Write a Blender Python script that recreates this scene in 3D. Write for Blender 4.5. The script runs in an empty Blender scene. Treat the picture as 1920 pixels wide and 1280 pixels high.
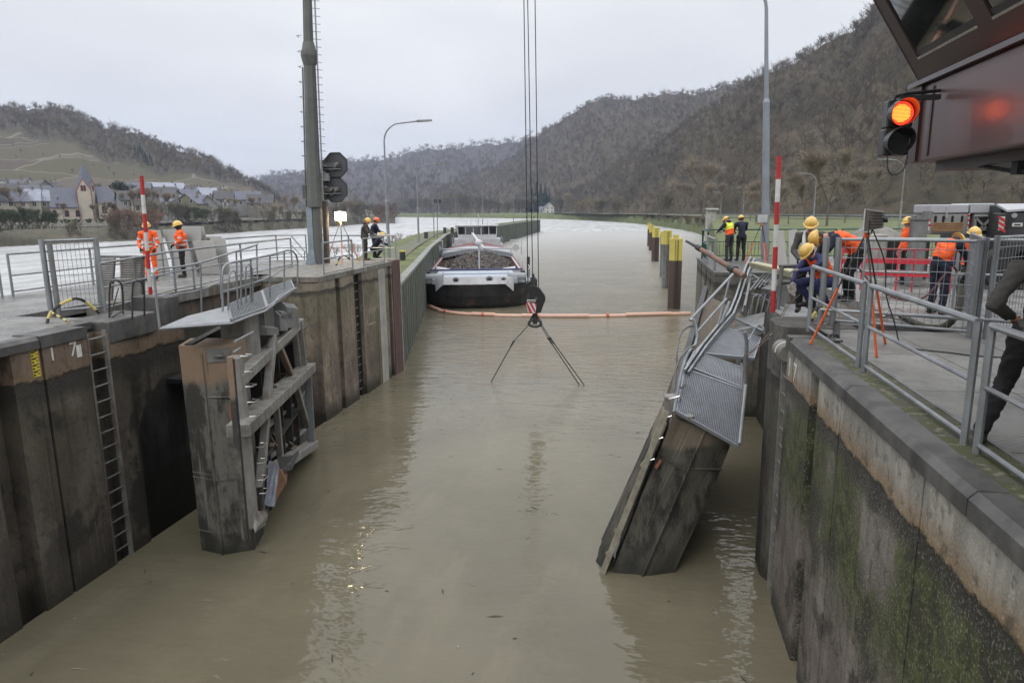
import bpy, bmesh, math, random
import numpy as np
from mathutils import Vector, Matrix, Euler
random.seed(7); rng = np.random.default_rng(7)
SC = bpy.context.scene; COL = SC.collection
R_ = math.radians
# ---------------------------------------------------------------- camera
FPX, ROLL, HC, YAW = 1280.0, R_(0.55), 2.0, R_(10.5)
PITCH = math.atan(246/1280)
def _rz(v): return np.array([v[0]*math.cos(YAW)-v[1]*math.sin(YAW), v[0]*math.sin(YAW)+v[1]*math.cos(YAW), v[2]])
_F = np.array([0, math.cos(PITCH), -math.sin(PITCH)]); _U = np.array([0, math.sin(PITCH), math.cos(PITCH)]); _R = np.array([1., 0, 0])
_R, _U, _F = _rz(_R*math.cos(ROLL)-_U*math.sin(ROLL)), _rz(_R*math.sin(ROLL)+_U*math.cos(ROLL)), _rz(_F)
cd = bpy.data.cameras.new('camera'); cam = bpy.data.objects.new('camera', cd); COL.objects.link(cam)
cd.sensor_width = 36; cd.lens = 36*FPX/1920; cd.clip_start = .05; cd.clip_end = 12000
cam.matrix_world = Matrix(((_R[0], _U[0], -_F[0], 0), (_R[1], _U[1], -_F[1], 0), (_R[2], _U[2], -_F[2], HC), (0, 0, 0, 1)))
SC.camera = cam
SC.render.resolution_x, SC.render.resolution_y = 1024, 682
# ---------------------------------------------------------------- world, sun, exposure
def new_nodes(nt): nt.nodes.clear(); return nt.nodes, nt.links
wd = bpy.data.worlds.new('World'); SC.world = wd; wd.use_nodes = True
N, L = new_nodes(wd.node_tree)
SUN_EL, SUN_ROT = R_(38), R_(200)
sky = N.new('ShaderNodeTexSky'); sky.sky_type = 'NISHITA'; sky.sun_disc = False; sky.sun_elevation = SUN_EL; sky.sun_rotation = SUN_ROT; sky.air_density = 1; sky.dust_density = 3
bg1 = N.new('ShaderNodeBackground'); bg1.inputs[1].default_value = .05; L.new(sky.outputs[0], bg1.inputs[0])
tc = N.new('ShaderNodeTexCoord'); sep = N.new('ShaderNodeSeparateXYZ'); L.new(tc.outputs['Generated'], sep.inputs[0])
# overcast layer: soft cloud bands on a sky that is slightly darker and bluer at the horizon
dv = N.new('ShaderNodeVectorMath'); dv.operation = 'DIVIDE'; L.new(tc.outputs['Generated'], dv.inputs[0])
zz = N.new('ShaderNodeMath'); zz.operation = 'ADD'; zz.inputs[1].default_value = .22; L.new(sep.outputs[2], zz.inputs[0])
zm = N.new('ShaderNodeMath'); zm.operation = 'MAXIMUM'; zm.inputs[1].default_value = .12; L.new(zz.outputs[0], zm.inputs[0])
cb = N.new('ShaderNodeCombineXYZ')
for i in range(3): L.new(zm.outputs[0], cb.inputs[i])
L.new(cb.outputs[0], dv.inputs[1])
n1 = N.new('ShaderNodeTexNoise'); n1.inputs['Scale'].default_value = 1.1; n1.inputs['Detail'].default_value = 7; n1.inputs['Roughness'].default_value = .52; n1.inputs['Distortion'].default_value = .25; L.new(dv.outputs[0], n1.inputs['Vector'])
cr = N.new('ShaderNodeValToRGB'); L.new(n1.outputs[0], cr.inputs[0])
cr.color_ramp.elements[0].position = .28; cr.color_ramp.elements[0].color = (.86, .87, .89, 1)
cr.color_ramp.elements[1].position = .72; cr.color_ramp.elements[1].color = (1.06, 1.06, 1.055, 1)
gr = N.new('ShaderNodeValToRGB'); L.new(sep.outputs[2], gr.inputs[0])
e = gr.color_ramp.elements; e[0].position = 0; e[0].color = (.60, .61, .64, 1); e[1].position = 1; e[1].color = (2.1, 2.12, 2.16, 1)
for p_, c_ in ((.12, (.67, .68, .705)), (.3, (.81, .817, .832)), (.42, (1.12, 1.13, 1.15)), (.65, (1.62, 1.635, 1.66))): x = e.new(p_); x.color = (*c_, 1)
mu = N.new('ShaderNodeMixRGB'); mu.blend_type = 'MULTIPLY'; mu.inputs[0].default_value = 1; L.new(gr.outputs[0], mu.inputs[1]); L.new(cr.outputs[0], mu.inputs[2])
bg2 = N.new('ShaderNodeBackground'); bg2.inputs[1].default_value = 1.0; L.new(mu.outputs[0], bg2.inputs[0])
mx = N.new('ShaderNodeMixShader'); mx.inputs[0].default_value = .96; L.new(bg1.outputs[0], mx.inputs[1]); L.new(bg2.outputs[0], mx.inputs[2])
wo = N.new('ShaderNodeOutputWorld'); L.new(mx.outputs[0], wo.inputs[0])
sd = bpy.data.lights.new('sun', 'SUN'); so = bpy.data.objects.new('sun', sd); COL.objects.link(so)
sd.energy = .6; sd.angle = R_(25); sd.color = (1, .97, .93)
so.rotation_euler = (Vector((math.sin(SUN_ROT)*math.cos(SUN_EL), math.cos(SUN_ROT)*math.cos(SUN_EL), math.sin(SUN_EL)))).to_track_quat('Z', 'Y').to_euler()
SC.view_settings.view_transform = 'Standard'; SC.view_settings.look = 'None'; SC.view_settings.gamma = 1
SC.view_settings.use_curve_mapping = False; SC.view_settings.exposure = .25
SC.render.engine = 'CYCLES'; cy = SC.cycles
cy.use_denoising = True; cy.max_bounces = 6; cy.volume_bounces = 1; cy.transparent_max_bounces = 16; cy.caustics_reflective = False; cy.caustics_refractive = False
# ---------------------------------------------------------------- measuring: points of the real planes seen along a line of sight
W = -4.7
def ray(x, y): return _F + _R*(x-960)/FPX + _U*(640-y)/FPX
EYE = np.array([0, 0, HC])
def PZ(x, y, z=0.): d = ray(x, y); return EYE + d*((z-HC)/d[2])
def PY(x, y, Y): d = ray(x, y); return EYE + d*(Y/d[1])
def PX(x, y, X): d = ray(x, y); return EYE + d*(X/d[0])
def PD(x, y, D): d = ray(x, y); return EYE + d*(D/math.hypot(d[0], d[1]))
def PPL(x, y, a, b):
    a = np.array(a, float)[:2]; b = np.array(b, float)[:2]; n = np.array([b[1]-a[1], a[0]-b[0]]); d = ray(x, y)
    return EYE + d*(((a-EYE[:2])@n)/(d[:2]@n))
# ---------------------------------------------------------------- materials
MATS = {}
def mat(name, col, col2=None, scale=3., rough=.6, metal=0., bump=0., bscale=None, streak=None, streak_amt=.5, spec=.5, detail=6, var=.15, rust=0., emit=None, est=0., coat=0., contrast=.5):
    if name in MATS: return MATS[name]
    m = bpy.data.materials.new(name); m.use_nodes = True; N, L = new_nodes(m.node_tree)
    out = N.new('ShaderNodeOutputMaterial'); b = N.new('ShaderNodeBsdfPrincipled'); L.new(b.outputs[0], out.inputs[0])
    b.inputs['Roughness'].default_value = rough; b.inputs['Metallic'].default_value = metal; b.inputs['Specular IOR Level'].default_value = spec
    b.inputs['Coat Weight'].default_value = coat
    g = N.new('ShaderNodeNewGeometry'); n = N.new('ShaderNodeTexNoise'); n.inputs['Scale'].default_value = scale; n.inputs['Detail'].default_value = detail; n.inputs['Roughness'].default_value = .62
    L.new(g.outputs['Position'], n.inputs['Vector'])
    c2 = col2 or tuple(max(0, c*(1-var*2)) for c in col)
    r = N.new('ShaderNodeValToRGB'); r.color_ramp.elements[0].position = .5-contrast*.4; r.color_ramp.elements[1].position = .5+contrast*.4
    r.color_ramp.elements[0].color = (*c2, 1); r.color_ramp.elements[1].color = (*col, 1); L.new(n.outputs[0], r.inputs[0])
    last = r.outputs[0]
    def layer(c, scl, lo, hi, amt, fine=None):
        nonlocal last
        mp = N.new('ShaderNodeVectorMath'); mp.operation = 'MULTIPLY'; mp.inputs[1].default_value = scl; L.new(g.outputs['Position'], mp.inputs[0])
        k = N.new('ShaderNodeTexNoise'); k.inputs['Scale'].default_value = 1; k.inputs['Detail'].default_value = 5; L.new(mp.outputs[0], k.inputs['Vector'])
        mr = N.new('ShaderNodeMapRange'); mr.inputs[1].default_value = lo; mr.inputs[2].default_value = hi; mr.inputs[4].default_value = amt; L.new(k.outputs[0], mr.inputs[0])
        q = N.new('ShaderNodeMixRGB'); q.inputs[2].default_value = (*c, 1); L.new(mr.outputs[0], q.inputs[0]); L.new(last, q.inputs[1]); last = q.outputs[0]
    if streak: layer(streak, (3.5, 3.5, .35), .48, .68, streak_amt)
    if rust: layer((.12, .045, .018), (4, 4, 2.2), .55, .66, rust)
    L.new(last, b.inputs['Base Color'])
    if bump:
        k = N.new('ShaderNodeTexNoise'); k.inputs['Scale'].default_value = bscale or scale*4; k.inputs['Detail'].default_value = 8; k.inputs['Roughness'].default_value = .7; L.new(g.outputs['Position'], k.inputs['Vector'])
        bu = N.new('ShaderNodeBump'); bu.inputs['Strength'].default_value = 1; bu.inputs['Distance'].default_value = bump; L.new(k.outputs[0], bu.inputs['Height']); L.new(bu.outputs[0], b.inputs['Normal'])
    if emit: b.inputs['Emission Color'].default_value = (*emit, 1); b.inputs['Emission Strength'].default_value = est
    MATS[name] = m; return m
galv = mat('galvanised', (.33, .35, .36), (.20, .21, .22), 2.2, .48, .55, .002, 40, streak=(.12, .12, .11), streak_amt=.35)
galvd = mat('galvanised_dull', (.22, .225, .225), (.13, .13, .125), 3, .6, .35, .003, 40, streak=(.07, .065, .055), streak_amt=.6)
steelgrey = mat('grey_steel', (.27, .265, .25), (.13, .125, .11), 2.5, .6, .2, .004, 20, streak=(.06, .05, .035), streak_amt=.75, rust=.35)
darksteel = mat('dark_steel', (.06, .062, .065), (.03, .03, .03), 3, .5, .4, .003, 30)
coping_m = mat('coping_steel', (.092, .09, .088), (.042, .041, .04), 2.2, .55, .05, .006, 14, streak=(.17, .16, .13), streak_amt=.35, contrast=.3)
concrete = mat('concrete', (.26, .25, .23), (.15, .145, .13), 2, .9, 0, .008, 30, streak=(.07, .065, .055), streak_amt=.5)
concrete_l = mat('light_concrete', (.40, .39, .36), (.25, .24, .215), 1.5, .9, 0, .006, 30, streak=(.14, .13, .11), streak_amt=.3)
asphalt = mat('asphalt', (.09, .09, .09), (.05, .05, .05), 1.5, .9, 0, .006, 60)
deck_m = mat('deck_concrete', (.27, .265, .255), (.15, .15, .14), .9, .6, 0, .004, 30)
orange = mat('hivis_orange', (1, .13, .015), (.75, .09, .01), 6, .7, 0, .004, 30)
yellowv = mat('hivis_yellow', (.75, .85, .08), (.55, .62, .05), 6, .7)
reflective = mat('reflective_tape', (.55, .56, .55), (.38, .38, .38), 8, .4)
helmet_y = mat('helmet_yellow', (.68, .44, .10), (.58, .36, .08), 6, .32, coat=.3)
helmet_o = mat('helmet_orange', (.85, .15, .03), None, 6, .35, coat=.3)
skin = mat('skin', (.50, .27, .19), (.40, .20, .14), 12, .55)
hair_m = mat('hair', (.05, .035, .025), None, 20, .7)
navy = mat('navy_cloth', (.018, .022, .045), (.010, .012, .026), 7, .85, 0, .006, 25)
navyb = mat('navy_overall', (.035, .04, .13), (.018, .02, .07), 7, .85, 0, .006, 25)
black = mat('black_cloth', (.012, .012, .013), (.006, .006, .007), 7, .85, 0, .006, 25)
greyj = mat('grey_jacket', (.075, .07, .066), (.045, .042, .04), 5, .85, 0, .010, 14)
greyd = mat('dark_grey_jacket', (.035, .036, .04), (.02, .02, .024), 5, .85, 0, .006, 20)
boot = mat('boot_leather', (.02, .018, .016), None, 9, .6, 0, .003, 40)
glove = mat('work_glove', (.25, .24, .22), (.13, .125, .11), 12, .8, 0, .003, 40)
white = mat('white_paint', (.62, .62, .60), (.40, .40, .38), 4, .5)
red = mat('red_paint', (.45, .03, .03), (.30, .02, .02), 4, .45)
redb = mat('barrier_red', (.55, .03, .05), (.42, .02, .035), 4, .45)
yellow = mat('yellow_paint', (.62, .50, .06), (.45, .35, .04), 3, .6, streak=(.20, .15, .05), streak_amt=.4)
orangep = mat('tripod_orange', (.75, .13, .02), None, 5, .4)
rubber = mat('rubber', (.015, .015, .015), None, 8, .6)
green_m = mat('green_railing', (.010, .07, .045), (.006, .04, .028), 4, .4)
blackpaint = mat('black_paint', (.012, .012, .013), (.02, .02, .02), 4, .35)
brownpaint = mat('brown_cladding', (.105, .062, .058), (.09, .052, .05), .7, .38, .1, 0, coat=.12)
brownframe = mat('brown_frame', (.045, .022, .02), (.035, .018, .016), 3, .4)
chrome = mat('bright_metal', (.6, .6, .6), None, 8, .25, .9)
wood = mat('board_wood', (.28, .17, .085), (.18, .10, .05), 5, .8)
glass_m = mat('window_glass', (.010, .014, .012), None, 3, .04, 0, spec=.9, coat=1)
rope_m = mat('rope', (.24, .19, .14), (.13, .10, .07), 20, .9)
cable_m = mat('wire_rope', (.035, .035, .033), None, 20, .6, .5)
# ---------------------------------------------------------------- objects
def put(o, parent=None):
    COL.objects.link(o)
    if parent: o.parent = parent
    return o
def tag(o, label=None, cat=None, group=None, kind=None):
    if label: o['label'] = label
    if cat: o['category'] = cat
    if group: o['group'] = group
    if kind: o['kind'] = kind
    return o
def root(name, loc, label, cat, group=None, rz=0.):
    o = bpy.data.objects.new(name, None); o.empty_display_size = .2; o.location = tuple(float(v) for v in loc); o.rotation_euler = (0, 0, rz); COL.objects.link(o)
    return tag(o, label, cat, group)
def copy_tree(o, parent=None, loc=None, rz=None, label=None, scale=None):
    c = o.copy(); COL.objects.link(c)
    if parent: c.parent = parent
    if loc is not None: c.location = tuple(float(v) for v in loc)
    if rz is not None: c.rotation_euler = (0, 0, rz)
    if scale is not None: c.scale = scale if hasattr(scale, '__len__') else (scale,)*3
    if label: c['label'] = label
    for ch in o.children: copy_tree(ch, c)
    return c
def wloc(o):
    v = Vector((0, 0, 0))
    while o: v = v + o.location; o = o.parent
    return v
def frame(d):
    d = Vector(d).normalized(); u = Vector((0, 0, 1)) if abs(d.z) < .93 else Vector((1, 0, 0))
    a = d.cross(u).normalized(); b = a.cross(d).normalized(); return a, b, d
class MB:
    def __init__(s): s.v = []; s.f = []; s.mi = []
    def add(s, vs, fs, m=0):
        k = len(s.v); s.v += [tuple(float(c) for c in v) for v in vs]; s.f += [tuple(i+k for i in f) for f in fs]; s.mi += [m]*len(fs); return s
    def box(s, x0, x1, y0, y1, z0, z1, m=0):
        vs = [(x, y, z) for z in (z0, z1) for y in (y0, y1) for x in (x0, x1)]
        return s.add(vs, [(0, 2, 3, 1), (4, 5, 7, 6), (0, 1, 5, 4), (2, 6, 7, 3), (0, 4, 6, 2), (1, 3, 7, 5)], m)
    def hexa(s, c, m=0):   # 8 corners: bottom 4 (ccw), top 4 (ccw)
        return s.add(c, [(3, 2, 1, 0), (4, 5, 6, 7), (0, 1, 5, 4), (1, 2, 6, 5), (2, 3, 7, 6), (3, 0, 4, 7)], m)
    def beam(s, p, q, w, h, m=0, up=None):   # box beam from p to q
        p = Vector([float(c) for c in p]); q = Vector([float(c) for c in q]); d = (q-p)
        if d.length < 1e-6: return s
        a, b, _ = frame(d)
        if up is not None:
            a = d.cross(Vector(up)).normalized(); b = a.cross(d).normalized()
        c = []
        for o in (p, q):
            for i, j in ((-1, -1), (1, -1), (1, 1), (-1, 1)): c.append(o+a*(i*w/2)+b*(j*h/2))
        return s.add(c, [(3, 2, 1, 0), (4, 5, 6, 7), (0, 1, 5, 4), (1, 2, 6, 5), (2, 3, 7, 6), (3, 0, 4, 7)], m)
    def cyl(s, p, q, r, r2=None, n=8, m=0, caps=True):
        p = Vector([float(c) for c in p]); q = Vector([float(c) for c in q]); r2 = r if r2 is None else r2
        a, b, _ = frame(q-p); vs = []
        for o, rr in ((p, r), (q, r2)):
            for i in range(n): t = 2*math.pi*i/n; vs.append(o+a*(rr*math.cos(t))+b*(rr*math.sin(t)))
        fs = [(i, (i+1) % n, n+(i+1) % n, n+i) for i in range(n)]
        if caps: fs += [tuple(range(n-1, -1, -1)), tuple(range(n, 2*n))]
        return s.add(vs, fs, m)
    def tube(s, pts, r, n=6, m=0, r2=None, smooth=0):
        P = [Vector([float(c) for c in p]) for p in pts]
        for _ in range(smooth):
            Q = [P[0]]
            for i in range(len(P)-1): Q += [P[i]*.75+P[i+1]*.25, P[i]*.25+P[i+1]*.75]
            P = Q+[P[-1]]
        k = len(P); vs = []; a = None
        for i, o in enumerate(P):
            d = (P[min(i+1, k-1)]-P[max(i-1, 0)]).normalized()
            if a is None: a, b, _ = frame(d)
            else:
                a = (a-d*a.dot(d)); a = a.normalized() if a.length > 1e-4 else frame(d)[0]; b = a.cross(d)
            rr = r if r2 is None else r+(r2-r)*i/(k-1)
            for j in range(n): t = 2*math.pi*j/n; vs.append(o+a*(rr*math.cos(t))+b*(rr*math.sin(t)))
        fs = [(i*n+j, i*n+(j+1) % n, (i+1)*n+(j+1) % n, (i+1)*n+j) for i in range(k-1) for j in range(n)]
        fs += [tuple(range(n-1, -1, -1)), tuple(range((k-1)*n, k*n))]
        return s.add(vs, fs, m)
    def prism(s, poly, z0, z1, m=0):   # poly [(x,y)] ccw
        n = len(poly); vs = [(*p[:2], z0) for p in poly]+[(*p[:2], z1) for p in poly]
        return s.add(vs, [tuple(range(n-1, -1, -1)), tuple(range(n, 2*n))]+[(i, (i+1) % n, n+(i+1) % n, n+i) for i in range(n)], m)
    def slab(s, poly, t, m=0):   # 3-D polygon thickened downwards by vector t
        n = len(poly); P = [Vector([float(c) for c in p]) for p in poly]; t = Vector(t)
        return s.add([p+t for p in P]+P, [tuple(range(n-1, -1, -1)), tuple(range(n, 2*n))]+[(i, (i+1) % n, n+(i+1) % n, n+i) for i in range(n)], m)
    def quad(s, a, b, c, d, m=0): return s.add([a, b, c, d], [(0, 1, 2, 3)], m)
    def ball(s, c, r, n=10, k=6, m=0, z0=-1., z1=1., ):
        if not hasattr(r, '__len__'): r = (r, r, r)
        vs = []; a0 = math.asin(z0); a1 = math.asin(z1)
        for i in range(k+1):
            t = a0+(a1-a0)*i/k
            for j in range(n): u = 2*math.pi*j/n; vs.append((c[0]+r[0]*math.cos(t)*math.cos(u), c[1]+r[1]*math.cos(t)*math.sin(u), c[2]+r[2]*math.sin(t)))
        fs = [(i*n+j, i*n+(j+1) % n, (i+1)*n+(j+1) % n, (i+1)*n+j) for i in range(k) for j in range(n)]
        fs += [tuple(range(n-1, -1, -1)), tuple(range(k*n, (k+1)*n))]
        return s.add(vs, fs, m)
    def mesh(s, name, mats, off=(0, 0, 0), smooth=False):
        me = bpy.data.meshes.new(name); ox, oy, oz = off
        me.from_pydata([(x-ox, y-oy, z-oz) for x, y, z in s.v], [], s.f)
        for mm in (mats if isinstance(mats, (list, tuple)) else [mats]): me.materials.append(mm)
        if any(s.mi): me.polygons.foreach_set('material_index', s.mi)
        if smooth:
            me.polygons.foreach_set('use_smooth', [True]*len(s.f))
            try: me.set_sharp_from_angle(angle=R_(38))
            except Exception: pass
        me.update(); return me
    def build(s, name, mats, parent=None, smooth=False):
        off = wloc(parent) if parent else (0, 0, 0)
        return put(bpy.data.objects.new(name, s.mesh(name, mats, off, smooth)), parent)
def bevel(o, w=.01, seg=1):
    b = o.modifiers.new('bevel', 'BEVEL'); b.width = w; b.segments = seg; b.limit_method = 'ANGLE'; b.angle_limit = R_(40); return o
def single(mb, name, m, label, cat, group=None, smooth=False, kind=None, base=None):
    """a top-level thing that is one mesh, with its origin at its base"""
    if base is None:
        a = np.array(mb.v); base = (a[:, 0].mean(), a[:, 1].mean(), a[:, 2].min())
    me = mb.mesh(name, m, base, smooth); o = bpy.data.objects.new(name, me); o.location = tuple(float(c) for c in base); COL.objects.link(o)
    return tag(o, label, cat, group, kind)
def grid_mesh(name, P, m, kind='structure', smooth=True, cols=None):
    """P: rows x cols x 3 array"""
    r, c, _ = P.shape; idx = np.arange(r*c).reshape(r, c)
    f = np.stack([idx[:-1, :-1], idx[:-1, 1:], idx[1:, 1:], idx[1:, :-1]], -1).reshape(-1, 4)
    me = bpy.data.meshes.new(name); me.from_pydata(P.reshape(-1, 3).tolist(), [], f.tolist()); me.materials.append(m)
    if smooth: me.polygons.foreach_set('use_smooth', [True]*len(f))
    me.update(); o = put(bpy.data.objects.new(name, me))
    if kind: o['kind'] = kind
    return o
def vnoise(x, y, seed=0):
    """smooth value noise (arrays)"""
    x = np.asarray(x, float); y = np.asarray(y, float); xi = np.floor(x).astype(int); yi = np.floor(y).astype(int); xf = x-xi; yf = y-yi
    def h(a, b): n = (a*374761393+b*668265263+seed*982451653) & 0x7fffffff; n = (n ^ (n >> 13))*1274126177 & 0x7fffffff; return ((n ^ (n >> 16)) & 0xffff)/65535.
    u = xf*xf*(3-2*xf); v = yf*yf*(3-2*yf)
    return (h(xi, yi)*(1-u)+h(xi+1, yi)*u)*(1-v)+(h(xi, yi+1)*(1-u)+h(xi+1, yi+1)*u)*v
def fbm(x, y, o=4, seed=0):
    t = 0; a = .5; s = 0
    for i in range(o): t = t+a*vnoise(np.asarray(x)*2**i, np.asarray(y)*2**i, seed+i); s += a; a *= .5
    return t/s

def crumple(o, amp=.03, cuts=10, fr=2.2, seed=0):
    b = bmesh.new(); b.from_mesh(o.data); bmesh.ops.recalc_face_normals(b, faces=b.faces); bmesh.ops.subdivide_edges(b, edges=b.edges[:], cuts=cuts, use_grid_fill=True); b.normal_update()
    P = np.array([v.co[:] for v in b.verts]); N_ = np.array([v.normal[:] for v in b.verts]); w = fbm(P[:, 0]*fr+P[:, 1]*1.3+seed, P[:, 2]*fr*.8+P[:, 1]*.7, 4, seed+3)-.5
    for v, n, k in zip(b.verts, N_, w): v.co = v.co+Vector(n*(k*2*amp))
    b.to_mesh(o.data); b.free(); return o
# ================================================================ SETTING
def mnodes(name):
    m = bpy.data.materials.new(name); m.use_nodes = True; N, L = new_nodes(m.node_tree)
    out = N.new('ShaderNodeOutputMaterial'); b = N.new('ShaderNodeBsdfPrincipled'); L.new(b.outputs[0], out.inputs[0]); g = N.new('ShaderNodeNewGeometry')
    return m, N, L, b, g
def nz(N, L, vec, scale, detail=5, mul=None, rough=.6):
    if mul: mp = N.new('ShaderNodeVectorMath'); mp.operation = 'MULTIPLY'; mp.inputs[1].default_value = mul; L.new(vec, mp.inputs[0]); vec = mp.outputs[0]
    n = N.new('ShaderNodeTexNoise'); n.inputs['Scale'].default_value = scale; n.inputs['Detail'].default_value = detail; n.inputs['Roughness'].default_value = rough; L.new(vec, n.inputs['Vector']); return n.outputs[0]
def rng_(N, L, v, a, b, c=0., d=1.):
    r = N.new('ShaderNodeMapRange'); r.interpolation_type = 'SMOOTHSTEP'
    for i, q in zip((1, 2, 3, 4), (a, b, c, d)): r.inputs[i].default_value = q
    L.new(v, r.inputs[0]); return r.outputs[0]
def mixc(N, L, f, a, b):
    q = N.new('ShaderNodeMixRGB')
    for i, s in ((0, f), (1, a), (2, b)):
        if hasattr(s, 'links'): L.new(s, q.inputs[i])
        elif i == 0: q.inputs[0].default_value = s
        else: q.inputs[i].default_value = (*s, 1)
    return q.outputs[0]
def math_(N, L, op, a, b=None):
    q = N.new('ShaderNodeMath'); q.operation = op
    for i, s in ((0, a), (1, b)):
        if s is None: continue
        if hasattr(s, 'links'): L.new(s, q.inputs[i])
        else: q.inputs[i].default_value = s
    return q.outputs[0]
def ramp(N, L, v, stops):
    r = N.new('ShaderNodeValToRGB'); e = r.color_ramp.elements
    e[0].position, e[0].color = stops[0][0], (*stops[0][1], 1); e[1].position, e[1].color = stops[-1][0], (*stops[-1][1], 1)
    for p, c in stops[1:-1]: k = e.new(p); k.color = (*c, 1)
    L.new(v, r.inputs[0]); return r.outputs[0]
# ---- water: calm muddy lock water, wind ripples in the outer harbour
def water_mat(name, col, calm, amp_far, foam_sky=False):
    m, N, L, b, g = mnodes(name); P = g.outputs['Position']
    b.inputs['Roughness'].default_value = .22; b.inputs['IOR'].default_value = 1.33
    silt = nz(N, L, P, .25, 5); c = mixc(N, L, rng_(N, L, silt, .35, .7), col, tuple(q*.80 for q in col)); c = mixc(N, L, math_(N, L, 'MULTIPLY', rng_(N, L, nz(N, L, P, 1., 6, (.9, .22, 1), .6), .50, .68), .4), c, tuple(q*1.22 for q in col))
    if foam_sky:
        f = nz(N, L, P, .5, 8, (.7, .16, 1), .75); c = mixc(N, L, rng_(N, L, f, .40, .62), (.38, .385, .38), (.58, .585, .585))  # river foam; its white also carries painted sky reflection
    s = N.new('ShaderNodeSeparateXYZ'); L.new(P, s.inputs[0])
    if not foam_sky: c = mixc(N, L, rng_(N, L, s.outputs[1], 28, 215), c, (.42, .415, .40))  # pale sky reflection painted into the water colour, growing with distance
    L.new(c, b.inputs['Base Color'])
    swell = nz(N, L, P, 1., 3, (1.0, 1.9, 1)); rip = nz(N, L, P, 1., 3, (1.5, 5.5, 1), .5); fine = nz(N, L, P, 7., 3, (1, 2.2, 1))
    yfar = rng_(N, L, s.outputs[1], 15, 36, calm, amp_far)
    patch = rng_(N, L, nz(N, L, P, .12, 3), .35, .65, .5, 1.1)
    if not foam_sky: L.new(rng_(N, L, s.outputs[1], 16, 60, .015, .27), b.inputs['Roughness'])
    h = math_(N, L, 'ADD', math_(N, L, 'MULTIPLY', rip, math_(N, L, 'MULTIPLY', yfar, patch)), math_(N, L, 'MULTIPLY', swell, .045 if not foam_sky else .09))
    h = math_(N, L, 'ADD', h, math_(N, L, 'MULTIPLY', fine, math_(N, L, 'MULTIPLY', yfar, .12)))
    bu = N.new('ShaderNodeBump'); bu.inputs['Strength'].default_value = 1; bu.inputs['Distance'].default_value = 1; L.new(h, bu.inputs['Height']); L.new(bu.outputs[0], b.inputs['Normal'])
    return m
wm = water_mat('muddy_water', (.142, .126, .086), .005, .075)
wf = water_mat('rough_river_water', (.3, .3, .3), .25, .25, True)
mb = MB(); mb.quad((-1880, -80, -7.2), (1480, -80, -7.2), (1480, 2980, -7.2), (-1880, 2980, -7.2)); o = mb.build('river_bed', mat('river_bed', (.10, .085, .06))); o['kind'] = 'structure'
# the lock pier and guide wall split the water in two sheets
PILE = [(-9.85, 27.3), (-13.1, 40), (-17.5, 57), (-24.4, 86), (-26.9, 100), (-27.0, 118), (-30.6, 215)]
east = [(-9.9, -40), (-9.9, 20)]+[(x-.35, y) for x, y in PILE]
mb = MB(); n = len(east)
for i in range(n-1): mb.quad((east[i][0], east[i][1], W), (300, east[i][1], W), (300, east[i+1][1], W), (east[i+1][0], east[i+1][1], W))
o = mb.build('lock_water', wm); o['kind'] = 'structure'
mb = MB(); west = [(-13, -60), (-17, 20)]+[(x-3, y) for x, y in PILE[1:]]
for i in range(len(west)-1): mb.quad((-900, west[i][1], W), (west[i][0], west[i][1], W), (west[i+1][0], west[i+1][1], W), (-900, west[i+1][1], W))
mb.quad((-1500, 215, W), (-33.6, 215, W), (-31, 2600, W), (-1500, 2600, W)); mb.quad((-33.6, 215, W), (-31, 215, W), (-31, 2600, W), (-31, 2600, W)) if 0 else None
mb.add([(-33.6, 215, W), (-31, 215, W), (-31, 2600, W)], [(0, 1, 2)]); mb.quad((-31, 215, W), (700, 215, W), (700, 2600, W), (-31, 2600, W)); o = mb.build('river_water', wf); o['kind'] = 'structure'
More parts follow.
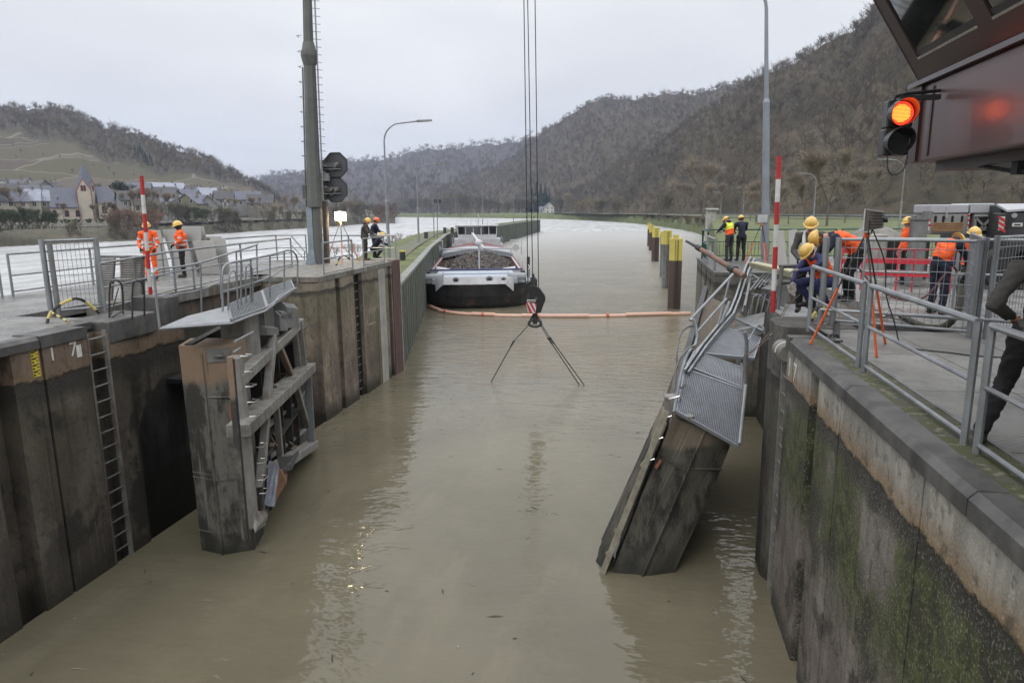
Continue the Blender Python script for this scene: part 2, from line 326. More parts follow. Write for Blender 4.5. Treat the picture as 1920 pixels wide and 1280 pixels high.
# ---- banks and hills
def hill_mat(name, base, base2, vineyard=False):
    m, N, L, b, g = mnodes(name); P = g.outputs['Position']; b.inputs['Roughness'].default_value = .95; b.inputs['Specular IOR Level'].default_value = .1
    c = mixc(N, L, rng_(N, L, nz(N, L, P, .02, 6), .35, .65), base, base2)
    c = mixc(N, L, rng_(N, L, nz(N, L, P, .25, 5), .4, .7), c, tuple(q*.6 for q in base2))
    if vineyard:
        v = N.new('ShaderNodeTexVoronoi'); v.inputs['Scale'].default_value = .019; v.inputs['Randomness'].default_value = .8
        w = N.new('ShaderNodeTexVoronoi'); w.feature = 'DISTANCE_TO_EDGE'; w.inputs['Scale'].default_value = .019; w.inputs['Randomness'].default_value = .8
        mp = N.new('ShaderNodeVectorMath'); mp.operation = 'MULTIPLY'; mp.inputs[1].default_value = (1, .55, 0); L.new(P, mp.inputs[0])
        L.new(mp.outputs[0], v.inputs['Vector']); L.new(mp.outputs[0], w.inputs['Vector'])
        sc = N.new('ShaderNodeSeparateColor'); L.new(v.outputs['Color'], sc.inputs[0])
        fc = ramp(N, L, sc.outputs[0], [(0, (.075, .062, .045)), (.3, (.11, .09, .072)), (.5, (.085, .082, .045)), (.7, (.125, .108, .085)), (.85, (.09, .072, .06)), (1, (.075, .08, .04))])
        wv = N.new('ShaderNodeTexWave'); wv.inputs['Scale'].default_value = .11; wv.inputs['Distortion'].default_value = 1.5; wv.inputs['Detail'].default_value = 2
        rt = N.new('ShaderNodeVectorRotate'); rt.rotation_type = 'Z_AXIS'; L.new(mp.outputs[0], rt.inputs['Vector']); L.new(math_(N, L, 'MULTIPLY', sc.outputs[1], 1.2), rt.inputs['Angle']); L.new(rt.outputs[0], wv.inputs['Vector'])
        fc = mixc(N, L, math_(N, L, 'MULTIPLY', wv.outputs[1], .6), fc, (.05, .042, .034))
        fc = mixc(N, L, rng_(N, L, w.outputs['Distance'], .006, .016, .7, 0), fc, (.19, .175, .14))
        a = N.new('ShaderNodeAttribute'); a.attribute_name = 'vine'; c = mixc(N, L, a.outputs['Fac'], c, fc)
    L.new(c, b.inputs['Base Color'])
    return m
FOREST = []   # (x, y, z, scale, pick)
def hill(name, cols, m, back=300, rows=44, gully=22, seed=1, tree=None, exp=1.15, vine=None):
    """cols: (px, py of the ridge, distance of the ridge, distance of the foot, z of the foot)"""
    cols = np.array(cols, float); px = np.arange(cols[0, 0], cols[-1, 0]+1, 7.)
    c = [np.interp(px, cols[:, 0], cols[:, k]) for k in range(5)]
    tt = np.concatenate([np.linspace(0, 1, rows), [1.12, 1.5, 2.2]]); P = np.zeros((len(tt), len(px), 3)); V = np.zeros((len(tt), len(px)))
    for j in range(len(px)):
        top = PD(px[j], c[1][j]+3*math.sin(px[j]*.05+seed)+2*math.sin(px[j]*.17), c[2][j]); az = top[:2]/np.linalg.norm(top[:2])
        for i, t in enumerate(tt):
            D = c[3][j]+(c[2][j]-c[3][j])*t if t <= 1 else c[2][j]+back*(t-1)
            z = c[4][j]+(top[2]-c[4][j])*(t**exp) if t <= 1 else top[2]-(top[2]*.5)*(t-1)
            g = (fbm(px[j]/38.+3*t, t*2.5+seed*7, 4, seed)-.5)*gully*4*t*(1-min(t, 1)) if t <= 1 else 0
            P[i, j] = (az[0]*(D+g*2.0), az[1]*(D+g*2.0), z+g*.35)
            if vine: V[i, j] = vine(px[j], t)
    o = grid_mesh(name, P, m)
    if vine:
        at = o.data.attributes.new('vine', 'FLOAT', 'POINT'); at.data.foreach_set('value', V.reshape(-1).astype(np.float32))
    if tree:
        spacing, H, pick = tree
        for i in range(rows):
            for j in range(len(px)-1):
                a, b, d = P[i, j], P[i, j+1], P[i+1, j]
                vz = bool(vine) and V[i, j] > .5
                if a[2] > 0 and P[i, j, 2] < 0: continue
                area = np.linalg.norm(np.cross(b-a, d-a)); k = rng.poisson(area/spacing**2*(.05 if vz else 1))
                for _ in range(min(k, 30)):
                    u, v = rng.random(2); q = a+(b-a)*u+(d-a)*v
                    FOREST.append((*q, H*rng.uniform(.65, 1.25)*(.4 if vz else 1), pick if not callable(pick) else pick(px[j], tt[i])))
    return o
m_wood = hill_mat('leaf_litter_slope', (.10, .078, .055), (.055, .048, .034)); m_vine = hill_mat('vineyard_slope', (.085, .072, .055), (.06, .054, .042), True)
m_far = hill_mat('far_wooded_slope', (.085, .07, .062), (.06, .052, .048))
hill('hill_far', [(440, 350, 2600, 900, -3), (490, 332, 2500, 900, -3), (570, 326, 2400, 900, -3), (650, 308, 2300, 900, -3), (740, 293, 2200, 850, -3), (850, 275, 2100, 850, -3), (930, 273, 2000, 850, -3), (1000, 255, 1900, 900, -3), (1100, 235, 1900, 900, -3)], m_far, gully=60, seed=3, tree=(26, 20, 0))
hill('hill_middle', [(700, 394, 1150, 900, -2), (800, 368, 1200, 860, -2), (870, 338, 1230, 800, -2), (960, 298, 1240, 740, -2), (1000, 262, 1240, 690, -2), (1040, 232, 1240, 640, -2), (1080, 206, 1220, 600, -2), (1130, 186, 1200, 560, -2), (1200, 184, 1150, 480, -2), (1300, 175, 1100, 400, -2), (1420, 150, 1100, 400, -2), (1500, 130, 1100, 400, -2)], m_wood, gully=42, seed=5, tree=(8.2, 9, lambda p, t: 0 if rng.random() < .97 else 3))
hill('hill_right', [(985, 396, 720, 640, -1), (1060, 372, 700, 560, -1), (1100, 348, 680, 500, -1), (1200, 296, 640, 400, -1), (1300, 228, 590, 320, -1), (1400, 158, 560, 265, -1), (1450, 135, 520, 245, -.5), (1530, 96, 500, 230, -.5), (1600, 55, 480, 215, -.5), (1640, 15, 460, 205, -.5), (1750, -60, 450, 190, -.5), (1950, -130, 430, 180, -.5), (2300, -180, 420, 180, -.5), (2900, -190, 420, 190, -.5)], m_wood, gully=26, seed=9, tree=(5.8, 7.4, lambda p, t: 0 if rng.random() < .985 else 1), exp=1.05)
def vine(px, t):
    lim = np.interp(px, [-900, 0, 120, 250, 330, 430, 500, 545], [.7, .66, .52, .42, .46, .62, .85, .98]); return 1. if t < lim+.03*math.sin(px*.06) else 0.
hill('hill_left', [(-900, 150, 850, 330, 1), (-300, 185, 880, 330, 1), (0, 208, 900, 330, 1), (60, 203, 900, 330, 1), (90, 202, 900, 330, 1), (130, 210, 900, 330, 1), (180, 230, 890, 330, 1), (230, 250, 880, 330, 1), (270, 257, 870, 330, 1), (330, 280, 850, 330, 1), (400, 305, 800, 340, 1), (440, 325, 760, 350, 1), (490, 354, 700, 360, 1), (520, 380, 660, 380, 0), (545, 400, 640, 400, -3)], m_vine, gully=20, seed=11, tree=(8, 8.5, lambda p, t: 3 if (245 < p < 300 and .45 < t < .66 and abs((p-245)/55-(.62-t)/.17) < .5) else 0), vine=vine)
grass_m = mat('bank_grass', (.125, .15, .05), (.075, .085, .035), .35, .95, 0, .03, 6, contrast=.35)
earth_m = mat('bank_earth', (.10, .085, .06), (.055, .055, .032), .4, .95, 0, .04, 5)
def bank(name, pts, prof, m, seed=2, amp=.4, dmax=None):
    pts = np.array(pts, float); px = np.arange(pts[0, 0], pts[-1, 0]+1, 5.); D0 = np.interp(px, pts[:, 0], pts[:, 1]); P = np.zeros((len(prof), len(px), 3))
    for j, p in enumerate(px):
        d = ray(p, 394); az = np.array(d[:2])/math.hypot(d[0], d[1])
        for i, (e, z) in enumerate(prof):
            D = D0[j]+e*(1 if not dmax else 1); P[i, j] = (*(az*(D+1.2*math.sin(p*.3+i))), z+(amp*(fbm(p/30., e/9., 3, seed)-.5) if z > -4.6 else 0))
    return grid_mesh(name, P, m)
LSH = [(-1200, 150), (-300, 138)]+[(p, float(np.hypot(*PZ(p, q, W)[:2]))) for p, q in ((0, 463), (240, 452), (430, 437), (540, 430), (640, 424), (700, 418))]+[(741, 385)]
LPROF = [(0, -5.6), (2, -4.5), (7, -3.3), (13, -1.7), (16, -1.25), (24, -1.2), (27, -.9), (40, -.3), (80, .1), (150, .6), (240, .9), (420, 1.2)]
bank('river_bank_left', LSH, LPROF, earth_m)
RSH = [(p, float(np.hypot(*PZ(p, q, W)[:2]))) for p, q in ((690, 407), (860, 408), (950, 409.5), (1020, 410.5), (1100, 413), (1200, 420), (1260, 428), (1310, 438), (1332, 447))]+[(1342, 60), (1352, 34), (1400, 31), (1500, 30), (1700, 27), (1900, 27), (2300, 40), (2900, 60)]
RPROF = [(0, -5.6), (1.5, -4.4), (5, -2.5), (9, -1.1), (16, -.7), (40, -.6), (80, -.6), (200, -.7), (420, -.9)]
bank('river_bank_right', RSH, RPROF, grass_m, 4, .25)
# ---- bare winter woodland: one object, the tree prototypes are islands of its own mesh
def tree_proto(nt, H, cw, conifer=False, seed=0):
    r = random.Random(seed); V = []; F = []
    def blade(p, q, w):
        d = Vector(q)-Vector(p); a = d.cross(Vector((r.uniform(-1, 1), r.uniform(-1, 1), r.uniform(-1, 1)))).normalized()*w; k = len(V); V.extend([Vector(p)-a, Vector(p)+a, Vector(q)]); F.append((k, k+1, k+2))
    if conifer:
        for i in range(nt):
            t = r.random()**.8; z = H*(.08+.9*t); rad = cw*(1-t)*r.uniform(.5, 1.05); a = r.uniform(0, 6.283); p = (rad*.2*math.cos(a), rad*.2*math.sin(a), z); blade(p, (rad*math.cos(a), rad*math.sin(a), z-H*.06), .16*H/8)
        return V, F
    blade((0, 0, -1), (0, 0, H*.8), .022*H); blade((0, 0, -1), (.2, .1, H*.75), .022*H)
    limbs = []
    for i in range(16):
        z = H*r.uniform(.22, .6); a = r.uniform(0, 6.283); e = r.uniform(.5, 1.2); l = cw*r.uniform(.6, 1.05); q = (l*math.cos(a), l*math.sin(a), min(H*.97, z+l*e)); blade((0, 0, z), q, .010*H); limbs.append(((0, 0, z), q))
    for i in range(nt):
        p, q = limbs[i % 16]; t = r.uniform(.3, 1); b = Vector(p).lerp(Vector(q), t)
        d = Vector((b.x, b.y, 0)); d = d.normalized() if d.length > .1 else Vector((r.uniform(-1, 1), r.uniform(-1, 1), 0)); d = (d*r.uniform(-.2, 1)+Vector((r.uniform(-.8, .8), r.uniform(-.8, .8), r.uniform(.1, 1.3)))).normalized()*H*r.uniform(.09, .2); blade(b, b+d, .0042*H)
    return V, F
protos = [tree_proto(300, 1*10, 3.2, seed=1), tree_proto(240, 10, 3.8, seed=2), tree_proto(300, 10, 2.6, seed=3), tree_proto(260, 10, 2.2, True, seed=4)]
m_twig = mat('winter_twigs', (.15, .118, .088), (.062, .050, .040), .03, .95, contrast=.35); m_twig2 = mat('winter_twigs_olive', (.155, .135, .08), (.07, .064, .042), .04, .95, contrast=.35); m_con = mat('conifer_green', (.022, .05, .035), (.012, .03, .022), .3, .9)
def forest(name, pts, mats, label=None):
    V = []; F = []; A = []; MI = []
    for k, (v, f) in enumerate(protos):
        o = len(V); V += [tuple(q) for q in v]; F += [tuple(i+o for i in t) for t in f]; A += [k+1]*len(v); MI += [(2 if k == 3 else (1 if k == 1 else 0))]*len(f)
    V += [(p[0], p[1], p[2]) for p in pts]; A += [0]*len(pts)
    me = bpy.data.meshes.new(name); me.from_pydata(V, [], F)
    for mm in mats: me.materials.append(mm)
    me.polygons.foreach_set('material_index', MI)
    n0 = len(V)-len(pts); pk = np.zeros(len(V), np.int32); sc = np.ones(len(V), np.float32)
    pk[n0:] = [(3 if p[4] == 3 else (rng.integers(0, 3))) for p in pts]; sc[n0:] = [p[3]/10 for p in pts]
    me.attributes.new('proto', 'INT', 'POINT').data.foreach_set('value', np.array(A, np.int32)); me.attributes.new('pick', 'INT', 'POINT').data.foreach_set('value', pk); me.attributes.new('size', 'FLOAT', 'POINT').data.foreach_set('value', sc)
    o = put(bpy.data.objects.new(name, me)); o['kind'] = 'stuff'
    if label: o['label'] = label
    ng = bpy.data.node_groups.new(name, 'GeometryNodeTree'); ng.interface.new_socket('Geometry', in_out='INPUT', socket_type='NodeSocketGeometry'); ng.interface.new_socket('Geometry', in_out='OUTPUT', socket_type='NodeSocketGeometry')
    N = ng.nodes; L = ng.links; gi = N.new('NodeGroupInput'); go = N.new('NodeGroupOutput'); jn = N.new('GeometryNodeJoinGeometry')
    def attr(nm, ty): a = N.new('GeometryNodeInputNamedAttribute'); a.data_type = ty; a.inputs['Name'].default_value = nm; return a.outputs[0]
    def eq(v, k):
        c = N.new('FunctionNodeCompare'); c.data_type = 'INT'; c.operation = 'EQUAL'; L.new(v, c.inputs[2]); c.inputs[3].default_value = k; return c.outputs[0]
    def sepg(k): s = N.new('GeometryNodeSeparateGeometry'); s.domain = 'POINT'; L.new(gi.outputs[0], s.inputs[0]); L.new(eq(attr('proto', 'INT'), k), s.inputs[1]); return s.outputs[0]
    P0 = sepg(0)
    rv = N.new('FunctionNodeRandomValue'); rv.data_type = 'FLOAT_VECTOR'; rv.inputs[0].default_value = (-.06, -.06, 0); rv.inputs[1].default_value = (.06, .06, 6.283)
    for k in range(4):
        ip = N.new('GeometryNodeInstanceOnPoints'); L.new(P0, ip.inputs['Points']); L.new(eq(attr('pick', 'INT'), k), ip.inputs['Selection']); L.new(sepg(k+1), ip.inputs['Instance']); L.new(rv.outputs[0], ip.inputs['Rotation']); L.new(attr('size', 'FLOAT'), ip.inputs['Scale']); L.new(ip.outputs[0], jn.inputs[0])
    L.new(jn.outputs[0], go.inputs[0]); md = o.modifiers.new('scatter', 'NODES'); md.node_group = ng; return o
print('forest points', len(FOREST))
forest('hillside_forest', FOREST, (m_twig, m_twig2, m_con), 'bare grey brown winter woodland covering the valley slopes')
# ---- individual bare trees and bushes
def bare_tree(name, H, cw, seed, tips=420, bush=False, mt=None, thin=1.):
    r = random.Random(seed); t = MB(); c = MB()
    def twig(p, q, w):
        d = (q-p); a = d.cross(Vector((r.uniform(-1, 1), r.uniform(-1, 1), r.uniform(-1, 1)))).normalized()*w; k = len(c.v); c.v += [tuple(p-a), tuple(p+a), tuple(q)]; c.f.append((k, k+1, k+2)); c.mi.append(0)
    ends = []
    def grow(p, d, l, rad, n):
        q = p+d*l; t.cyl(p, q, rad, rad*.62, n=5, caps=False); ends.append((p, q))
        if n == 0: return
        for _ in range(r.randint(2, 3)):
            e = (d+Vector((r.uniform(-.6, .6), r.uniform(-.6, .6), r.uniform(-.05, .5)))).normalized(); grow(q, e, l*r.uniform(.6, .85), rad*.6, n-1)
    if bush:
        for _ in range(9): grow(Vector((r.uniform(-.3, .3)*cw, r.uniform(-.3, .3)*cw, -.2)), Vector((r.uniform(-.7, .7), r.uniform(-.7, .7), 1)).normalized(), H*.35, .010*H, 2)
    else: grow(Vector((0, 0, -.3)), Vector((r.uniform(-.06, .06), r.uniform(-.06, .06), 1)).normalized(), H*.30, .015*H, 4)
    for i in range(tips):
        p, q = ends[r.randint(len(ends)//3, len(ends)-1)]; b = p.lerp(q, r.random()); d = Vector((b.x*.4/H, b.y*.4/H, 0))+Vector((r.uniform(-.6, .6), r.uniform(-.6, .6), r.uniform(0, 1))); d = d.normalized()*H*r.uniform(.06, .16); twig(b, b+d, .0032*H*thin); 
        for _ in range(2): b2 = b+d*r.uniform(.3, .9); twig(b2, b2+(d*.4+Vector((r.uniform(-.4, .4), r.uniform(-.4, .4), r.uniform(-.1, .4)))*H*.08), .0022*H*thin)
    return t, c
m_plain = mat('fine_bare_twigs', (.30, .25, .19), (.18, .15, .115), .05, .95); m_bark = mat('bark', (.15, .125, .10), (.09, .075, .06), 1.5, .95)
m_red = mat('red_brown_twigs', (.19, .11, .07), (.12, .08, .055), .4, .95); m_yel = mat('ochre_twigs', (.24, .20, .10), (.15, .12, .07), .4, .95); m_gre = mat('dull_green_leaves', (.06, .075, .035), (.035, .045, .022), .4, .95)
TREES = {}
def plant(kind, x, y, z, h, label, cat, group=None, rz=None):
    spec = {'tree': (8, 3, 1, 1100, False, m_plain, .9), 'tree2': (8, 3, 2, 1100, False, m_plain, .9), 'bush': (3, 2, 3, 750, True, m_twig2, 2.2), 'redbush': (3, 2, 4, 750, True, m_red, 2.2), 'ochre': (3, 2, 5, 750, True, m_yel, 2.6), 'greenbush': (3, 2, 6, 900, True, m_gre, 4.5), 'reed': (3, 1, 7, 200, True, m_red, 1.4)}[kind]
    nm = 'bush' if spec[4] else 'bare_tree'
    if kind not in TREES:
        t, c = bare_tree(nm, *spec[:2], spec[2], spec[3], spec[4], thin=spec[6]); ro = root(nm, (x, y, z), label, cat, group); s = h/spec[0]; ro.scale = (s, s, s)
        k = bpy.data.objects.new('trunk' if not spec[4] else 'stem', t.mesh('trunk', m_bark)); put(k, ro); k2 = bpy.data.objects.new('crown', c.mesh('crown', spec[5])); put(k2, ro); TREES[kind] = (ro, spec[0]); return ro
    src, H = TREES[kind]; c = copy_tree(src, loc=(x, y, z), rz=rng.uniform(0, 6.28) if rz is None else rz, label=label, scale=h/H*np.array([rng.uniform(.9, 1.3), rng.uniform(.9, 1.3), 1])); c['category'] = cat
    if group: c['group'] = group
    elif 'group' in c: del c['group']
    return c
def pd(px, D, z): d = ray(px, 394); a = np.array(d[:2])/math.hypot(d[0], d[1]); return (a[0]*D, a[1]*D, z)
def shore(px, S): S = np.array(S); return float(np.interp(px, S[:, 0], S[:, 1]))
# left bank vegetation
k = 0
for px, e, h, kd in [(205, 4, 7, 'bush'), (222, 6, 8, 'redbush'), (238, 5, 9.5, 'redbush'), (252, 6, 9.5, 'redbush'), (268, 7, 8.5, 'redbush'), (285, 8, 8, 'redbush'), (128, 8, 4, 'bush'), (145, 9, 4.5, 'bush'), (300, 18, 9, 'bush'), (320, 18, 9, 'bush'), (348, 14, 8, 'bush'), (385, 6, 9, 'tree2'), (400, 7, 10, 'bush'), (415, 5, 10, 'bush'), (430, 6, 9, 'bush'), (446, 4, 6, 'bush'), (465, 4, 5, 'bush'), (495, 5, 9, 'bush'), (508, 5, 11, 'tree2'), (520, 6, 11, 'tree2'), (532, 5, 9, 'bush'), (545, 7, 14, 'tree'), (558, 5, 9, 'bush'), (618, 4, 12, 'bush'), (635, 5, 14, 'bush'), (655, 4, 14, 'tree2'), (672, 4, 16, 'bush'), (690, 4, 15, 'bush'), (704, 4, 14, 'bush'), (718, 4, 13, 'redbush'), (730, 4, 9, 'redbush')]:
    D = shore(px, LSH)+e; x, y, z = pd(px, D, np.interp(e, [q[0] for q in LPROF], [q[1] for q in LPROF])-.3)
    lab = {'bush': 'leafless grey brown bush on the far left river bank', 'redbush': 'russet leafless bush on the far left river bank', 'tree2': 'slender bare tree on the far left river bank', 'tree': 'bare spreading tree at the water on the far left bank'}[kd]
    plant(kd, x, y, z, h, lab, 'bush' if 'bush' in kd else 'tree', 'bushes along the far left bank' if 'bush' in kd else 'bare trees along the far left bank')
for px, D, h in [(5, 185, 5), (20, 190, 5), (38, 186, 5.5), (55, 190, 5), (70, 186, 5), (85, 188, 4.5), (100, 215, 2.2), (120, 222, 2), (140, 226, 2), (165, 228, 2), (185, 230, 2), (205, 232, 2), (228, 234, 2.2), (-15, 186, 5), (-35, 190, 5.5), (350, 240, 6), (365, 245, 6), (380, 238, 5)]:
    plant('greenbush', *pd(px, D, -.8), h, 'dull green bush of the hedge along the road below the village', 'bush', 'hedge along the road below the village')
for px, D, h in [(118, 270, 6.5), (176, 270, 6), (193, 270, 7), (204, 272, 6.5), (250, 260, 11), (262, 262, 12), (277, 262, 11), (430, 262, 8), (40, 262, 12), (60, 270, 9), (245, 290, 11), (480, 280, 9), (12, 268, 11), (232, 300, 10), (300, 258, 10), (318, 262, 10)]:
    plant('tree', *pd(px, D, 0), h, 'small bare tree among the village houses across the river', 'tree', 'bare trees in the village')
plant('greenbush', *pd(222, 320, 6), 11, 'dark green tree on the slope right of the church roof', 'tree')
# right bank vegetation
for px, e, h, kd in [(1082, 14, 13, 'bush'), (1095, 16, 12, 'ochre'), (1108, 16, 13, 'ochre'), (1120, 18, 11, 'bush'), (1150, 20, 12, 'bush'), (1165, 26, 10, 'bush'), (1060, 30, 17, 'tree2'), (1045, 34, 15, 'bush'), (1000, 60, 16, 'tree')]:
    plant(kd, *pd(px, shore(px, RSH)+e, -1), h, 'bare bush on the green right bank beside the white house' if kd != 'ochre' else 'ochre twigged bush on the green right bank', 'bush' if kd in ('bush', 'ochre') else 'tree', 'bushes on the right bank' if kd in ('bush', 'ochre') else 'trees on the right bank')
for px, e, h in [(1175, 2, 2.6), (1192, 3, 3), (1208, 3, 3), (1222, 3, 3), (1236, 4, 3.2), (1249, 4, 3), (1262, 4, 3), (1276, 4, 3.2), (1290, 3, 3.2), (1303, 3, 3.2), (1316, 4, 3.2), (1328, 4, 3.2), (1215, 7, 3), (1268, 8, 3), (1297, 8, 3)]:
    plant('redbush' if px % 2 else 'bush', *pd(px, shore(px, RSH)+e, -2.6), h, 'low brown scrub at the waterline of the right bank', 'bush', 'scrub at the right waterline')
for px, D, h, kd in [(1278, 232, 13, 'tree2'), (1318, 210, 19, 'tree2'), (1352, 205, 11, 'tree'), (1238, 260, 11, 'bush'), (1480, 120, 9.5, 'tree'), (1462, 135, 8, 'tree2'), (1552, 108, 12, 'tree'), (1585, 130, 9, 'tree2'), (1430, 170, 10, 'tree'), (1390, 190, 10, 'tree'), (1510, 165, 10, 'tree2'), (1620, 160, 12, 'tree'), (1408, 150, 7, 'tree')]:
    plant(kd, *pd(px, D, -.8), h, 'bare tree on the grass strip at the foot of the right hill', 'tree' if 'tree' in kd else 'bush', 'trees on the grass strip at the foot of the right hill')
for px, e_, h in [(694, 3, 15), (706, 8, 14), (722, 8, 12), (745, 20, 18), (765, 25, 20), (790, 20, 24), (812, 20, 17), (835, 20, 18), (850, 15, 24), (864, 12, 26), (880, 20, 21), (895, 20, 22), (910, 25, 18), (930, 30, 15), (775, 40, 24), (855, 40, 28), (870, 40, 24), (948, 35, 14), (965, 40, 17), (985, 45, 16)]:
    D = shore(px, RSH)+e_
    plant('bush', *pd(px, D, -1.5), h, 'hazy bare tree at the far bend of the river', 'tree', 'trees at the far bend of the river')
TREES_CON = None
def conifer(x, y, z, h, label, group):
    global TREES_CON
    if TREES_CON is None:
        v, f = tree_proto(900, 10, 2.6, True, 21); c = MB(); c.add(v, f); ro = root('conifer', (x, y, z), label, 'tree', group); ro.scale = (h/10,)*3
        put(bpy.data.objects.new('crown', c.mesh('crown', m_con)), ro); t = MB(); t.cyl((0, 0, -.5), (0, 0, 9), .22, .04, n=6); put(bpy.data.objects.new('trunk', t.mesh('trunk', m_bark)), ro); TREES_CON = ro; return ro
    return copy_tree(TREES_CON, loc=(x, y, z), rz=rng.uniform(0, 6), label=label, scale=h/10)
for px, D, h in [(998, 600, 22), (1006, 605, 27), (1014, 595, 25), (1022, 602, 26), (1030, 600, 19), (990, 610, 17)]: conifer(*pd(px, D, -1), h, 'dark green conifer behind the white house on the right bank', 'conifers behind the white house')
# ---- roads
def strip(name, pts, w, z, m, kind='structure'):
    mb = MB(); P = [Vector((p[0], p[1], 0)) for p in pts]
    L_ = []
    for i, p in enumerate(P):
        d = (P[min(i+1, len(P)-1)]-P[max(i-1, 0)]).normalized(); nrm = Vector((-d.y, d.x, 0)); L_.append((p+nrm*w/2, p-nrm*w/2))
    zz = z if hasattr(z, '__len__') else [z]*len(P)
    for i in range(len(P)-1): a, b = L_[i]; c, d = L_[i+1]; mb.quad((a.x, a.y, zz[i]), (b.x, b.y, zz[i]), (d.x, d.y, zz[i+1]), (c.x, c.y, zz[i+1]))
    o = mb.build(name, m); o['kind'] = kind; return o
rp = [pd(px, shore(px, LSH)+20, 0) for px in range(-600, 600, 30)]
strip('road', rp, 6.5, -.85, asphalt)
rr = [pd(px, D, 0) for px, D in ((940, 640), (1000, 580), (1080, 470), (1200, 340), (1330, 215), (1450, 190), (1600, 170), (1800, 160), (2200, 160))]
strip('road', rr, 6, -.35, asphalt)
def guard_rail(name, pts, z, label, m=galv, h=.75, step=1):
    ro = root(name, (pts[0][0], pts[0][1], z), label, 'guard rail'); mb = MB(); P = [(p[0], p[1], z+h) for p in pts]
    for a, b in zip(P[:-1], P[1:]): mb.beam(a, b, .06, .32)
    mb.build('rail', m, ro); pb = MB()
    for a, b in zip(pts[:-1], pts[1:]):
        for t in np.arange(0, 1, .2): x = a[0]+(b[0]-a[0])*t; y = a[1]+(b[1]-a[1])*t; pb.box(x-.06, x+.06, y-.06, y+.06, z-.6, z+h+.1)
    o = pb.build('posts', m, ro); o['kind'] = 'stuff'
guard_rail('guard_rail', [pd(px, shore(px, LSH)+15.2, 0) for px in range(-300, 480, 26)], -1.1, 'grey guard rail along the riverside road below the church', concrete_l, .7)
guard_rail('guard_rail', [pd(px, D, 0) for px, D in ((1330, 210), (1450, 184), (1600, 165), (1800, 155), (2200, 155))], -.5, 'thin guard rail along the road at the foot of the right hill')
# ---- the village
W_ = {n: mat('wall_'+n, c, c2, .6, .9, 0, 0) for n, c, c2 in (('cream', (.46, .42, .34), (.36, .33, .27)), ('white', (.60, .60, .57), (.48, .47, .44)), ('ochre', (.30, .24, .15), (.24, .19, .12)), ('red', (.24, .06, .05), (.18, .045, .04)), ('stone', (.20, .185, .15), (.14, .13, .105)), ('olive', (.22, .21, .13), (.17, .16, .10)), ('grey', (.26, .26, .25), (.2, .2, .19)), ('yellow', (.65, .42, .10), (.5, .33, .08)))}
RF = {n: mat('roof_'+n, c, c2, .8, .55, 0, 0) for n, c, c2 in (('slate', (.105, .11, .145), (.075, .08, .105)), ('dark', (.055, .053, .058), (.04, .038, .042)), ('light', (.28, .30, .36), (.20, .215, .26)), ('brown', (.10, .075, .06), (.07, .055, .045)))}
wintrim = mat('window_trim', (.30, .09, .07), None, 2, .7); darkglass = mat('far_window_glass', (.02, .022, .026), None, 2, .15)
SHARED = {}
def win_part(parent, cx, cz, w, h, y, arch=False, m=None, x=None, side=0):
    """window: reveal frame proud of the wall with a dark pane set in it"""
    key = (round(w, 2), round(h, 2), arch, (m or white).name)
    if key not in SHARED:
        f = MB(); t = .09*min(w, 1.2)+.03
        f.box(-w/2-t, -w/2, -.06, .0, -t, h+t); f.box(w/2, w/2+t, -.06, 0, -t, h+t); f.box(-w/2, w/2, -.06, 0, -t, 0); f.box(-w/2, w/2, -.06, 0, h, h+t); f.box(-.03, .03, -.04, 0, 0, h)
        g = MB()
        if arch: g.add([(w/2*math.cos(a), -.02, h*.72+w/2*math.sin(a)) for a in np.linspace(0, math.pi, 9)]+[(-w/2, -.02, 0), (w/2, -.02, 0)], [tuple(range(11))])
        else: g.quad((-w/2, -.02, 0), (w/2, -.02, 0), (w/2, -.02, h), (-w/2, -.02, h))
        if arch:
            f = MB(); A = np.linspace(0, math.pi, 9); o_ = [((w/2+.22)*math.cos(a), h*.72+(w/2+.22)*math.sin(a)) for a in A]; i_ = [(w/2*math.cos(a), h*.72+w/2*math.sin(a)) for a in A]; o_ = [(w/2+.22, 0)]+o_+[(-w/2-.22, 0)]; i_ = [(w/2, 0)]+i_+[(-w/2, 0)]
            for q in range(len(o_)-1): f.hexa([(o_[q][0], -.07, o_[q][1]), (i_[q][0], -.07, i_[q][1]), (i_[q][0], 0, i_[q][1]), (o_[q][0], 0, o_[q][1]), (o_[q+1][0], -.07, o_[q+1][1]), (i_[q+1][0], -.07, i_[q+1][1]), (i_[q+1][0], 0, i_[q+1][1]), (o_[q+1][0], 0, o_[q+1][1])])
        SHARED[key] = (f.mesh('window', m or white), g.mesh('pane', darkglass))
    fm, gm = SHARED[key]; o = put(bpy.data.objects.new('window', fm), parent); o.location = (cx, y, cz) if x is None else (x, cx, cz); o.rotation_euler = (0, 0, side); put(bpy.data.objects.new('pane', gm), o); return o
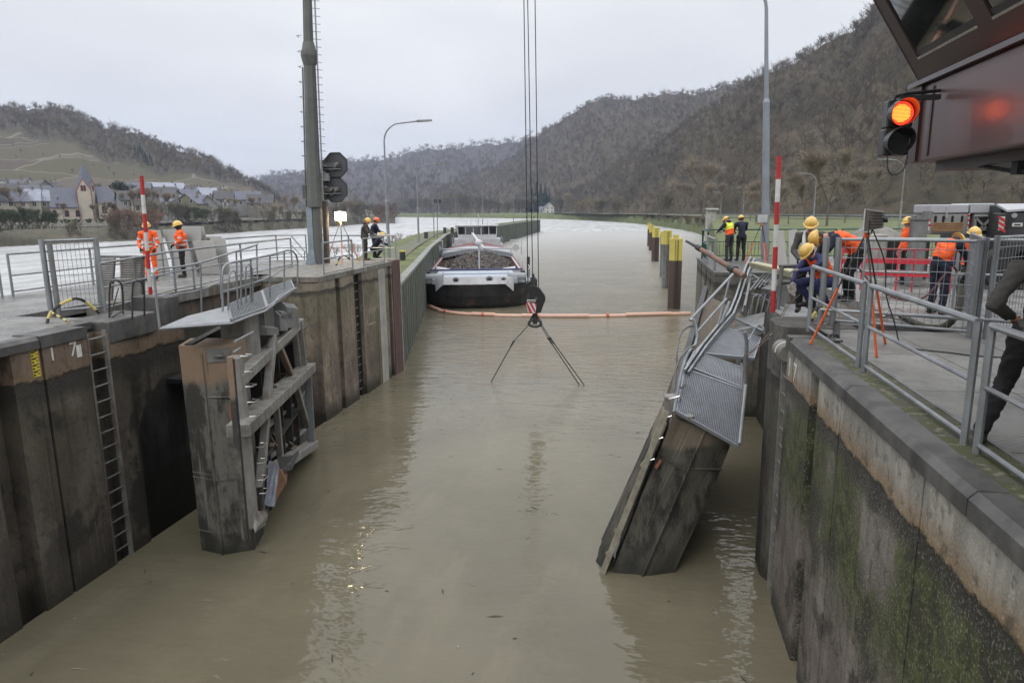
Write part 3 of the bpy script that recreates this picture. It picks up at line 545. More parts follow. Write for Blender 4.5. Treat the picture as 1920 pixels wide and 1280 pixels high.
def house(px, py, D, w, d, hw, hr, rz, wall, roof, label, gable_front=False, wins=0, rows=1, name='house', group=None, chim=True, hip=0., dz=0, cat='house'):
    """local frame: front faces -y (towards the river); ridge runs along x, or along y when gable_front"""
    P = PD(px, py, D); az = math.atan2(P[0], P[1]); ro = root(name, (P[0], P[1], P[2]+dz), label, cat, group, -az+rz); q_ = math.cos(math.atan((px-960)/1280)); w, d, hw, hr = w*q_*q_, d*q_, hw*q_, hr*q_
    m = MB(); x0, x1, y0, y1 = -w/2, w/2, 0, d
    if gable_front: m.add([(x0, y0, -4), (x1, y0, -4), (x1, y0, hw), (0, y0, hw+hr), (x0, y0, hw), (x0, y1, -4), (x1, y1, -4), (x1, y1, hw), (0, y1, hw+hr), (x0, y1, hw)], [(0, 1, 2, 3, 4), (9, 8, 7, 6, 5), (1, 6, 7, 2), (5, 0, 4, 9), (0, 5, 6, 1)])
    else:
        hx = hip*w/2; m.add([(x0, y0, -4), (x1, y0, -4), (x1, y1, -4), (x0, y1, -4), (x0, y0, hw), (x1, y0, hw), (x1, y1, hw), (x0, y1, hw)], [(0, 1, 5, 4), (1, 2, 6, 5), (2, 3, 7, 6), (3, 0, 4, 7)])
        if not hip: m.add([(x0, y0, hw), (x0, y1, hw), (x0, d/2, hw+hr), (x1, y0, hw), (x1, y1, hw), (x1, d/2, hw+hr)], [(0, 2, 1), (3, 4, 5)])
    wp = put(bpy.data.objects.new('wall', m.mesh('wall', wall)), ro); r = MB(); o_ = .45; t = .18
    if gable_front:
        sl = hr/(w/2)
        for s in (-1, 1): r.hexa([(0, y0-o_, hw+hr+.02), (s*(w/2+o_), y0-o_, hw-o_*sl+.02), (s*(w/2+o_), y1+o_, hw-o_*sl+.02), (0, y1+o_, hw+hr+.02), (0, y0-o_, hw+hr+t+.05), (s*(w/2+o_), y0-o_, hw-o_*sl+t), (s*(w/2+o_), y1+o_, hw-o_*sl+t), (0, y1+o_, hw+hr+t+.05)])
    else:
        sl = hr/(d/2); hx = hip*w/2; oe = o_ if not hip else 0
        for s, yy in ((-1, y0-o_), (1, y1+o_)): r.hexa([(x0-oe, yy, hw-o_*sl+.02), (x1+oe, yy, hw-o_*sl+.02), (x1+oe-hx, d/2, hw+hr+.02), (x0-oe+hx, d/2, hw+hr+.02), (x0-oe, yy, hw-o_*sl+t), (x1+oe, yy, hw-o_*sl+t), (x1+oe-hx, d/2, hw+hr+t), (x0-oe+hx, d/2, hw+hr+t)])
        if hip:
            for s, xx in ((-1, x0), (1, x1)): r.add([(xx, y0-o_, hw-o_*sl+t), (xx, y1+o_, hw-o_*sl+t), (xx-s*hx, d/2, hw+hr+t)], [(0, 1, 2)])
    rf = put(bpy.data.objects.new('roof', r.mesh('roof', roof)), ro)
    if chim: c = MB(); c.box(w*.2-.35, w*.2+.35, d/2-.3, d/2+.3, hw+hr*.5, hw+hr+1.0); put(bpy.data.objects.new('chimney', c.mesh('chimney', W_['stone'])), rf)
    if wins:
        for rw in range(rows):
            for i in range(wins): win_part(wp, x0+w*(i+.5)/wins, 1.0+rw*2.7, 1.0, 1.35, -.003)
    return ro
# church
Pc = PD(163, 410.5, 292); azc = math.atan2(Pc[0], Pc[1])
ch = root('church', Pc, 'cream church with slate roofs and a pointed spire across the river', 'church', rz=-azc+R_(4)); ch.scale = (.80, .8, .87)
cream = W_['cream']; S = 292/1280.
def cx(px): return (px-163)*S
mb = MB(); mb.box(cx(95), cx(152), 3, 15, -5, 4.6); mb.box(cx(186), cx(231), 3, 14, -5, 6.1); put(bpy.data.objects.new('wall', mb.mesh('wall', cream)), ch); nave = ch.children[0]
mb = MB()
mb.hexa([(cx(94)-.3, 2.5, 4.5), (cx(152), 2.5, 4.5), (cx(152), 9, 12.6), (cx(105), 9, 12.6), (cx(94)-.3, 2.5, 4.8), (cx(152), 2.5, 4.8), (cx(152), 9, 12.9), (cx(105), 9, 12.9)])
mb.hexa([(cx(152), 15.5, 4.5), (cx(94)-.3, 15.5, 4.5), (cx(105), 9, 12.6), (cx(152), 9, 12.6), (cx(152), 15.5, 4.8), (cx(94)-.3, 15.5, 4.8), (cx(105), 9, 12.9), (cx(152), 9, 12.9)])
mb.add([(cx(94)-.3, 2.5, 4.8), (cx(94)-.3, 15.5, 4.8), (cx(105), 9, 12.9)], [(0, 2, 1)])
mb.add([(cx(186), 2.5, 6.1), (cx(231)+.3, 2.5, 6.1), (cx(231)+.3, 14.5, 6.1), (cx(186), 14.5, 6.1), (cx(186), 8.5, 13.4), (cx(208), 8.5, 13.4)], [(0, 1, 5, 4), (1, 2, 5), (2, 3, 4, 5), (3, 0, 4)])
rf = put(bpy.data.objects.new('roof', mb.mesh('roof', RF['slate'])), ch); mb = MB(); mb.add([(cx(118), 4.9, 7.6), (cx(122), 4.9, 7.6), (cx(120), 4.9, 9), (cx(120), 7.2, 9)], [(0, 1, 2), (1, 3, 2), (0, 2, 3)]); put(bpy.data.objects.new('dormer', mb.mesh('dormer', RF['dark'])), rf)
# tower: turned so that two gables show; body, red corner stones, gables, spire
tw = cx(186)-cx(152); a = R_(-22)
def tp(x, y, z): return (cx(169)+x*math.cos(a)-y*math.sin(a), 5.5+x*math.sin(a)+y*math.cos(a), z)
h = 2.95; mb = MB(); zt = 11.6; cs = [(-h, -h), (h, -h), (h, h), (-h, h)]
mb.add([tp(x, y, -5) for x, y in cs]+[tp(x, y, zt) for x, y in cs]+[tp(0, -h, zt+4.6), tp(h, 0, zt+4.6), tp(0, h, zt+4.6), tp(-h, 0, zt+4.6)], [(0, 1, 5, 8, 4), (1, 2, 6, 9, 5), (2, 3, 7, 10, 6), (3, 0, 4, 11, 7)])
tb = put(bpy.data.objects.new('tower', mb.mesh('tower', cream)), ch)
mb = MB(); ap = tp(0, 0, zt+11.2); e = h+.15
V = [tp(x*e/h, y*e/h, zt-.1) for x, y in cs]+[tp(0, -e, zt+4.7), tp(e, 0, zt+4.7), tp(0, e, zt+4.7), tp(-e, 0, zt+4.7)]+[ap]
mb.add(V, [(0, 4, 8), (4, 1, 8), (1, 5, 8), (5, 2, 8), (2, 6, 8), (6, 3, 8), (3, 7, 8), (7, 0, 8)]); mb.cyl(ap, (ap[0], ap[1], ap[2]+1.4), .08); sp = put(bpy.data.objects.new('spire', mb.mesh('spire', RF['slate'])), tb)
mb = MB()
for x, y in cs: mb.beam(tp(x, y, -2), tp(x, y, zt), .4, .4)
for p, q in (((-h, -h), (0, -h)), ((h, -h), (0, -h)), ((h, -h), (h, 0)), ((h, h), (h, 0))): mb.beam(tp(*p, zt), tp(*q, zt+4.6), .3, .3)
put(bpy.data.objects.new('corner_stones', mb.mesh('corner_stones', wintrim)), tb)
for f_, n_ in ((0, (0, -h)), (1, (h, 0))):
    for s in (-.55, .55):
        w_ = win_part(tb, 0, 0, .7, 2.6, 0, True, wintrim); x, y = (s, -h-.03) if f_ == 0 else (h+.03, s); p = tp(x, y, zt-.3); w_.location = p; w_.rotation_euler = (0, 0, a+(0 if f_ == 0 else math.pi/2))
for px in (111.5, 131.5, 150): win_part(nave, cx(px), .9, 1.5, 2.7, 2.99, True, wintrim)
for px in (196, 214, 227): win_part(nave, cx(px), 2.2, 1.7, 3.2, 2.99, True, wintrim)
VG = 'houses of the village across the river'
hs = [ # px, py base, D, w, d, wall h, roof h, rz, wall, roof, gable, wins, rows, label
 (1, 391, 290, 5, 8, 4.2, 2.2, 0, 'red', 'light', 1, 2, 2, 'red house at the left edge of the village'),
 (22, 393, 262, 14, 8, 3.2, 3.4, .1, 'cream', 'slate', 0, 3, 1, 'cream house with a slate roof beside the red house'),
 (55, 393, 265, 9, 8, 3.6, 4, -.1, 'cream', 'light', 0, 2, 1, 'cream barn with a pale slate roof left of the church'),
 (75, 393, 268, 8, 8, 3.6, 3.8, 0, 'stone', 'light', 0, 2, 1, 'dark walled barn with roof windows left of the church'),
 (59, 363, 360, 10, 9, 3.2, 4.4, .3, 'white', 'dark', 1, 1, 1, 'white gabled house above the barns left of the church'),
 (88, 371, 330, 13, 9, 3.2, 4.8, .5, 'grey', 'dark', 1, 1, 1, 'dark roofed house up the slope left of the church'),
 (8, 364, 380, 14, 9, 3.2, 4.4, 0, 'white', 'slate', 1, 1, 1, 'pale gabled house high at the left edge of the village'),
 (28, 374, 340, 17, 9, 3.4, 4.2, .1, 'grey', 'dark', 0, 3, 1, 'long dark roofed house above the cream house'),
 (44, 371, 350, 12, 9, 3.2, 4, -.2, 'cream', 'dark', 0, 3, 1, 'small dark roofed house behind the long one'),
 (72, 380, 300, 13, 8, 3.2, 4, .1, 'grey', 'slate', 0, 3, 1, 'slate roofed house behind the barns'),
 (290, 391, 290, 20, 10, 3.6, 3.4, .1, 'stone', 'dark', 0, 5, 1, 'long stone farm building behind the orange clad workers'),
 (297, 377, 340, 20, 9, 3.2, 3.6, .08, 'olive', 'dark', 0, 5, 1, 'wide dark roofed barn above the stone farm building'),
 (258, 374, 340, 13, 9, 4, 4, -.2, 'stone', 'slate', 0, 3, 1, 'stone house just right of the church roof'),
 (246, 390, 290, 9, 8, 3.6, 3.4, .2, 'grey', 'dark', 0, 2, 1, 'grey house right below the chancel'),
 (324, 371, 360, 10, 8, 3, 3.2, 0, 'white', 'light', 0, 2, 1, 'house with a pale reflective roof on the slope'),
 (316, 362, 410, 22, 9, 3, 3.0, .3, 'white', 'light', 0, 3, 1, 'long white house with a pale roof on the slope'),
 (336, 366, 420, 9, 8, 3, 3, .3, 'white', 'slate', 1, 1, 1, 'small white gabled house on the slope'),
 (350, 399, 300, 11, 13, 4, 4, -.5, 'olive', 'slate', 1, 2, 2, 'olive gabled house with a long slate roof'),
 (372, 399, 310, 14, 9, 3.6, 4.2, .2, 'grey', 'slate', 0, 3, 1, 'grey house with a broad slate roof left of the half-timbered house'),
 (368, 374, 400, 10, 8, 4, 3.4, .2, 'white', 'dark', 0, 3, 1, 'white house at the top of the village'),
 (378, 376, 400, 9, 8, 4.4, 3.4, .4, 'white', 'slate', 1, 2, 1, 'white gabled house at the top of the village'),
 (392, 378, 390, 10, 8, 4, 3.6, .1, 'white', 'light', 0, 3, 1, 'white house with a pale roof at the top of the village'),
 (406, 378, 400, 8, 8, 4.2, 3.6, -.3, 'cream', 'dark', 1, 1, 1, 'cream gabled house next to the yellow house'),
 (419, 376, 410, 5.5, 7, 6.5, 1.6, .1, 'yellow', 'brown', 0, 2, 2, 'yellow house at the top of the village'),
 (392, 404, 305, 10, 9, 3.6, 5.0, .1, 'grey', 'slate', 1, 2, 1, 'blue grey gabled house beside the half-timbered house'),
 (449, 410, 330, 9, 8, 3.6, 3.6, .1, 'ochre', 'slate', 0, 2, 2, 'ochre house right of the half-timbered house'),
 (472, 412, 335, 14, 9, 3.8, 2.4, -.1, 'ochre', 'light', 0, 4, 2, 'ochre house with a pale roof and a balcony by the river road'),
 (494, 413, 333, 6, 9, 4.2, 2.6, -.1, 'cream', 'light', 1, 2, 2, 'cream gabled house at the right end of the village front'),
 (468, 388, 330, 12, 8, 3.6, 3.6, .1, 'grey', 'slate', 0, 3, 1, 'slate roofed house behind the ochre house'),
 (488, 392, 320, 12, 8, 3, 3.6, -.1, 'stone', 'dark', 0, 3, 1, 'dark house behind the cream gabled house'),
 (455, 384, 370, 11, 8, 3, 3.4, .3, 'white', 'dark', 0, 3, 1, 'small white house on the slope above the ochre house'),
 (430, 384, 350, 13, 8, 3, 3.8, .2, 'grey', 'dark', 0, 3, 1, 'dark roofed house behind the half-timbered house'),
 (352, 380, 350, 10, 8, 3, 3.6, -.2, 'cream', 'slate', 0, 2, 1, 'cream house with a slate roof in the middle of the village'),
 (335, 384, 330, 9, 8, 3, 3.6, .3, 'stone', 'dark', 1, 1, 1, 'stone gabled house in the middle of the village'),
 (276, 400, 262, 10, 7, 3.2, 3.2, .1, 'cream', 'brown', 0, 3, 1, 'low cream house below the stone farm building'),
 (330, 404, 258, 9, 7, 3, 2.8, .2, 'grey', 'light', 1, 1, 1, 'small shed with a pale roof behind the workers'),
 (14, 357, 420, 11, 8, 3, 3.6, .4, 'white', 'dark', 1, 2, 1, 'white gabled house at the upper left of the village'),
 (38, 358, 410, 10, 8, 3, 3.4, .1, 'cream', 'slate', 0, 3, 1, 'cream house high above the left barns'),
 (96, 368, 360, 10, 8, 3.2, 4, .2, 'cream', 'dark', 0, 2, 1, 'house just behind the left end of the church roof'),
 (263, 384, 310, 9, 8, 3, 3.2, -.1, 'white', 'slate', 0, 2, 1, 'white house behind the red and white pole'),
 (308, 398, 270, 9, 7, 3, 2.6, .1, 'grey', 'slate', 0, 2, 1, 'grey shed between the two workers'),
 (360, 371, 430, 8, 8, 3, 3, .1, 'white', 'slate', 1, 1, 1, 'tiny white gabled house at the top of the village'),
 (398, 372, 430, 9, 8, 3, 3, .3, 'white', 'slate', 0, 3, 1, 'white house below the vineyard path'),
 (440, 378, 420, 9, 8, 3, 3, -.2, 'cream', 'slate', 0, 3, 1, 'cream house below the vineyard'),
 (-30, 390, 260, 12, 9, 4, 4, .1, 'white', 'slate', 0, 3, 1, 'white house beyond the left edge'), (-55, 376, 330, 13, 9, 4, 4, .1, 'cream', 'dark', 0, 3, 1, 'cream house beyond the left edge'),
]
for q in hs: house(*q[:3], *q[3:8], q[7] if False else q[7], W_[q[8]], RF[q[9]], q[13], bool(q[10]), q[11], q[12], group=VG) if False else house(q[0], q[1], q[2], q[3], q[4], q[5], q[6], q[7], W_[q[8]], RF[q[9]], q[13], bool(q[10]), q[11], q[12], group=VG)
# half-timbered house: white gable with dark beams
ro = house(425, 414, 305, 6.4, 12, 4.4, 5.6, -.12, W_['white'], RF['slate'], 'half-timbered white house with a tall gable and dark beams', True, 0, 0, group=VG)
mb = MB()
for z in (.2, 1.6, 3.0, 4.4, 5.9, 7.4):
    ww = 3.2 if z <= 4.4 else 3.2*(10-z)/5.6; mb.box(-ww, ww, -.05, -.002, z, z+.17)
for x in np.linspace(-3.1, 3.1, 8):
    zt_ = 10-abs(x)/3.2*5.6-.3; mb.box(x-.08, x+.08, -.045, -.003, .2, zt_)
for s in (-1, 1): mb.beam((s*3, -.03, .2), (s*1.6, -.03, 3), .14, .05); mb.beam((s*2.4, -.03, 3), (s*.9, -.03, 5.9), .14, .05)
put(bpy.data.objects.new('timber_frame', mb.mesh('timber_frame', RF['brown'])), ro)
for x, z in ((-1.6, 1.8), (1.4, 1.8), (-1.4, 4.6), (1.2, 4.6), (0, 6.2)): win_part([c for c in ro.children if c.name.startswith('wall')][0], x, z, .8, 1.1, -.06)
# white house with a slate roof at the conifers on the right bank, and its neighbour
house(1031, 400.5, 560, 7, 7, 5, 3.6, .2, W_['white'], RF['slate'], 'tall white house beside the conifers on the right bank', True, 2, 2)
house(1018, 400.5, 565, 6, 6, 3, 2.6, -.1, W_['white'], RF['slate'], 'small white annexe left of the tall white house', False, 2, 1)
house(1335, 413, 150, 1.9, 1.8, 2.2, .2, .3, concrete_l, concrete, 'small white flat roofed hut on the right bank', False, 0, 0, name='hut', chim=False, cat='hut')
# arcaded viaduct beyond the village
ro = root('viaduct', pd(560, 520, 0), 'pale arcaded viaduct low behind the left bank trees', 'viaduct')
mb = MB(); P0 = Vector(pd(500, 470, 0)); P1 = Vector(pd(700, 640, 0)); n = 26
for i in range(n):
    a = P0.lerp(P1, i/n); b = P0.lerp(P1, (i+1)/n); d = (b-a); mb.beam(a+Vector((0, 0, -3)), a+Vector((0, 0, 2.2)), 1.2, 1.2); mb.beam((a.x, a.y, 2.6), (b.x, b.y, 2.6), 1.4, 1.5)
mb.build('arcade', concrete_l, ro)
# ================================================================ LOCK STRUCTURE
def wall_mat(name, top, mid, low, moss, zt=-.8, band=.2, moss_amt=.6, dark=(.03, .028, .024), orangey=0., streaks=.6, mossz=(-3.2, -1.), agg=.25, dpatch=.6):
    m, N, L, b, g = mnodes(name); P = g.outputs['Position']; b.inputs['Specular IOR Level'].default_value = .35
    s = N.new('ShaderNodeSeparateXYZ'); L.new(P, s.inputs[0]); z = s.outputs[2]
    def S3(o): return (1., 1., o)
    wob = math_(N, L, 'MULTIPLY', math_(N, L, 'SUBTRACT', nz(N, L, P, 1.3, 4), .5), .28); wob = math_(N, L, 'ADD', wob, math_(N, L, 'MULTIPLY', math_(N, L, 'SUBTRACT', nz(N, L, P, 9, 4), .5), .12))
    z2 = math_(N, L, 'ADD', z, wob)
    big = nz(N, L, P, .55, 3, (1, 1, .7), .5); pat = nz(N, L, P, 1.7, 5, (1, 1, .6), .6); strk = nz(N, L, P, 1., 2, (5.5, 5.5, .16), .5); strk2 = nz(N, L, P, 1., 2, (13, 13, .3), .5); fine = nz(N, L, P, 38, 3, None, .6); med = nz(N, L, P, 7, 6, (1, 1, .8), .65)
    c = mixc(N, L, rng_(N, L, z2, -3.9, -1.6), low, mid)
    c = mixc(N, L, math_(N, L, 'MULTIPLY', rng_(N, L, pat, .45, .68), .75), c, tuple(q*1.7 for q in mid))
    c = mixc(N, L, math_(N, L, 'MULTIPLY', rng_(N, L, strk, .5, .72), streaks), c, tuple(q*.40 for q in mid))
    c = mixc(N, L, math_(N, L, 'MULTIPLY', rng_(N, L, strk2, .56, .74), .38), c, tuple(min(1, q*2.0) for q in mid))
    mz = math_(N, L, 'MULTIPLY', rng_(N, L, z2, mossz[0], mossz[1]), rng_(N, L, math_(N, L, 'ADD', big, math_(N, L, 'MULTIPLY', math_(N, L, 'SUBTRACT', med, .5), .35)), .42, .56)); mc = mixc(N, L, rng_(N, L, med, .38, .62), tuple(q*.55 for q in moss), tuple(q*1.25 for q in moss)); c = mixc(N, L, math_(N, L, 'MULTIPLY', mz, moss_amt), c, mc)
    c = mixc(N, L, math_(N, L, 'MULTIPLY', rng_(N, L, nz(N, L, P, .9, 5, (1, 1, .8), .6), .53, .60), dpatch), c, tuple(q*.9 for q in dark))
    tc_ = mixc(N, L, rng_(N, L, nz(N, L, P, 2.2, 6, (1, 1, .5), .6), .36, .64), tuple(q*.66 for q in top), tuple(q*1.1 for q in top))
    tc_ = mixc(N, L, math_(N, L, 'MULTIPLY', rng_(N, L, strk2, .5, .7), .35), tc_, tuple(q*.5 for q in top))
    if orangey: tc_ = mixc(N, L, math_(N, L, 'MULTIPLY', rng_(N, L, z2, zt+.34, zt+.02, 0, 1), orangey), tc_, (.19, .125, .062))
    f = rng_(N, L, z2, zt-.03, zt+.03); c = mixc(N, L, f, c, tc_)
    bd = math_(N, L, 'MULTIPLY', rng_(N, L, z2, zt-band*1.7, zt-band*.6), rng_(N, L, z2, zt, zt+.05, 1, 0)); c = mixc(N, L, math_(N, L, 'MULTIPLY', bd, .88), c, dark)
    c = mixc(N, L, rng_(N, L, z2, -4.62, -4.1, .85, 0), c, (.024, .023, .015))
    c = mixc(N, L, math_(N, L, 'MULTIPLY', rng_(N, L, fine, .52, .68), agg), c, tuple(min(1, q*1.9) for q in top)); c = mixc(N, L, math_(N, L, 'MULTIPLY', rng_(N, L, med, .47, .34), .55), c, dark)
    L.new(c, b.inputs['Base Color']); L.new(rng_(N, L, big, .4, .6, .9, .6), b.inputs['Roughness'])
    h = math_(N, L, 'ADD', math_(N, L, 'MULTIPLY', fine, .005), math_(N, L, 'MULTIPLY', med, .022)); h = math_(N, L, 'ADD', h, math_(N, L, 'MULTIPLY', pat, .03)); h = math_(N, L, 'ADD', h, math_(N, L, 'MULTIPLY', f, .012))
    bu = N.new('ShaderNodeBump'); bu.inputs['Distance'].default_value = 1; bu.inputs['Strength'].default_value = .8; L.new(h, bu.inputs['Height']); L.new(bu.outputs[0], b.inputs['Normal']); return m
wmL = wall_mat('lock_wall_left', (.165, .125, .095), (.078, .067, .055), (.050, .044, .036), (.045, .045, .025), -.75, .3, .5, orangey=.35, agg=.12, streaks=.85, dpatch=.9)
wmR = wall_mat('lock_wall_right', (.30, .285, .25), (.125, .112, .097), (.112, .093, .083), (.052, .062, .022), -.72, .20, .95, orangey=.8, streaks=.45, mossz=(-3.0, -1.9), agg=.22, dpatch=.75)
wmP = wall_mat('lock_wall_pier', (.215, .185, .145), (.175, .148, .112), (.12, .095, .08), (.08, .08, .04), -.5, .1, .3, dark=(.05, .045, .038), streaks=.6, agg=.1, dpatch=.35)
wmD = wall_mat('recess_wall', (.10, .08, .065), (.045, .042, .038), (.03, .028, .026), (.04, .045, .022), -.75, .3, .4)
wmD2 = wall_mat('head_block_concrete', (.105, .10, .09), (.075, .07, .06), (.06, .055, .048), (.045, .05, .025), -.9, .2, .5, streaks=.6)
wmF = wall_mat('lock_head_wall', (.12, .115, .10), (.15, .135, .115), (.10, .085, .07), (.06, .06, .035), -.35, .15, .4, streaks=.8, dpatch=.6)
def deck_mat():
    m, N, L, b, g = mnodes('wet_deck'); P = g.outputs['Position']; c = mixc(N, L, rng_(N, L, nz(N, L, P, .7, 7), .38, .62), (.13, .128, .122), (.24, .235, .225)); c = mixc(N, L, rng_(N, L, nz(N, L, P, 22, 5), .35, .6, .5, 0), c, (.06, .058, .052))
    L.new(c, b.inputs['Base Color']); L.new(rng_(N, L, nz(N, L, P, .6, 4), .4, .6, .22, .7), b.inputs['Roughness']); bu = N.new('ShaderNodeBump'); bu.inputs['Distance'].default_value = .006; L.new(nz(N, L, P, 45, 5), bu.inputs['Height']); L.new(bu.outputs[0], b.inputs['Normal']); return m
deckwet = deck_mat()
def moss_mat():
    m, N, L, b, g = mnodes('mossy_edge'); P = g.outputs['Position']; c = mixc(N, L, rng_(N, L, nz(N, L, P, 2.2, 7), .36, .58), (.085, .08, .068), (.075, .08, .032)); c = mixc(N, L, rng_(N, L, nz(N, L, P, 9, 6), .54, .64, 0, .7), c, (.22, .21, .16)); c = mixc(N, L, rng_(N, L, nz(N, L, P, 5, 6), .34, .44, .8, 0), c, (.028, .028, .018))
    L.new(c, b.inputs['Base Color']); b.inputs['Roughness'].default_value = .9; bu = N.new('ShaderNodeBump'); bu.inputs['Distance'].default_value = .02; L.new(nz(N, L, P, 14, 8, None, .7), bu.inputs['Height']); L.new(bu.outputs[0], b.inputs['Normal']); return m
mossy = moss_mat()
ZB = -9.
XL, XR = -9.85, 2.4
# ---- left lock wall, downstream and upstream of the gate recess
lw = root('lock_wall', (XL-2, 9, W), 'dark stained concrete lock wall on the left with ladder and painted numbers', 'lock wall')
mb = MB()
for y0, y1 in ((-6, 8.55), (9.05, 9.60), (9.66, 10.62), (11.10, 11.62)): mb.box(XL-3, XL, y0, y1, ZB, -.20)
mb.box(XL-3, XL-.35, 8.55, 9.05, ZB, -.2); mb.box(XL-3, XL-.05, 9.60, 9.66, ZB, -.2); mb.box(XL-3, XL-.28, 10.62, 11.10, ZB, -.21)
mb.box(XL-6.4, XL-3, -6, 11.62, ZB, -.2)
mb.build('wall_body', wmL, lw)
# haunch over the recess
mb = MB(); poly = [(11.625, -.42), (13.35, -.42), (13.35, -1.15), (12.95, -1.65), (12.45, -1.25), (11.72, -2.3), (11.625, -2.4)]
poly = [(11.625, -.40), (13.35, -.40), (13.35, -1.45), (12.55, -1.35), (12.0, -1.75), (11.66, -2.25)]
n = len(poly); mb.add([(XL-.02, y, z) for y, z in poly]+[(XL-1.4, y, z) for y, z in poly], [tuple(range(n)), tuple(range(2*n-1, n-1, -1))]+[(i, n+i, n+(i+1) % n, (i+1) % n) for i in range(n)]); mb.build('haunch', wmL, lw)
cw_ = .27; cm = MB(); cm.add([(0, 0, -.20), (0, 2.985, -.20), (.0, 0, -.06), (.0, 2.985, -.06), (-.06, 0, .0), (-.06, 2.985, .0), (-cw_, 0, .0), (-cw_, 2.985, .0), (-cw_, 0, -.2), (-cw_, 2.985, -.2)], [(0, 1, 3, 2), (2, 3, 5, 4), (4, 5, 7, 6), (6, 7, 9, 8), (8, 9, 1, 0), (0, 2, 4, 6, 8), (9, 7, 5, 3, 1)])
me = cm.mesh('coping', coping_m)
def copings(parent, x, ys, side):
    for y in ys:
        o = put(bpy.data.objects.new('coping', me), parent); o.location = Vector((x+(.04 if side > 0 else -.04)*1, y, .006))-wloc(parent)
        if side < 0: o.scale = (-1, 1, 1)
copings(lw, XL, np.arange(-5.4, 9.2, 3.), 1)
mb = MB(); mb.box(XL-.5, XL+.04, 9.61, 10.58, -.2, .005); mb.build('coping', coping_m, lw)
# fender blocks over the ladder and in front of the recess
mb = MB(); mb.hexa([(XL-.9, 11.16, -.43), (XL+.03, 11.16, -.43), (XL+.08, 12.42, -.40), (XL-.9, 12.42, -.40), (XL-.9, 11.16, .0), (XL+.02, 11.16, .0), (XL+.06, 12.42, .02), (XL-.9, 12.42, .02)]); bevel(mb.build('fender_block', coping_m, lw), .03, 2)
mb = MB(); mb.box(XL-.9, XL-.02, 12.9, 13.3, -.4, .25); bevel(mb.build('fender_block', coping_m, lw), .02)
mb = MB(); mb.box(XL-.6, XL-.3, 10.6, 11.1, -.12, .0); mb.box(XL-.34, XL-.0, 10.6, 10.66, -.22, -.02); mb.build('ladder_head', coping_m, lw)
# recess
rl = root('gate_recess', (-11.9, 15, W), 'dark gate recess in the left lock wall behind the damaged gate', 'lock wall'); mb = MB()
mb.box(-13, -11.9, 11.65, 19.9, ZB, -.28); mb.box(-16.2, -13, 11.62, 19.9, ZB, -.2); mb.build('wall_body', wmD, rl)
mb = MB(); mb.box(-12.35, -11.78, 13.4, 20.6, -.28, .0); mb.build('concrete_beam', steelgrey, rl); mb = MB(); mb.cyl((-11.7, 13.6, -.3), (-11.7, 13.6, -4.8), .09); mb.cyl((-11.7, 13.95, -.3), (-11.7, 13.95, -1.3), .06); mb.build('pipe', darksteel, rl)
mb = MB(); mb.box(-11.9, -11.3, 16.4, 16.6, -2.5, -2.0); mb.box(-11.9, -11.4, 15.2, 16.9, -2.3, -2.18); mb.build('bracket', darksteel, rl)
# pier head with mast
pl = root('lock_pier_wall', (XL-2, 23.5, W), 'streaked tan concrete pier head beyond the gate on the left', 'lock wall'); mb = MB()
for y0, y1 in ((19.9, 21.12), (21.44, 22.62), (23.36, 25.98)): mb.box(XL-3, XL, y0, y1, ZB, -.16)
mb.box(XL-3, XL-.22, 21.12, 21.44, ZB, -.16); mb.box(XL-3, XL-.35, 22.62, 23.36, ZB, -.17); mb.box(XL-3, XL-.25, 25.98, 26.3, ZB, -.16); mb.box(-16.2, XL-3, 19.9, 27.3, ZB, -.16); mb.box(XL-3, XL, 26.3, 27.3, ZB, -.16); mb.build('wall_body', wmP, pl)
mb = MB(); mb.box(XL-.01, XL+.012, 24.95, 25.62, -4.7, -.2); mb.build('white_stripe', concrete_l, pl)
m_redsteel = mat('red_brown_steel', (.115, .062, .055), (.075, .042, .04), 1.2, .7, .1, .006, 12, streak=(.22, .19, .17), streak_amt=.25)
mb = MB(); mb.box(XL-.2, XL+.03, 26.45, 27.36, -9, .02); mb.build('steel_panel', m_redsteel, pl)
mb = MB(); mb.box(XL-.02, XL+.035, 27.36, 27.40, -9, .0); mb.build('edge_strip', white, pl)
mb = MB(); mb.box(XL-.01, XL+.014, 24.72, 24.80, -4.7, -1.6); mb.build('yellow_stain', mat('yellow_stain', (.20, .16, .05), (.12, .10, .05), 4, .8), pl)
mb = MB(); mb.box(XL-3, XL+.02, 19.86, 27.3, -.16, .0); mb.build('cap', steelgrey, pl)
def ladder(parent, x, y0, y1, zt, zb, side, m=steelgrey, step=.30, rail=.035):
    o = root('ladder', (x, y0, zb), parent, 'ladder'); mb = MB()
    for y in (y0, y1): mb.beam((x, y, zb), (x, y, zt), rail, .09)
    mb.build('rail', m, o); rg = MB(); rg.cyl((0, 0, 0), (0, y1-y0, 0), .017, n=6); me = rg.mesh('rung', galvd)
    for z in np.arange(zt-.12, zb, -step): r = put(bpy.data.objects.new('rung', me), o); r.location = Vector((x, y0, z))-o.location
    return o
ladder('rusty steel ladder in a recess of the left lock wall beside the number 17', XL-.03, 10.64, 11.08, -.14, -5.2, 1)
ladder('dark ladder in the slot of the tan pier head', XL-.12, 22.72, 23.2, -.1, -5.2, 1, darksteel)
# ---- decks (the structure behind the walls)
mb = MB(); mb.box(-15.9, XL-.2, -6, 9.6, -.2, -.012); mb.box(-15.9, XL-.53, 9.6, 11.6, -.2, -.0125); mb.box(-15.9, -12.36, 11.6, 19.86, -.2, -.012); mb.box(-15.9, XL-3.0, 19.86, 27.3, -.16, -.008); o = mb.build('lock_deck', deckwet); o['kind'] = 'structure'
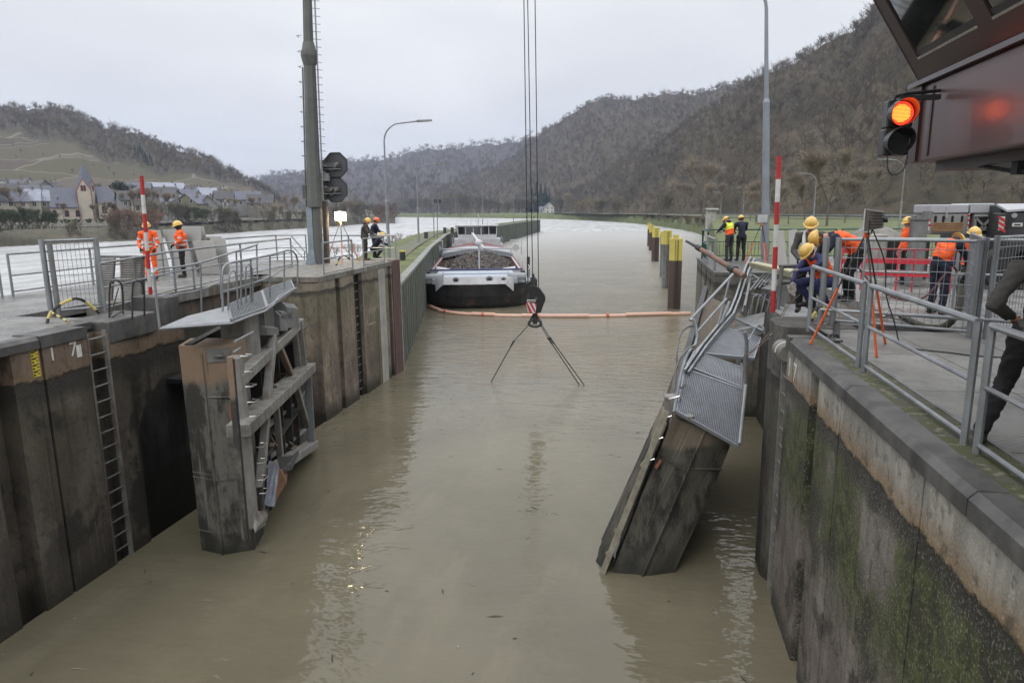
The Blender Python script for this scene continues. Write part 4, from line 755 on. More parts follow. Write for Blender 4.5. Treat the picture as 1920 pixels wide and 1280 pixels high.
# ---- right lock wall
rw = root('lock_wall', (XR+2, 8, W), 'mossy concrete lock wall in the right foreground with a dark coping', 'lock wall'); mb = MB()
for y0, y1 in ((-6, 5.9), (5.93, 8.33), (8.36, 9.38), (9.80, 11.35)): mb.box(XR, XR+2.2, y0, y1, ZB, -.20)
mb.box(XR+.03, XR+2.2, 5.9, 5.93, ZB, -.2); mb.box(XR+.04, XR+2.2, 8.33, 8.36, ZB, -.2); mb.box(XR+.55, XR+2.2, 9.38, 9.80, ZB, -.2)
mb.build('wall_body', wmR, rw)
mb = MB(); mb.box(XR+.40, XR+2.2, 11.35, 11.95, ZB, -.25); mb.build('ladder_slot', wmR, rw)
copings(rw, XR, np.arange(-6.9, 10.5, 3.), -1)
mb = MB(); mb.box(XR-.04, XR+.5, 11.1, 11.35, -.2, .005); mb.build('coping', coping_m, rw)
# rounded head block at the recess and fender roller
hb = MB(); A = [(2.55, 13.2), (2.38, 12.9), (2.36, 12.3), (2.5, 11.97), (4.7, 11.97), (4.7, 13.2)]
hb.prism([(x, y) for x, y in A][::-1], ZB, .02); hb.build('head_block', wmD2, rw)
mb = MB(); mb.cyl((2.42, 11.45, -.33), (2.42, 11.95, -.33), .16, n=16); bevel(mb.build('fender_roller', steelgrey, rw, True), .03)
mb = MB(); mb.tube([(2.42+.165*math.cos(t), 11.6, -.33+.165*math.sin(t)) for t in np.linspace(.3, 3.2, 9)], .014, n=5); mb.build('roller_band', white, rw)
ladder('ladder in the slot of the mossy right wall beside the painted 17', XR+.06, 11.42, 11.84, -.35, -5.2, -1)
# right recess and far head
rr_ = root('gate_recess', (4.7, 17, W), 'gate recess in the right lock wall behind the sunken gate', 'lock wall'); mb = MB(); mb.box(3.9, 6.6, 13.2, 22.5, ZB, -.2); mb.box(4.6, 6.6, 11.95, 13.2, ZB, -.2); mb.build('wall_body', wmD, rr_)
fw = root('lock_pier_wall', (XR+2, 26, W), 'concrete lock head with upright grooves beyond the sunken gate on the right', 'lock wall'); mb = MB()
for y0, y1 in ((22.5, 23.6), (23.9, 25.1), (25.4, 27.0), (27.3, 29.3)): mb.box(XR, XR+4.2, y0, y1, ZB, -.1)
for y0, y1 in ((23.6, 23.9), (25.1, 25.4), (27.0, 27.3)): mb.box(XR+.3, XR+4.2, y0, y1, ZB, -.1)
mb.build('wall_body', wmF, fw); mb = MB(); mb.box(XR-.02, XR+4.2, 22.48, 29.32, -.1, .0); mb.build('cap', coping_m, fw)
mb = MB(); mb.box(XR+.2, 60, -6, 11.35, -.25, -.014); mb.box(4.7, 60, 11.35, 22.5, -.25, -.014); mb.box(6.6, 60, 22.5, 30.5, -.25, -.014); o = mb.build('lock_deck', deckwet); o['kind'] = 'structure'
mb = MB(); mb.box(6.6, 60, -6, 30.45, ZB, -.25); mb.box(XR+2.2, 6.6, -6, 11.95, ZB, -.26); o = mb.build('embankment', concrete); o['kind'] = 'structure'
mb = MB(); mb.box(XR+.22, 3.02, -5, 11.2, -.014, -.001); o = mb.build('mossy_edge_strip', mossy); o['kind'] = 'structure'
# patterned floor plates on the right deck
m_plate = mat('tread_plate', (.235, .225, .21), (.14, .135, .125), 1.6, .6, 0, .0, 30)
def tread():
    m, N, L, b, g = mnodes('tread_plate_relief'); P = g.outputs['Position']; c = mixc(N, L, rng_(N, L, nz(N, L, P, 1.1, 7), .36, .62), (.085, .081, .074), (.18, .175, .162)); c = mixc(N, L, rng_(N, L, nz(N, L, P, 6, 6), .56, .66, 0, .6), c, (.055, .05, .042))
    w = N.new('ShaderNodeTexWave'); w.inputs['Scale'].default_value = 9; w.bands_direction = 'Y'; w.inputs['Distortion'].default_value = .3; L.new(P, w.inputs['Vector']); w2 = N.new('ShaderNodeTexWave'); w2.inputs['Scale'].default_value = 5; w2.bands_direction = 'DIAGONAL'; L.new(P, w2.inputs['Vector'])
    h = math_(N, L, 'MULTIPLY', w.outputs[1], w2.outputs[1]); c = mixc(N, L, math_(N, L, 'MULTIPLY', h, .5), c, (.30, .29, .27)); L.new(c, b.inputs['Base Color']); b.inputs['Roughness'].default_value = .5
    bu = N.new('ShaderNodeBump'); bu.inputs['Distance'].default_value = .006; L.new(h, bu.inputs['Height']); L.new(bu.outputs[0], b.inputs['Normal']); return m
m_tread = tread(); fl = root('floor_plates', (3.1, 8, 0), 'worn grey tread plates covering the deck behind the right handrail', 'floor plates'); pm = MB(); pm.box(0, .985, 0, 1.985, -.012, .004); pme = pm.mesh('floor_plate', m_tread)
for i in range(5):
    for j in range(8):
        o = put(bpy.data.objects.new('floor_plate', pme), fl); o.location = Vector((3.05+i*1.0, -4+j*2.0, rng.uniform(-.002, .003)))-fl.location
mb = MB(); mb.box(3.005, 3.045, -4, 12, -.012, .012); mb.build('edge_angle', galvd, fl)
# painted marks
def text(s, loc, size, rot, m, parent, name='painted_number', ext=.003):
    c = bpy.data.curves.new(name, 'FONT'); c.body = s; c.size = size; c.extrude = ext; c.align_x = 'LEFT'; t = bpy.data.objects.new(name, c); COL.objects.link(t)
    dg = bpy.context.evaluated_depsgraph_get(); me = bpy.data.meshes.new_from_object(t.evaluated_get(dg)); bpy.data.objects.remove(t); me.materials.clear(); me.materials.append(m)
    o = put(bpy.data.objects.new(name, me), parent); o.rotation_euler = rot; o.location = Vector(loc)-wloc(parent); return o
paintw = mat('worn_white_number', (.72, .71, .68), (.45, .43, .39), 12, .7)
rl_ = (R_(90), 0, R_(90)); 
text('1', (XL+.005, 9.76, -.46), .33, rl_, paintw, lw); text('7', (XL+.005, 10.20, -.47), .36, rl_, paintw, lw)
mb = MB(); mb.box(XL, XL+.006, 10.36, 10.47, -.52, -.30); mb.build('painted_block', paintw, lw)
text('1', (XR-.006, 11.24, -.62), .42, (R_(90), 0, R_(-90)), paintw, rw); text('7', (XR-.006, 10.86, -.62), .42, (R_(90), 0, R_(-90)), paintw, rw); 
faint = mat('faint_white_paint', (.36, .33, .27), (.25, .22, .17), 10, .8); text('HSW II', (XL+.006, 23.85, -1.78), .34, rl_, faint, pl); mb = MB(); mb.box(XL, XL+.008, 23.75, 24.45, -2.18, -2.13); mb.build('water_mark', faint, pl)
# staff gauge
gg = root('staff_gauge', (XL, 9.5, -1), 'yellow and black water level gauge strip on the left wall', 'gauge'); mb = MB(); mb.box(XL, XL+.015, 9.42, 9.56, -.66, -.22); mb.build('gauge_board', yellow, gg); mb = MB()
for i, z in enumerate(np.arange(-.64, -.24, .055)): mb.box(XL+.015, XL+.018, 9.42, 9.50 if i % 2 else 9.46, z, z+.028); mb.box(XL+.015, XL+.018, 9.50, 9.55, z+.02, z+.035)
mb.build('gauge_marks', blackpaint, gg)
# ---- sheet pile guide wall, each pile a part
sp = root('sheet_pile_wall', (-13, 40, W), 'grey green sheet pile guide wall curving away behind the barge', 'guide wall')
m_pile = mat('weathered_sheet_pile', (.135, .15, .125), (.075, .085, .07), 1.2, .8, .05, .008, 12, streak=(.045, .045, .035), streak_amt=.6)
pg = MB(); w_ = 1.2; prof = [(0, 0), (.18, 0), (.34, -.28), (.72, -.28), (.88, 0), (1.2, 0)]
for (u0, v0), (u1, v1) in zip(prof[:-1], prof[1:]): pg.add([(u0, v0, ZB), (u1, v1, ZB), (u1, v1, -1.12), (u0, v0, -1.12), (u0, v0+.02, ZB), (u1, v1+.02, ZB), (u1, v1+.02, -1.12), (u0, v0+.02, -1.12)], [(0, 1, 2, 3), (7, 6, 5, 4), (3, 2, 6, 7)])
pgm = pg.mesh('sheet_pile', m_pile); cp = MB(); cp.box(0, 1.2, -.32, .06, -1.12, -.98); cpm = cp.mesh('cap_beam', mat('pile_cap', (.26, .27, .25), (.16, .165, .15), 1.5, .8, .1, .004, 20))
def polyline(pts, step):
    out = []; P = [Vector(p) for p in pts]; carry = 0.
    for a, b in zip(P[:-1], P[1:]):
        l = (b-a).length; t = carry
        while t < l: q = a.lerp(b, t/l); out.append((q.x, q.y, math.atan2((b-a).y, (b-a).x))); t += step
        carry = t-l
    return out
for x, y, an in polyline([(p[0], p[1]) for p in PILE], 1.2):
    for nm, mm in (('sheet_pile', pgm), ('cap_beam', cpm)):
        o = put(bpy.data.objects.new(nm, mm), sp); o.location = Vector((x, y, 0))-Vector(sp.location); o.rotation_euler = (0, 0, an); o.scale = (1.003, -1, 1)
# land strip behind the sheet piles
offs = [(.1, -1.04), (.5, -1.03), (1.3, -1.02), (3.6, -1.0), (4.6, -1.1), (6.2, -2.2), (9.5, -5.4)]
def offset_line(d):
    P = [Vector(p) for p in PILE]; out = []
    for i, p in enumerate(P): t = (P[min(i+1, len(P)-1)]-P[max(i-1, 0)]).normalized(); nr = Vector((-t.y, t.x)); out.append(p+nr*d)
    return out
fine_n = 60
def dens(line):
    P = line; seg = [0]
    for a, b in zip(P[:-1], P[1:]): seg.append(seg[-1]+(b-a).length)
    s = np.linspace(0, 1, fine_n)**1.6*seg[-1]; return np.stack([np.interp(s, seg, [p.x for p in P]), np.interp(s, seg, [p.y for p in P])], -1)
rows = []
for d, z in offs: q = dens(offset_line(d)); rows.append(np.concatenate([q, np.full((fine_n, 1), z)+.12*(fbm(q[:, :1]*.5+d, q[:, 1:]*.5, 3, 3)-.5)], 1))
grid_mesh('guide_wall_bank', np.array(rows)[::-1], grass_m)
q1 = dens(offset_line(1.2)); q2 = dens(offset_line(2.7)); mossypath = mat('mossy_path', (.13, .135, .09), (.085, .09, .055), 1., .9, 0, .01, 20)
grid_mesh('path', np.array([np.concatenate([q, np.full((fine_n, 1), -.95)], 1) for q in (q2, q1)]), mossypath, smooth=False)
# ================================================================ GATES
# left gate leaf: near end N, hinge end Fh, frame face between them
GN = np.array([-7.40, 11.64]); GF = np.array([-9.04, 17.23]); gd = (GF-GN)/np.linalg.norm(GF-GN); gn = np.array([gd[1], -gd[0]])  # outward (towards the chamber)
if gn[0] < 0: gn = -gn
def gp(px, py, off=0.): p = PPL(px, py, GN+gn*off, GF+gn*off); return p
def g3(u, z, off=0.): q = GN+gd*u+gn*off; return (q[0], q[1], z)
gl = root('lock_gate', (-8.6, 14.5, W), 'damaged steel mitre gate leaf with crossed bracing standing open on the left', 'lock gate')
gate_skin = mat('gate_skin', (.235, .175, .12), (.17, .135, .10), 2, .75, .05, .006, 14, streak=(.10, .085, .07), streak_amt=.5, rust=.5)
def gate_low_mat(name='gate_skin_lower', zs=-1.22, top=(.235, .165, .11), low=(.115, .112, .098)):
    m, N, L, b, g = mnodes(name); P = g.outputs['Position']; s = N.new('ShaderNodeSeparateXYZ'); L.new(P, s.inputs[0]); z2 = math_(N, L, 'ADD', s.outputs[2], math_(N, L, 'MULTIPLY', nz(N, L, P, 3, 5, (1, 1, .6)), .35))
    lowc = mixc(N, L, rng_(N, L, nz(N, L, P, 2.2, 7, (1, 1, .4), .7), .42, .56), tuple(q*1.15 for q in low), tuple(q*.30 for q in low)); lowc = mixc(N, L, math_(N, L, 'MULTIPLY', rng_(N, L, nz(N, L, P, 1., 3, (9, 9, .5)), .58, .72), .55), lowc, tuple(q*2.1 for q in low)); lowc = mixc(N, L, math_(N, L, 'MULTIPLY', rng_(N, L, nz(N, L, P, 6, 6, None, .7), .58, .66), .6), lowc, (.12, .065, .035)); c = mixc(N, L, rng_(N, L, z2, zs+.12, zs+.28), lowc, mixc(N, L, nz(N, L, P, 5, 6), tuple(q*.75 for q in top), top))
    c = mixc(N, L, rng_(N, L, z2, -4.55, -3.9, .85, 0), c, (.02, .02, .014)); c = mixc(N, L, rng_(N, L, nz(N, L, P, 1., 5, (8, 8, .6)), .58, .68, 0, .5), c, (.03, .028, .022))
    L.new(c, b.inputs['Base Color']); b.inputs['Roughness'].default_value = .7; bu = N.new('ShaderNodeBump'); bu.inputs['Distance'].default_value = .012; L.new(nz(N, L, P, 12, 7, None, .7), bu.inputs['Height']); L.new(bu.outputs[0], b.inputs['Normal']); return m
gskin = gate_low_mat()
# end post facing the camera: two facets and a rounded back corner
a0 = GN+gn*-.05; facets = [a0, GN+gn*-.62+gd*-.14, GN+gn*-1.12+gd*.12, GN+gn*-1.16+gd*.9, GN+gn*-.05+gd*.75]
lean = gn*.0
mb = MB(); n = len(facets); zs = [-9, -.48]
mb.add([(f[0], f[1], zs[0]) for f in facets]+[(f[0]-.10, f[1], zs[1]) for f in facets], [tuple(range(n-1, -1, -1)), tuple(range(n, 2*n))]+[(i, (i+1) % n, n+(i+1) % n, n+i) for i in range(n)])
o = mb.build('end_post', gskin, gl); bm_ = bmesh.new(); bm_.from_mesh(o.data); bmesh.ops.recalc_face_normals(bm_, faces=bm_.faces); bm_.to_mesh(o.data); bm_.free()
def onpost(t, z, o_=.012):   # point on facet 1 (t 0..1) or facet 2 (1..2)
    k = int(min(t, 1.999)); a, b = facets[k], facets[k+1]; q = a+(b-a)*(t-k); nn = np.array([(b-a)[1], -(b-a)[0]]); nn = nn/np.linalg.norm(nn)
    if nn[1] > 0: nn = -nn
    q = q+nn*o_; return (q[0]-.10*(z+9)/8.5*1., q[1], z)
mb = MB()
for z in (-3.02, -3.12, -4.25): 
    for t in np.linspace(.04, 1.96, 20): c = onpost(t, z); mb.ball(c, .016, 6, 3)
mb.build('rivets', steelgrey, gl)['kind'] = 'stuff'
mb = MB(); mb.tube([onpost(1.0, z, .02) for z in (-.6, -1.6, -3, -4.8)], .02, 5); mb.tube([onpost(1.1, z, .02) for z in (-1.45,)]+[onpost(.1, -1.5, .02)], .03, 5); mb.beam(onpost(.1, -3.07, .005), onpost(1.0, -3.07, .005), .02, .16); mb.build('seam_strip', gskin, gl)
mb = MB(); mb.hexa([onpost(.15, -.78, .02), onpost(.85, -.78, .02), onpost(.85, -.78, .0), onpost(.15, -.78, 0), onpost(.15, -.52, .02), onpost(.85, -.52, .02), onpost(.85, -.52, 0), onpost(.15, -.52, 0)]); mb.ball(onpost(.5, -.66, .03), (.1, .06, .05)); mb.build('cover_plate', galvd, gl)
mb = MB(); mb.beam(onpost(.28, -1.62, .03), onpost(.28, -2.0, .03), .10, .03); mb.build('anode', mat('brick_red_block', (.30, .10, .06), None, 5, .8), gl)
# frame
gst = mat('gate_frame_steel', (.27, .265, .25), (.17, .165, .15), 3, .6, .1, .004, 25, streak=(.09, .075, .055), streak_amt=.55, rust=.25)
m_inner = mat('gate_inner_dark', (.05, .045, .04), (.03, .028, .025), 3, .8, 0, .01, 15, rust=.5)
def gbeam(p, q, w, d=.25, off=0., name='brace', m=gst):
    a = gp(*p, off); b = gp(*q, off); mb = MB(); mb.beam(a, b, w, d, up=(gn[0], gn[1], 0)); o = mb.build(name, m, gl); return bevel(o, .012)
gbeam((441, 668), (473, 985), .26, .22, 0, 'end_frame')
gbeam((431, 668), (460, 1010), .07, .10, .14, 'seal_strip', gskin)
gbeam((436, 672), (466, 1024), .05, .06, .18, 'seal_strip', darksteel)
gbeam((443, 716), (562, 604), .22, .24, .0, 'top_chord')
gbeam((446, 808), (578, 688), .24, .42, .10, 'rubbing_beam', mat('worn_rubbing_beam', (.23, .22, .20), (.11, .105, .09), 5, .8, 0, .012, 20, streak=(.05, .045, .035), streak_amt=.7))
gbeam((505, 885), (586, 832), .20, .34, .06, 'bottom_beam')
gbeam((512, 628), (499, 760), .20, .16, .08); gbeam((518, 636), (548, 708), .13, .14, .02, m=gate_skin); gbeam((552, 712), (577, 800), .15, .14, 0); gbeam((514, 720), (527, 868), .12, .14, -.02); gbeam((500, 764), (487, 915), .16, .16, .03)
gbeam((549, 600), (561, 690), .15, .16, -.05, 'upright'); gbeam((559, 600), (569, 690), .08, .2, .05, 'upright'); gbeam((577, 700), (585, 838), .05, .2, .1, 'upright', galv)
gbeam((486, 900), (491, 985), .16, .14, -.1, 'upright'); gbeam((533, 700), (541, 860), .07, .3, -.3, 'inner_upright', darksteel); gbeam((486, 700), (500, 930), .08, .3, -.3, 'inner_upright', darksteel)
for p, q in (((500, 800), (575, 735)), ((480, 780), (562, 700)), ((500, 860), (580, 800))): gbeam(p, q, .09, .12, -.35, 'inner_beam', steelgrey)
mb = MB(); c = [g3(.15, -9, -.95), g3(6.9, -9, -.95), g3(6.9, -.45, -.95), g3(.15, -.45, -.95)]; c2 = [g3(.15, -9, -1.1), g3(6.9, -9, -1.1), g3(6.9, -.45, -1.1), g3(.15, -.45, -1.1)]
mb.hexa([c[0], c[1], c2[1], c2[0], c[3], c[2], c2[2], c2[3]]); mb.build('back_skin', m_inner, gl)
mb = MB()
for z in (-1.3, -2.3, -3.3, -4.4):
    mb.hexa([g3(.3, z, -.95), g3(6.9, z, -.95), g3(6.9, z, -.1), g3(.3, z, -.1)][::-1]+[g3(.3, z+.04, -.95), g3(6.9, z+.04, -.95), g3(6.9, z+.04, -.1), g3(.3, z+.04, -.1)][::-1])
mb.build('girder', m_inner, gl)
for u in (1.9, 3.6, 5.3): mb = MB(); mb.hexa([g3(u, -9, -.95), g3(u+.05, -9, -.95), g3(u+.05, -9, -.2), g3(u, -9, -.2), g3(u, -.5, -.95), g3(u+.05, -.5, -.95), g3(u+.05, -.5, -.2), g3(u, -.5, -.2)]); mb.build('web_plate', m_inner, gl)
# tapered fender caps on the frame top
def fcap(px, py, wpx, hpx, name='fender_cap'):
    a = gp(px-wpx/2, py, .12); b = gp(px+wpx/2, py, .12); t = gp(px, py-hpx, .12); h_ = t[2]-a[2]; d = (b-a); d[2] = 0; nn = np.array([gn[0], gn[1], 0])
    mb = MB(); B = [a, b, b-nn*.35, a-nn*.35]; T = [p+np.array([0, 0, h_]) for p in B]; T2 = [a-nn*.1+np.array([0, 0, h_*1.25]), b-nn*.1+np.array([0, 0, h_*1.25]), b-nn*.35+np.array([0, 0, h_*1.3]), a-nn*.35+np.array([0, 0, h_*1.3])]
    mb.hexa(B+T); mb.hexa([p+np.array([0, 0, .001]) for p in T]+T2); mb.build(name, galvd, gl)
fcap(512, 628, 22, 22); fcap(551, 615, 22, 48); fcap(538, 598, 20, 20); fcap(533, 620, 14, 36)
# crumpled plate torn from the bottom, rusty inside
m_bent = mat('bent_blue_grey_plate', (.22, .24, .28), (.12, .13, .16), 4, .5, .3, .004, 20)
P_ = [gp(504, 864, .25), gp(521, 874, .35), gp(516, 910, .35), gp(508, 950, .30), gp(496, 946, .18), gp(500, 905, .22)]; mb = MB(); mb.slab(P_, (.03, .02, 0)); crumple(mb.build('torn_plate', m_bent, gl), .05, 3, 5)
P_ = [gp(519, 878, .33), gp(536, 884, .2), gp(535, 905, .3), gp(520, 930, .25), gp(509, 950, .28)]; mb = MB(); mb.slab(P_, (.02, .04, 0)); mb.build('torn_plate', mat('rust_plate', (.24, .12, .065), (.12, .055, .03), 6, .85, 0, .01, 20), gl)
P_ = [gp(521, 866, .3), gp(548, 862, .3), gp(560, 852, .3), gp(548, 880, .38), gp(530, 886, .3)]; mb = MB(); mb.slab(P_, (0, .02, .12)); crumple(mb.build('dented_corner', darksteel, gl), .10, 4, 5)
P_ = [gp(472, 975, .1), gp(498, 966, .15), gp(497, 985, .2), gp(478, 1000, .2)]; mb = MB(); mb.slab(P_, (0, .1, .1)); crumple(mb.build('crushed_foot', steelgrey, gl), .12, 4, 5)
mb = MB()
for k in range(9):
    a = gp(500+rng.uniform(-6, 60), 860+rng.uniform(-28, 20), -.05); mb.beam(a, a+rng.uniform(-.3, .3, 3), .03, .07)
mb.build('debris', gate_skin, gl)['kind'] = 'stuff'
# hoop rungs up the frame end
for i, (px, py) in enumerate([(455, 668), (462, 697), (464, 725), (468, 754), (472, 781), (484, 838), (485, 868), (487, 900), (490, 925)]):
    a = gp(px-4, py, .16); mb = MB(); d3 = np.array([gd[0], gd[1], 0.]); n3 = np.array([gn[0], gn[1], 0.])
    mb.tube([a, a+n3*.12, a+n3*.12+d3*.30+np.array([0, 0, -.03]), a+d3*.34+np.array([0, 0, -.03])], .013, 5); mb.build('hoop_rung', chrome, gl)
# ---- grating maker: crossing flat bars inside a four cornered panel
def grating(name, c, parent, nu, nv, m=galv, t=.03, w=.008, frame_w=.03, fill=None):
    """c: four corners (near-left, near-right, far-right, far-left)"""
    c = [np.array(p, float) for p in c]; mb = MB()
    def q(u, v): return (c[0]*(1-u)+c[1]*u)*(1-v)+(c[3]*(1-u)+c[2]*u)*v
    up = np.cross(c[1]-c[0], c[3]-c[0]); up = up/np.linalg.norm(up); up = up if up[2] > 0 else -up
    for i in range(nu+1): mb.beam(q(i/nu, 0), q(i/nu, 1), w, t, up=up)
    for j in range(nv+1): mb.beam(q(0, j/nv), q(1, j/nv), w, t*.6, up=up)
    for a, b in ((0, 1), (1, 2), (2, 3), (3, 0)): mb.beam(c[a]-up*.01, c[b]-up*.01, frame_w, t*2.2, up=up)
    return mb.build(name, m, parent)
# ---- walkway on the left gate (platform, gratings, bent railings)
wk = root('gate_walkway', (-9, 13, 0), 'grey walkway platform with bent railings on top of the left gate', 'walkway')
A_ = [PZ(303, 613, .02), PZ(432, 603, .02), PZ(470, 585, .02), PZ(508, 574, .04), PZ(548, 540, .04), PZ(556, 527, .04), PZ(500, 531, .04), PZ(415, 566, .02), PZ(350, 590, .02)]
m_gratp = mat('grating_platform', (.30, .31, .32), (.20, .21, .215), 4, .5, .4, .002, 60)
mb = MB(); mb.slab([PZ(303, 613, .02), PZ(432, 603, .02), PZ(428, 573, .02), PZ(352, 592, .02)], (0, 0, -.04)); mb.slab([PZ(303, 613, -.021), PZ(432, 603, -.021), PZ(432, 601, -.021), PZ(305, 611, -.021)], (0, 0, -.06)); mb.build('platform_plate', m_gratp, wk)
grating('grating', [PZ(434, 600, .02), PZ(500, 577, .05), PZ(490, 546, .05), PZ(428, 572, .02)], wk, 26, 22, m_gratp); grating('grating', [PZ(502, 576, .05), PZ(552, 541, .03), PZ(545, 526, .03), PZ(492, 545, .05)], wk, 24, 18, m_gratp)
mb = MB(); mb.tube([PZ(300, 616, .02), PZ(434, 606, .02), PZ(470, 592, .02), PZ(497, 583, .05), PZ(512, 572, .05), PZ(522, 556, .04), PZ(556, 540, .03)], .022, 6); mb.build('edge_tube', galv, wk)
def rail_run(base, hs, parent, name='railing', r=.022, mid=(.5,), m=galv, posts=True, drop=0., baseoff=0.):
    """base: list of foot points, hs: heights; draws posts, top rail, mid rails as one bent railing"""
    base = [np.array(b, float) for b in base]; hs = hs if hasattr(hs, '__len__') else [hs]*len(base); up = np.array([0, 0, 1.]); mb = MB()
    for b, h in zip(base, hs): mb.cyl(b+up*baseoff, b+up*h, r, n=8)
    for f in (1.,)+tuple(mid):
        for (a, ha), (b, hb_) in zip(list(zip(base, hs))[:-1], list(zip(base, hs))[1:]): mb.cyl(a+up*ha*f, b+up*hb_*f, r*(1 if f == 1 else .8), n=8)
    for b, h in zip(base, hs): mb.ball(b+up*h, r*1.02, 8, 4)
    return mb.build(name, m, parent, True)
# near loop railing (pixels follow the bent top rails); feet on the platform edge
b1 = PZ(299, 613, .02); b2 = PZ(380, 585, .02); mb = MB()
def up_at(b, px, py): # point above b at picture height py
    d = ray(px, py); k = b[1]/d[1]; return np.array([b[0], b[1], HC+d[2]*k])
t1 = up_at(b1, 296, 508)
pts = [b1, up_at(b1, 296, 520), up_at(b1, 298, 507)]
far_pts = [PY(x, y, Y) for x, y, Y in ((330, 502, 12.9), (380, 492, 13.6), (430, 475, 14.6), (480, 460, 16.2), (483, 457, 16.3))]
mb.tube(pts+[PY(306, 502, 12.5)]+far_pts, .022, 8, smooth=2)
for (x, yt, yb, Y) in ((376, 492, 588, 13.5), (413, 481, 560, 14.3), (443, 470, 545, 15.2), (481, 458, 525, 16.3)): mb.cyl(PY(x, yt, Y), PY(x+2, yb, Y), .02)
mb.tube([PY(297, 556, 12.3), PY(376, 545, 13.5), PY(414, 527, 14.3), PY(444, 517, 15.2), PY(481, 502, 16.3)], .017, 6, smooth=1); mb.build('railing', galv, wk, True)
mb = MB(); Ys = dict()
mb.tube([PY(418, 594, 12.6), PY(416, 515, 12.6), PY(420, 496, 12.7), PY(440, 491, 13.2), PY(505, 479, 14.6), PY(558, 464, 16.5), PY(558, 532, 16.5)], .022, 8, smooth=2)
for (x, yt, yb, Y) in ((452, 488, 586, 13.4), (470, 485, 584, 13.8), (506, 479, 566, 14.6), (533, 471, 543, 15.5)): mb.cyl(PY(x, yt, Y), PY(x, yb, Y), .02)
mb.tube([PY(417, 547, 12.6), PY(452, 538, 13.4), PY(506, 520, 14.6), PY(533, 503, 15.5), PY(558, 495, 16.5)], .017, 6, smooth=1)
mb.tube([PY(428, 594, 12.7), PY(428, 520, 12.7), PY(434, 505, 12.8), PY(444, 512, 12.9), PY(446, 585, 12.9)], .018, 6, smooth=1); mb.tube([PY(462, 586, 13.6), PY(460, 502, 13.6), PY(466, 494, 13.7), PY(474, 505, 13.8), PY(474, 580, 13.8)], .018, 6, smooth=1)
mb.build('railing', galv, wk, True)
mb = MB(); mb.tube([PY(510, 566, 14.6), PY(512, 600, 14.6), PY(530, 600, 15), PY(528, 575, 15)], .012, 5); mb.build('hanging_cable', darksteel, wk)
# hinge end machinery under the walkway
p = gp(450, 640, -.3); mb = MB(); mb.box(p[0]-.35, p[0]+.15, p[1]-.1, p[1]+.5, -1.0, -.1); mb.build('drive_housing', steelgrey, gl); p = gp(475, 625, -.4); mb = MB(); mb.box(p[0]-.2, p[0]+.3, p[1], p[1]+.4, -.7, -.05); mb.build('drive_housing', steelgrey, gl)
for q0, q1 in ((gp(440, 640, .1), gp(474, 622, .1)), (gp(438, 660, .1), gp(450, 652, .1))): mb = MB(); mb.tube([q0, q1], .02, 5); mb.build('pipe', galv, gl)

# ---- right gate leaf: torn off its hinge, leaning into the chamber
gr_ = root('lock_gate', (1.5, 14, W), 'sunken mitre gate leaf tilted steeply out of the water on the right', 'lock gate')
gdark = gate_low_mat('sunken_gate_skin', -2.35, (.17, .14, .105), (.062, .060, .048))
def V_(*a): return np.array(a, float)
def ext(bw, top, zb=-9): d = (bw-top)/(bw[2]-top[2]); return top+d*(zb-top[2])
E1 = PZ(1146, 1073, W); E2 = PZ(1205, 1078, W); E3 = PZ(1265, 1073, W)
T1 = PY(1262, 782, 12.35); T2 = PY(1322, 806, 12.5); T3 = PY(1372, 838, 12.75)
E1, E2, E3 = ext(E1, T1), ext(E2, T2), ext(E3, T3); ax = V_(1.05, 6.0, 1.55)
mb = MB(); B = [E1, E2, E3, E3+ax, E1+ax]; T = [T1, T2, T3, T3+ax, T1+ax]
mb.add(B+T, [(4, 3, 2, 1, 0), (5, 6, 7, 8, 9)]+[(i, (i+1) % 5, 5+(i+1) % 5, 5+i) for i in range(5)]); crumple(mb.build('end_post', gdark, gr_), .07, 9, 1.9, 2)
def ge(k, t, out=.0): a, b = [(T1, E1), (T2, E2), (T3, E3)][k]; q = a+(b-a)*t; return q+V_(0, -1, 0)*out
mb = MB(); mb.tube([ge(1, 0, .03), ge(1, .6, .03)], .025, 5); mb.tube([ge(1, 0.11, .03)+V_(-.02, 0, 0), ge(0, .09, .03)], .03, 5); mb.tube([ge(1, .1, .03), ge(2, .06, .03)], .025, 5); mb.build('seam_strip', gdark, gr_)
mb = MB()
for t in np.linspace(.05, .95, 9):
    for dz in (.395, .41): a = ge(1, dz, .03)*(1-t)+ge(2, dz*.97, .03)*t; mb.ball(a, .016, 6, 3)
mb.build('rivets', steelgrey, gr_)['kind'] = 'stuff'
# light seal edge with boards beside it
s1 = V_(-.13, -.05, .02)
mb = MB(); mb.beam(T1+s1*1.2+(T1-E1)*.015, E1+s1*1.2, .07, .10); mb.build('seal_strip', mat('pale_seal', (.30, .28, .22), (.15, .14, .10), 5, .8, 0, .01, 20), gr_)
mb = MB(); a = T1+(E1-T1)*.02; b = E1; mb.hexa([b+V_(-.55, .5, 0), b+V_(-.16, 0, 0), b+V_(-.14, 1.2, 0), b+V_(-.5, 1.4, 0), a+V_(-.16, .3, 0), a+V_(-.06, 0, 0), a+V_(0, 1.1, 0), a+V_(-.1, 1.3, 0)]); crumple(mb.build('rubbing_board', gdark, gr_), .09, 8, 2.5, 5)
mb = MB()
for k in range(7):
    t = .08+.045*k*1.3; q = T1+(E1-T1)*t+V_(-.13, .12, .05); mb.ball(q, rng.uniform(.05, .1, 3), 7, 4)
mb.build('mussel_growth', mat('pale_growth', (.22, .21, .13), (.09, .09, .05), 18, .9, 0, .03, 30), gr_)['kind'] = 'stuff'
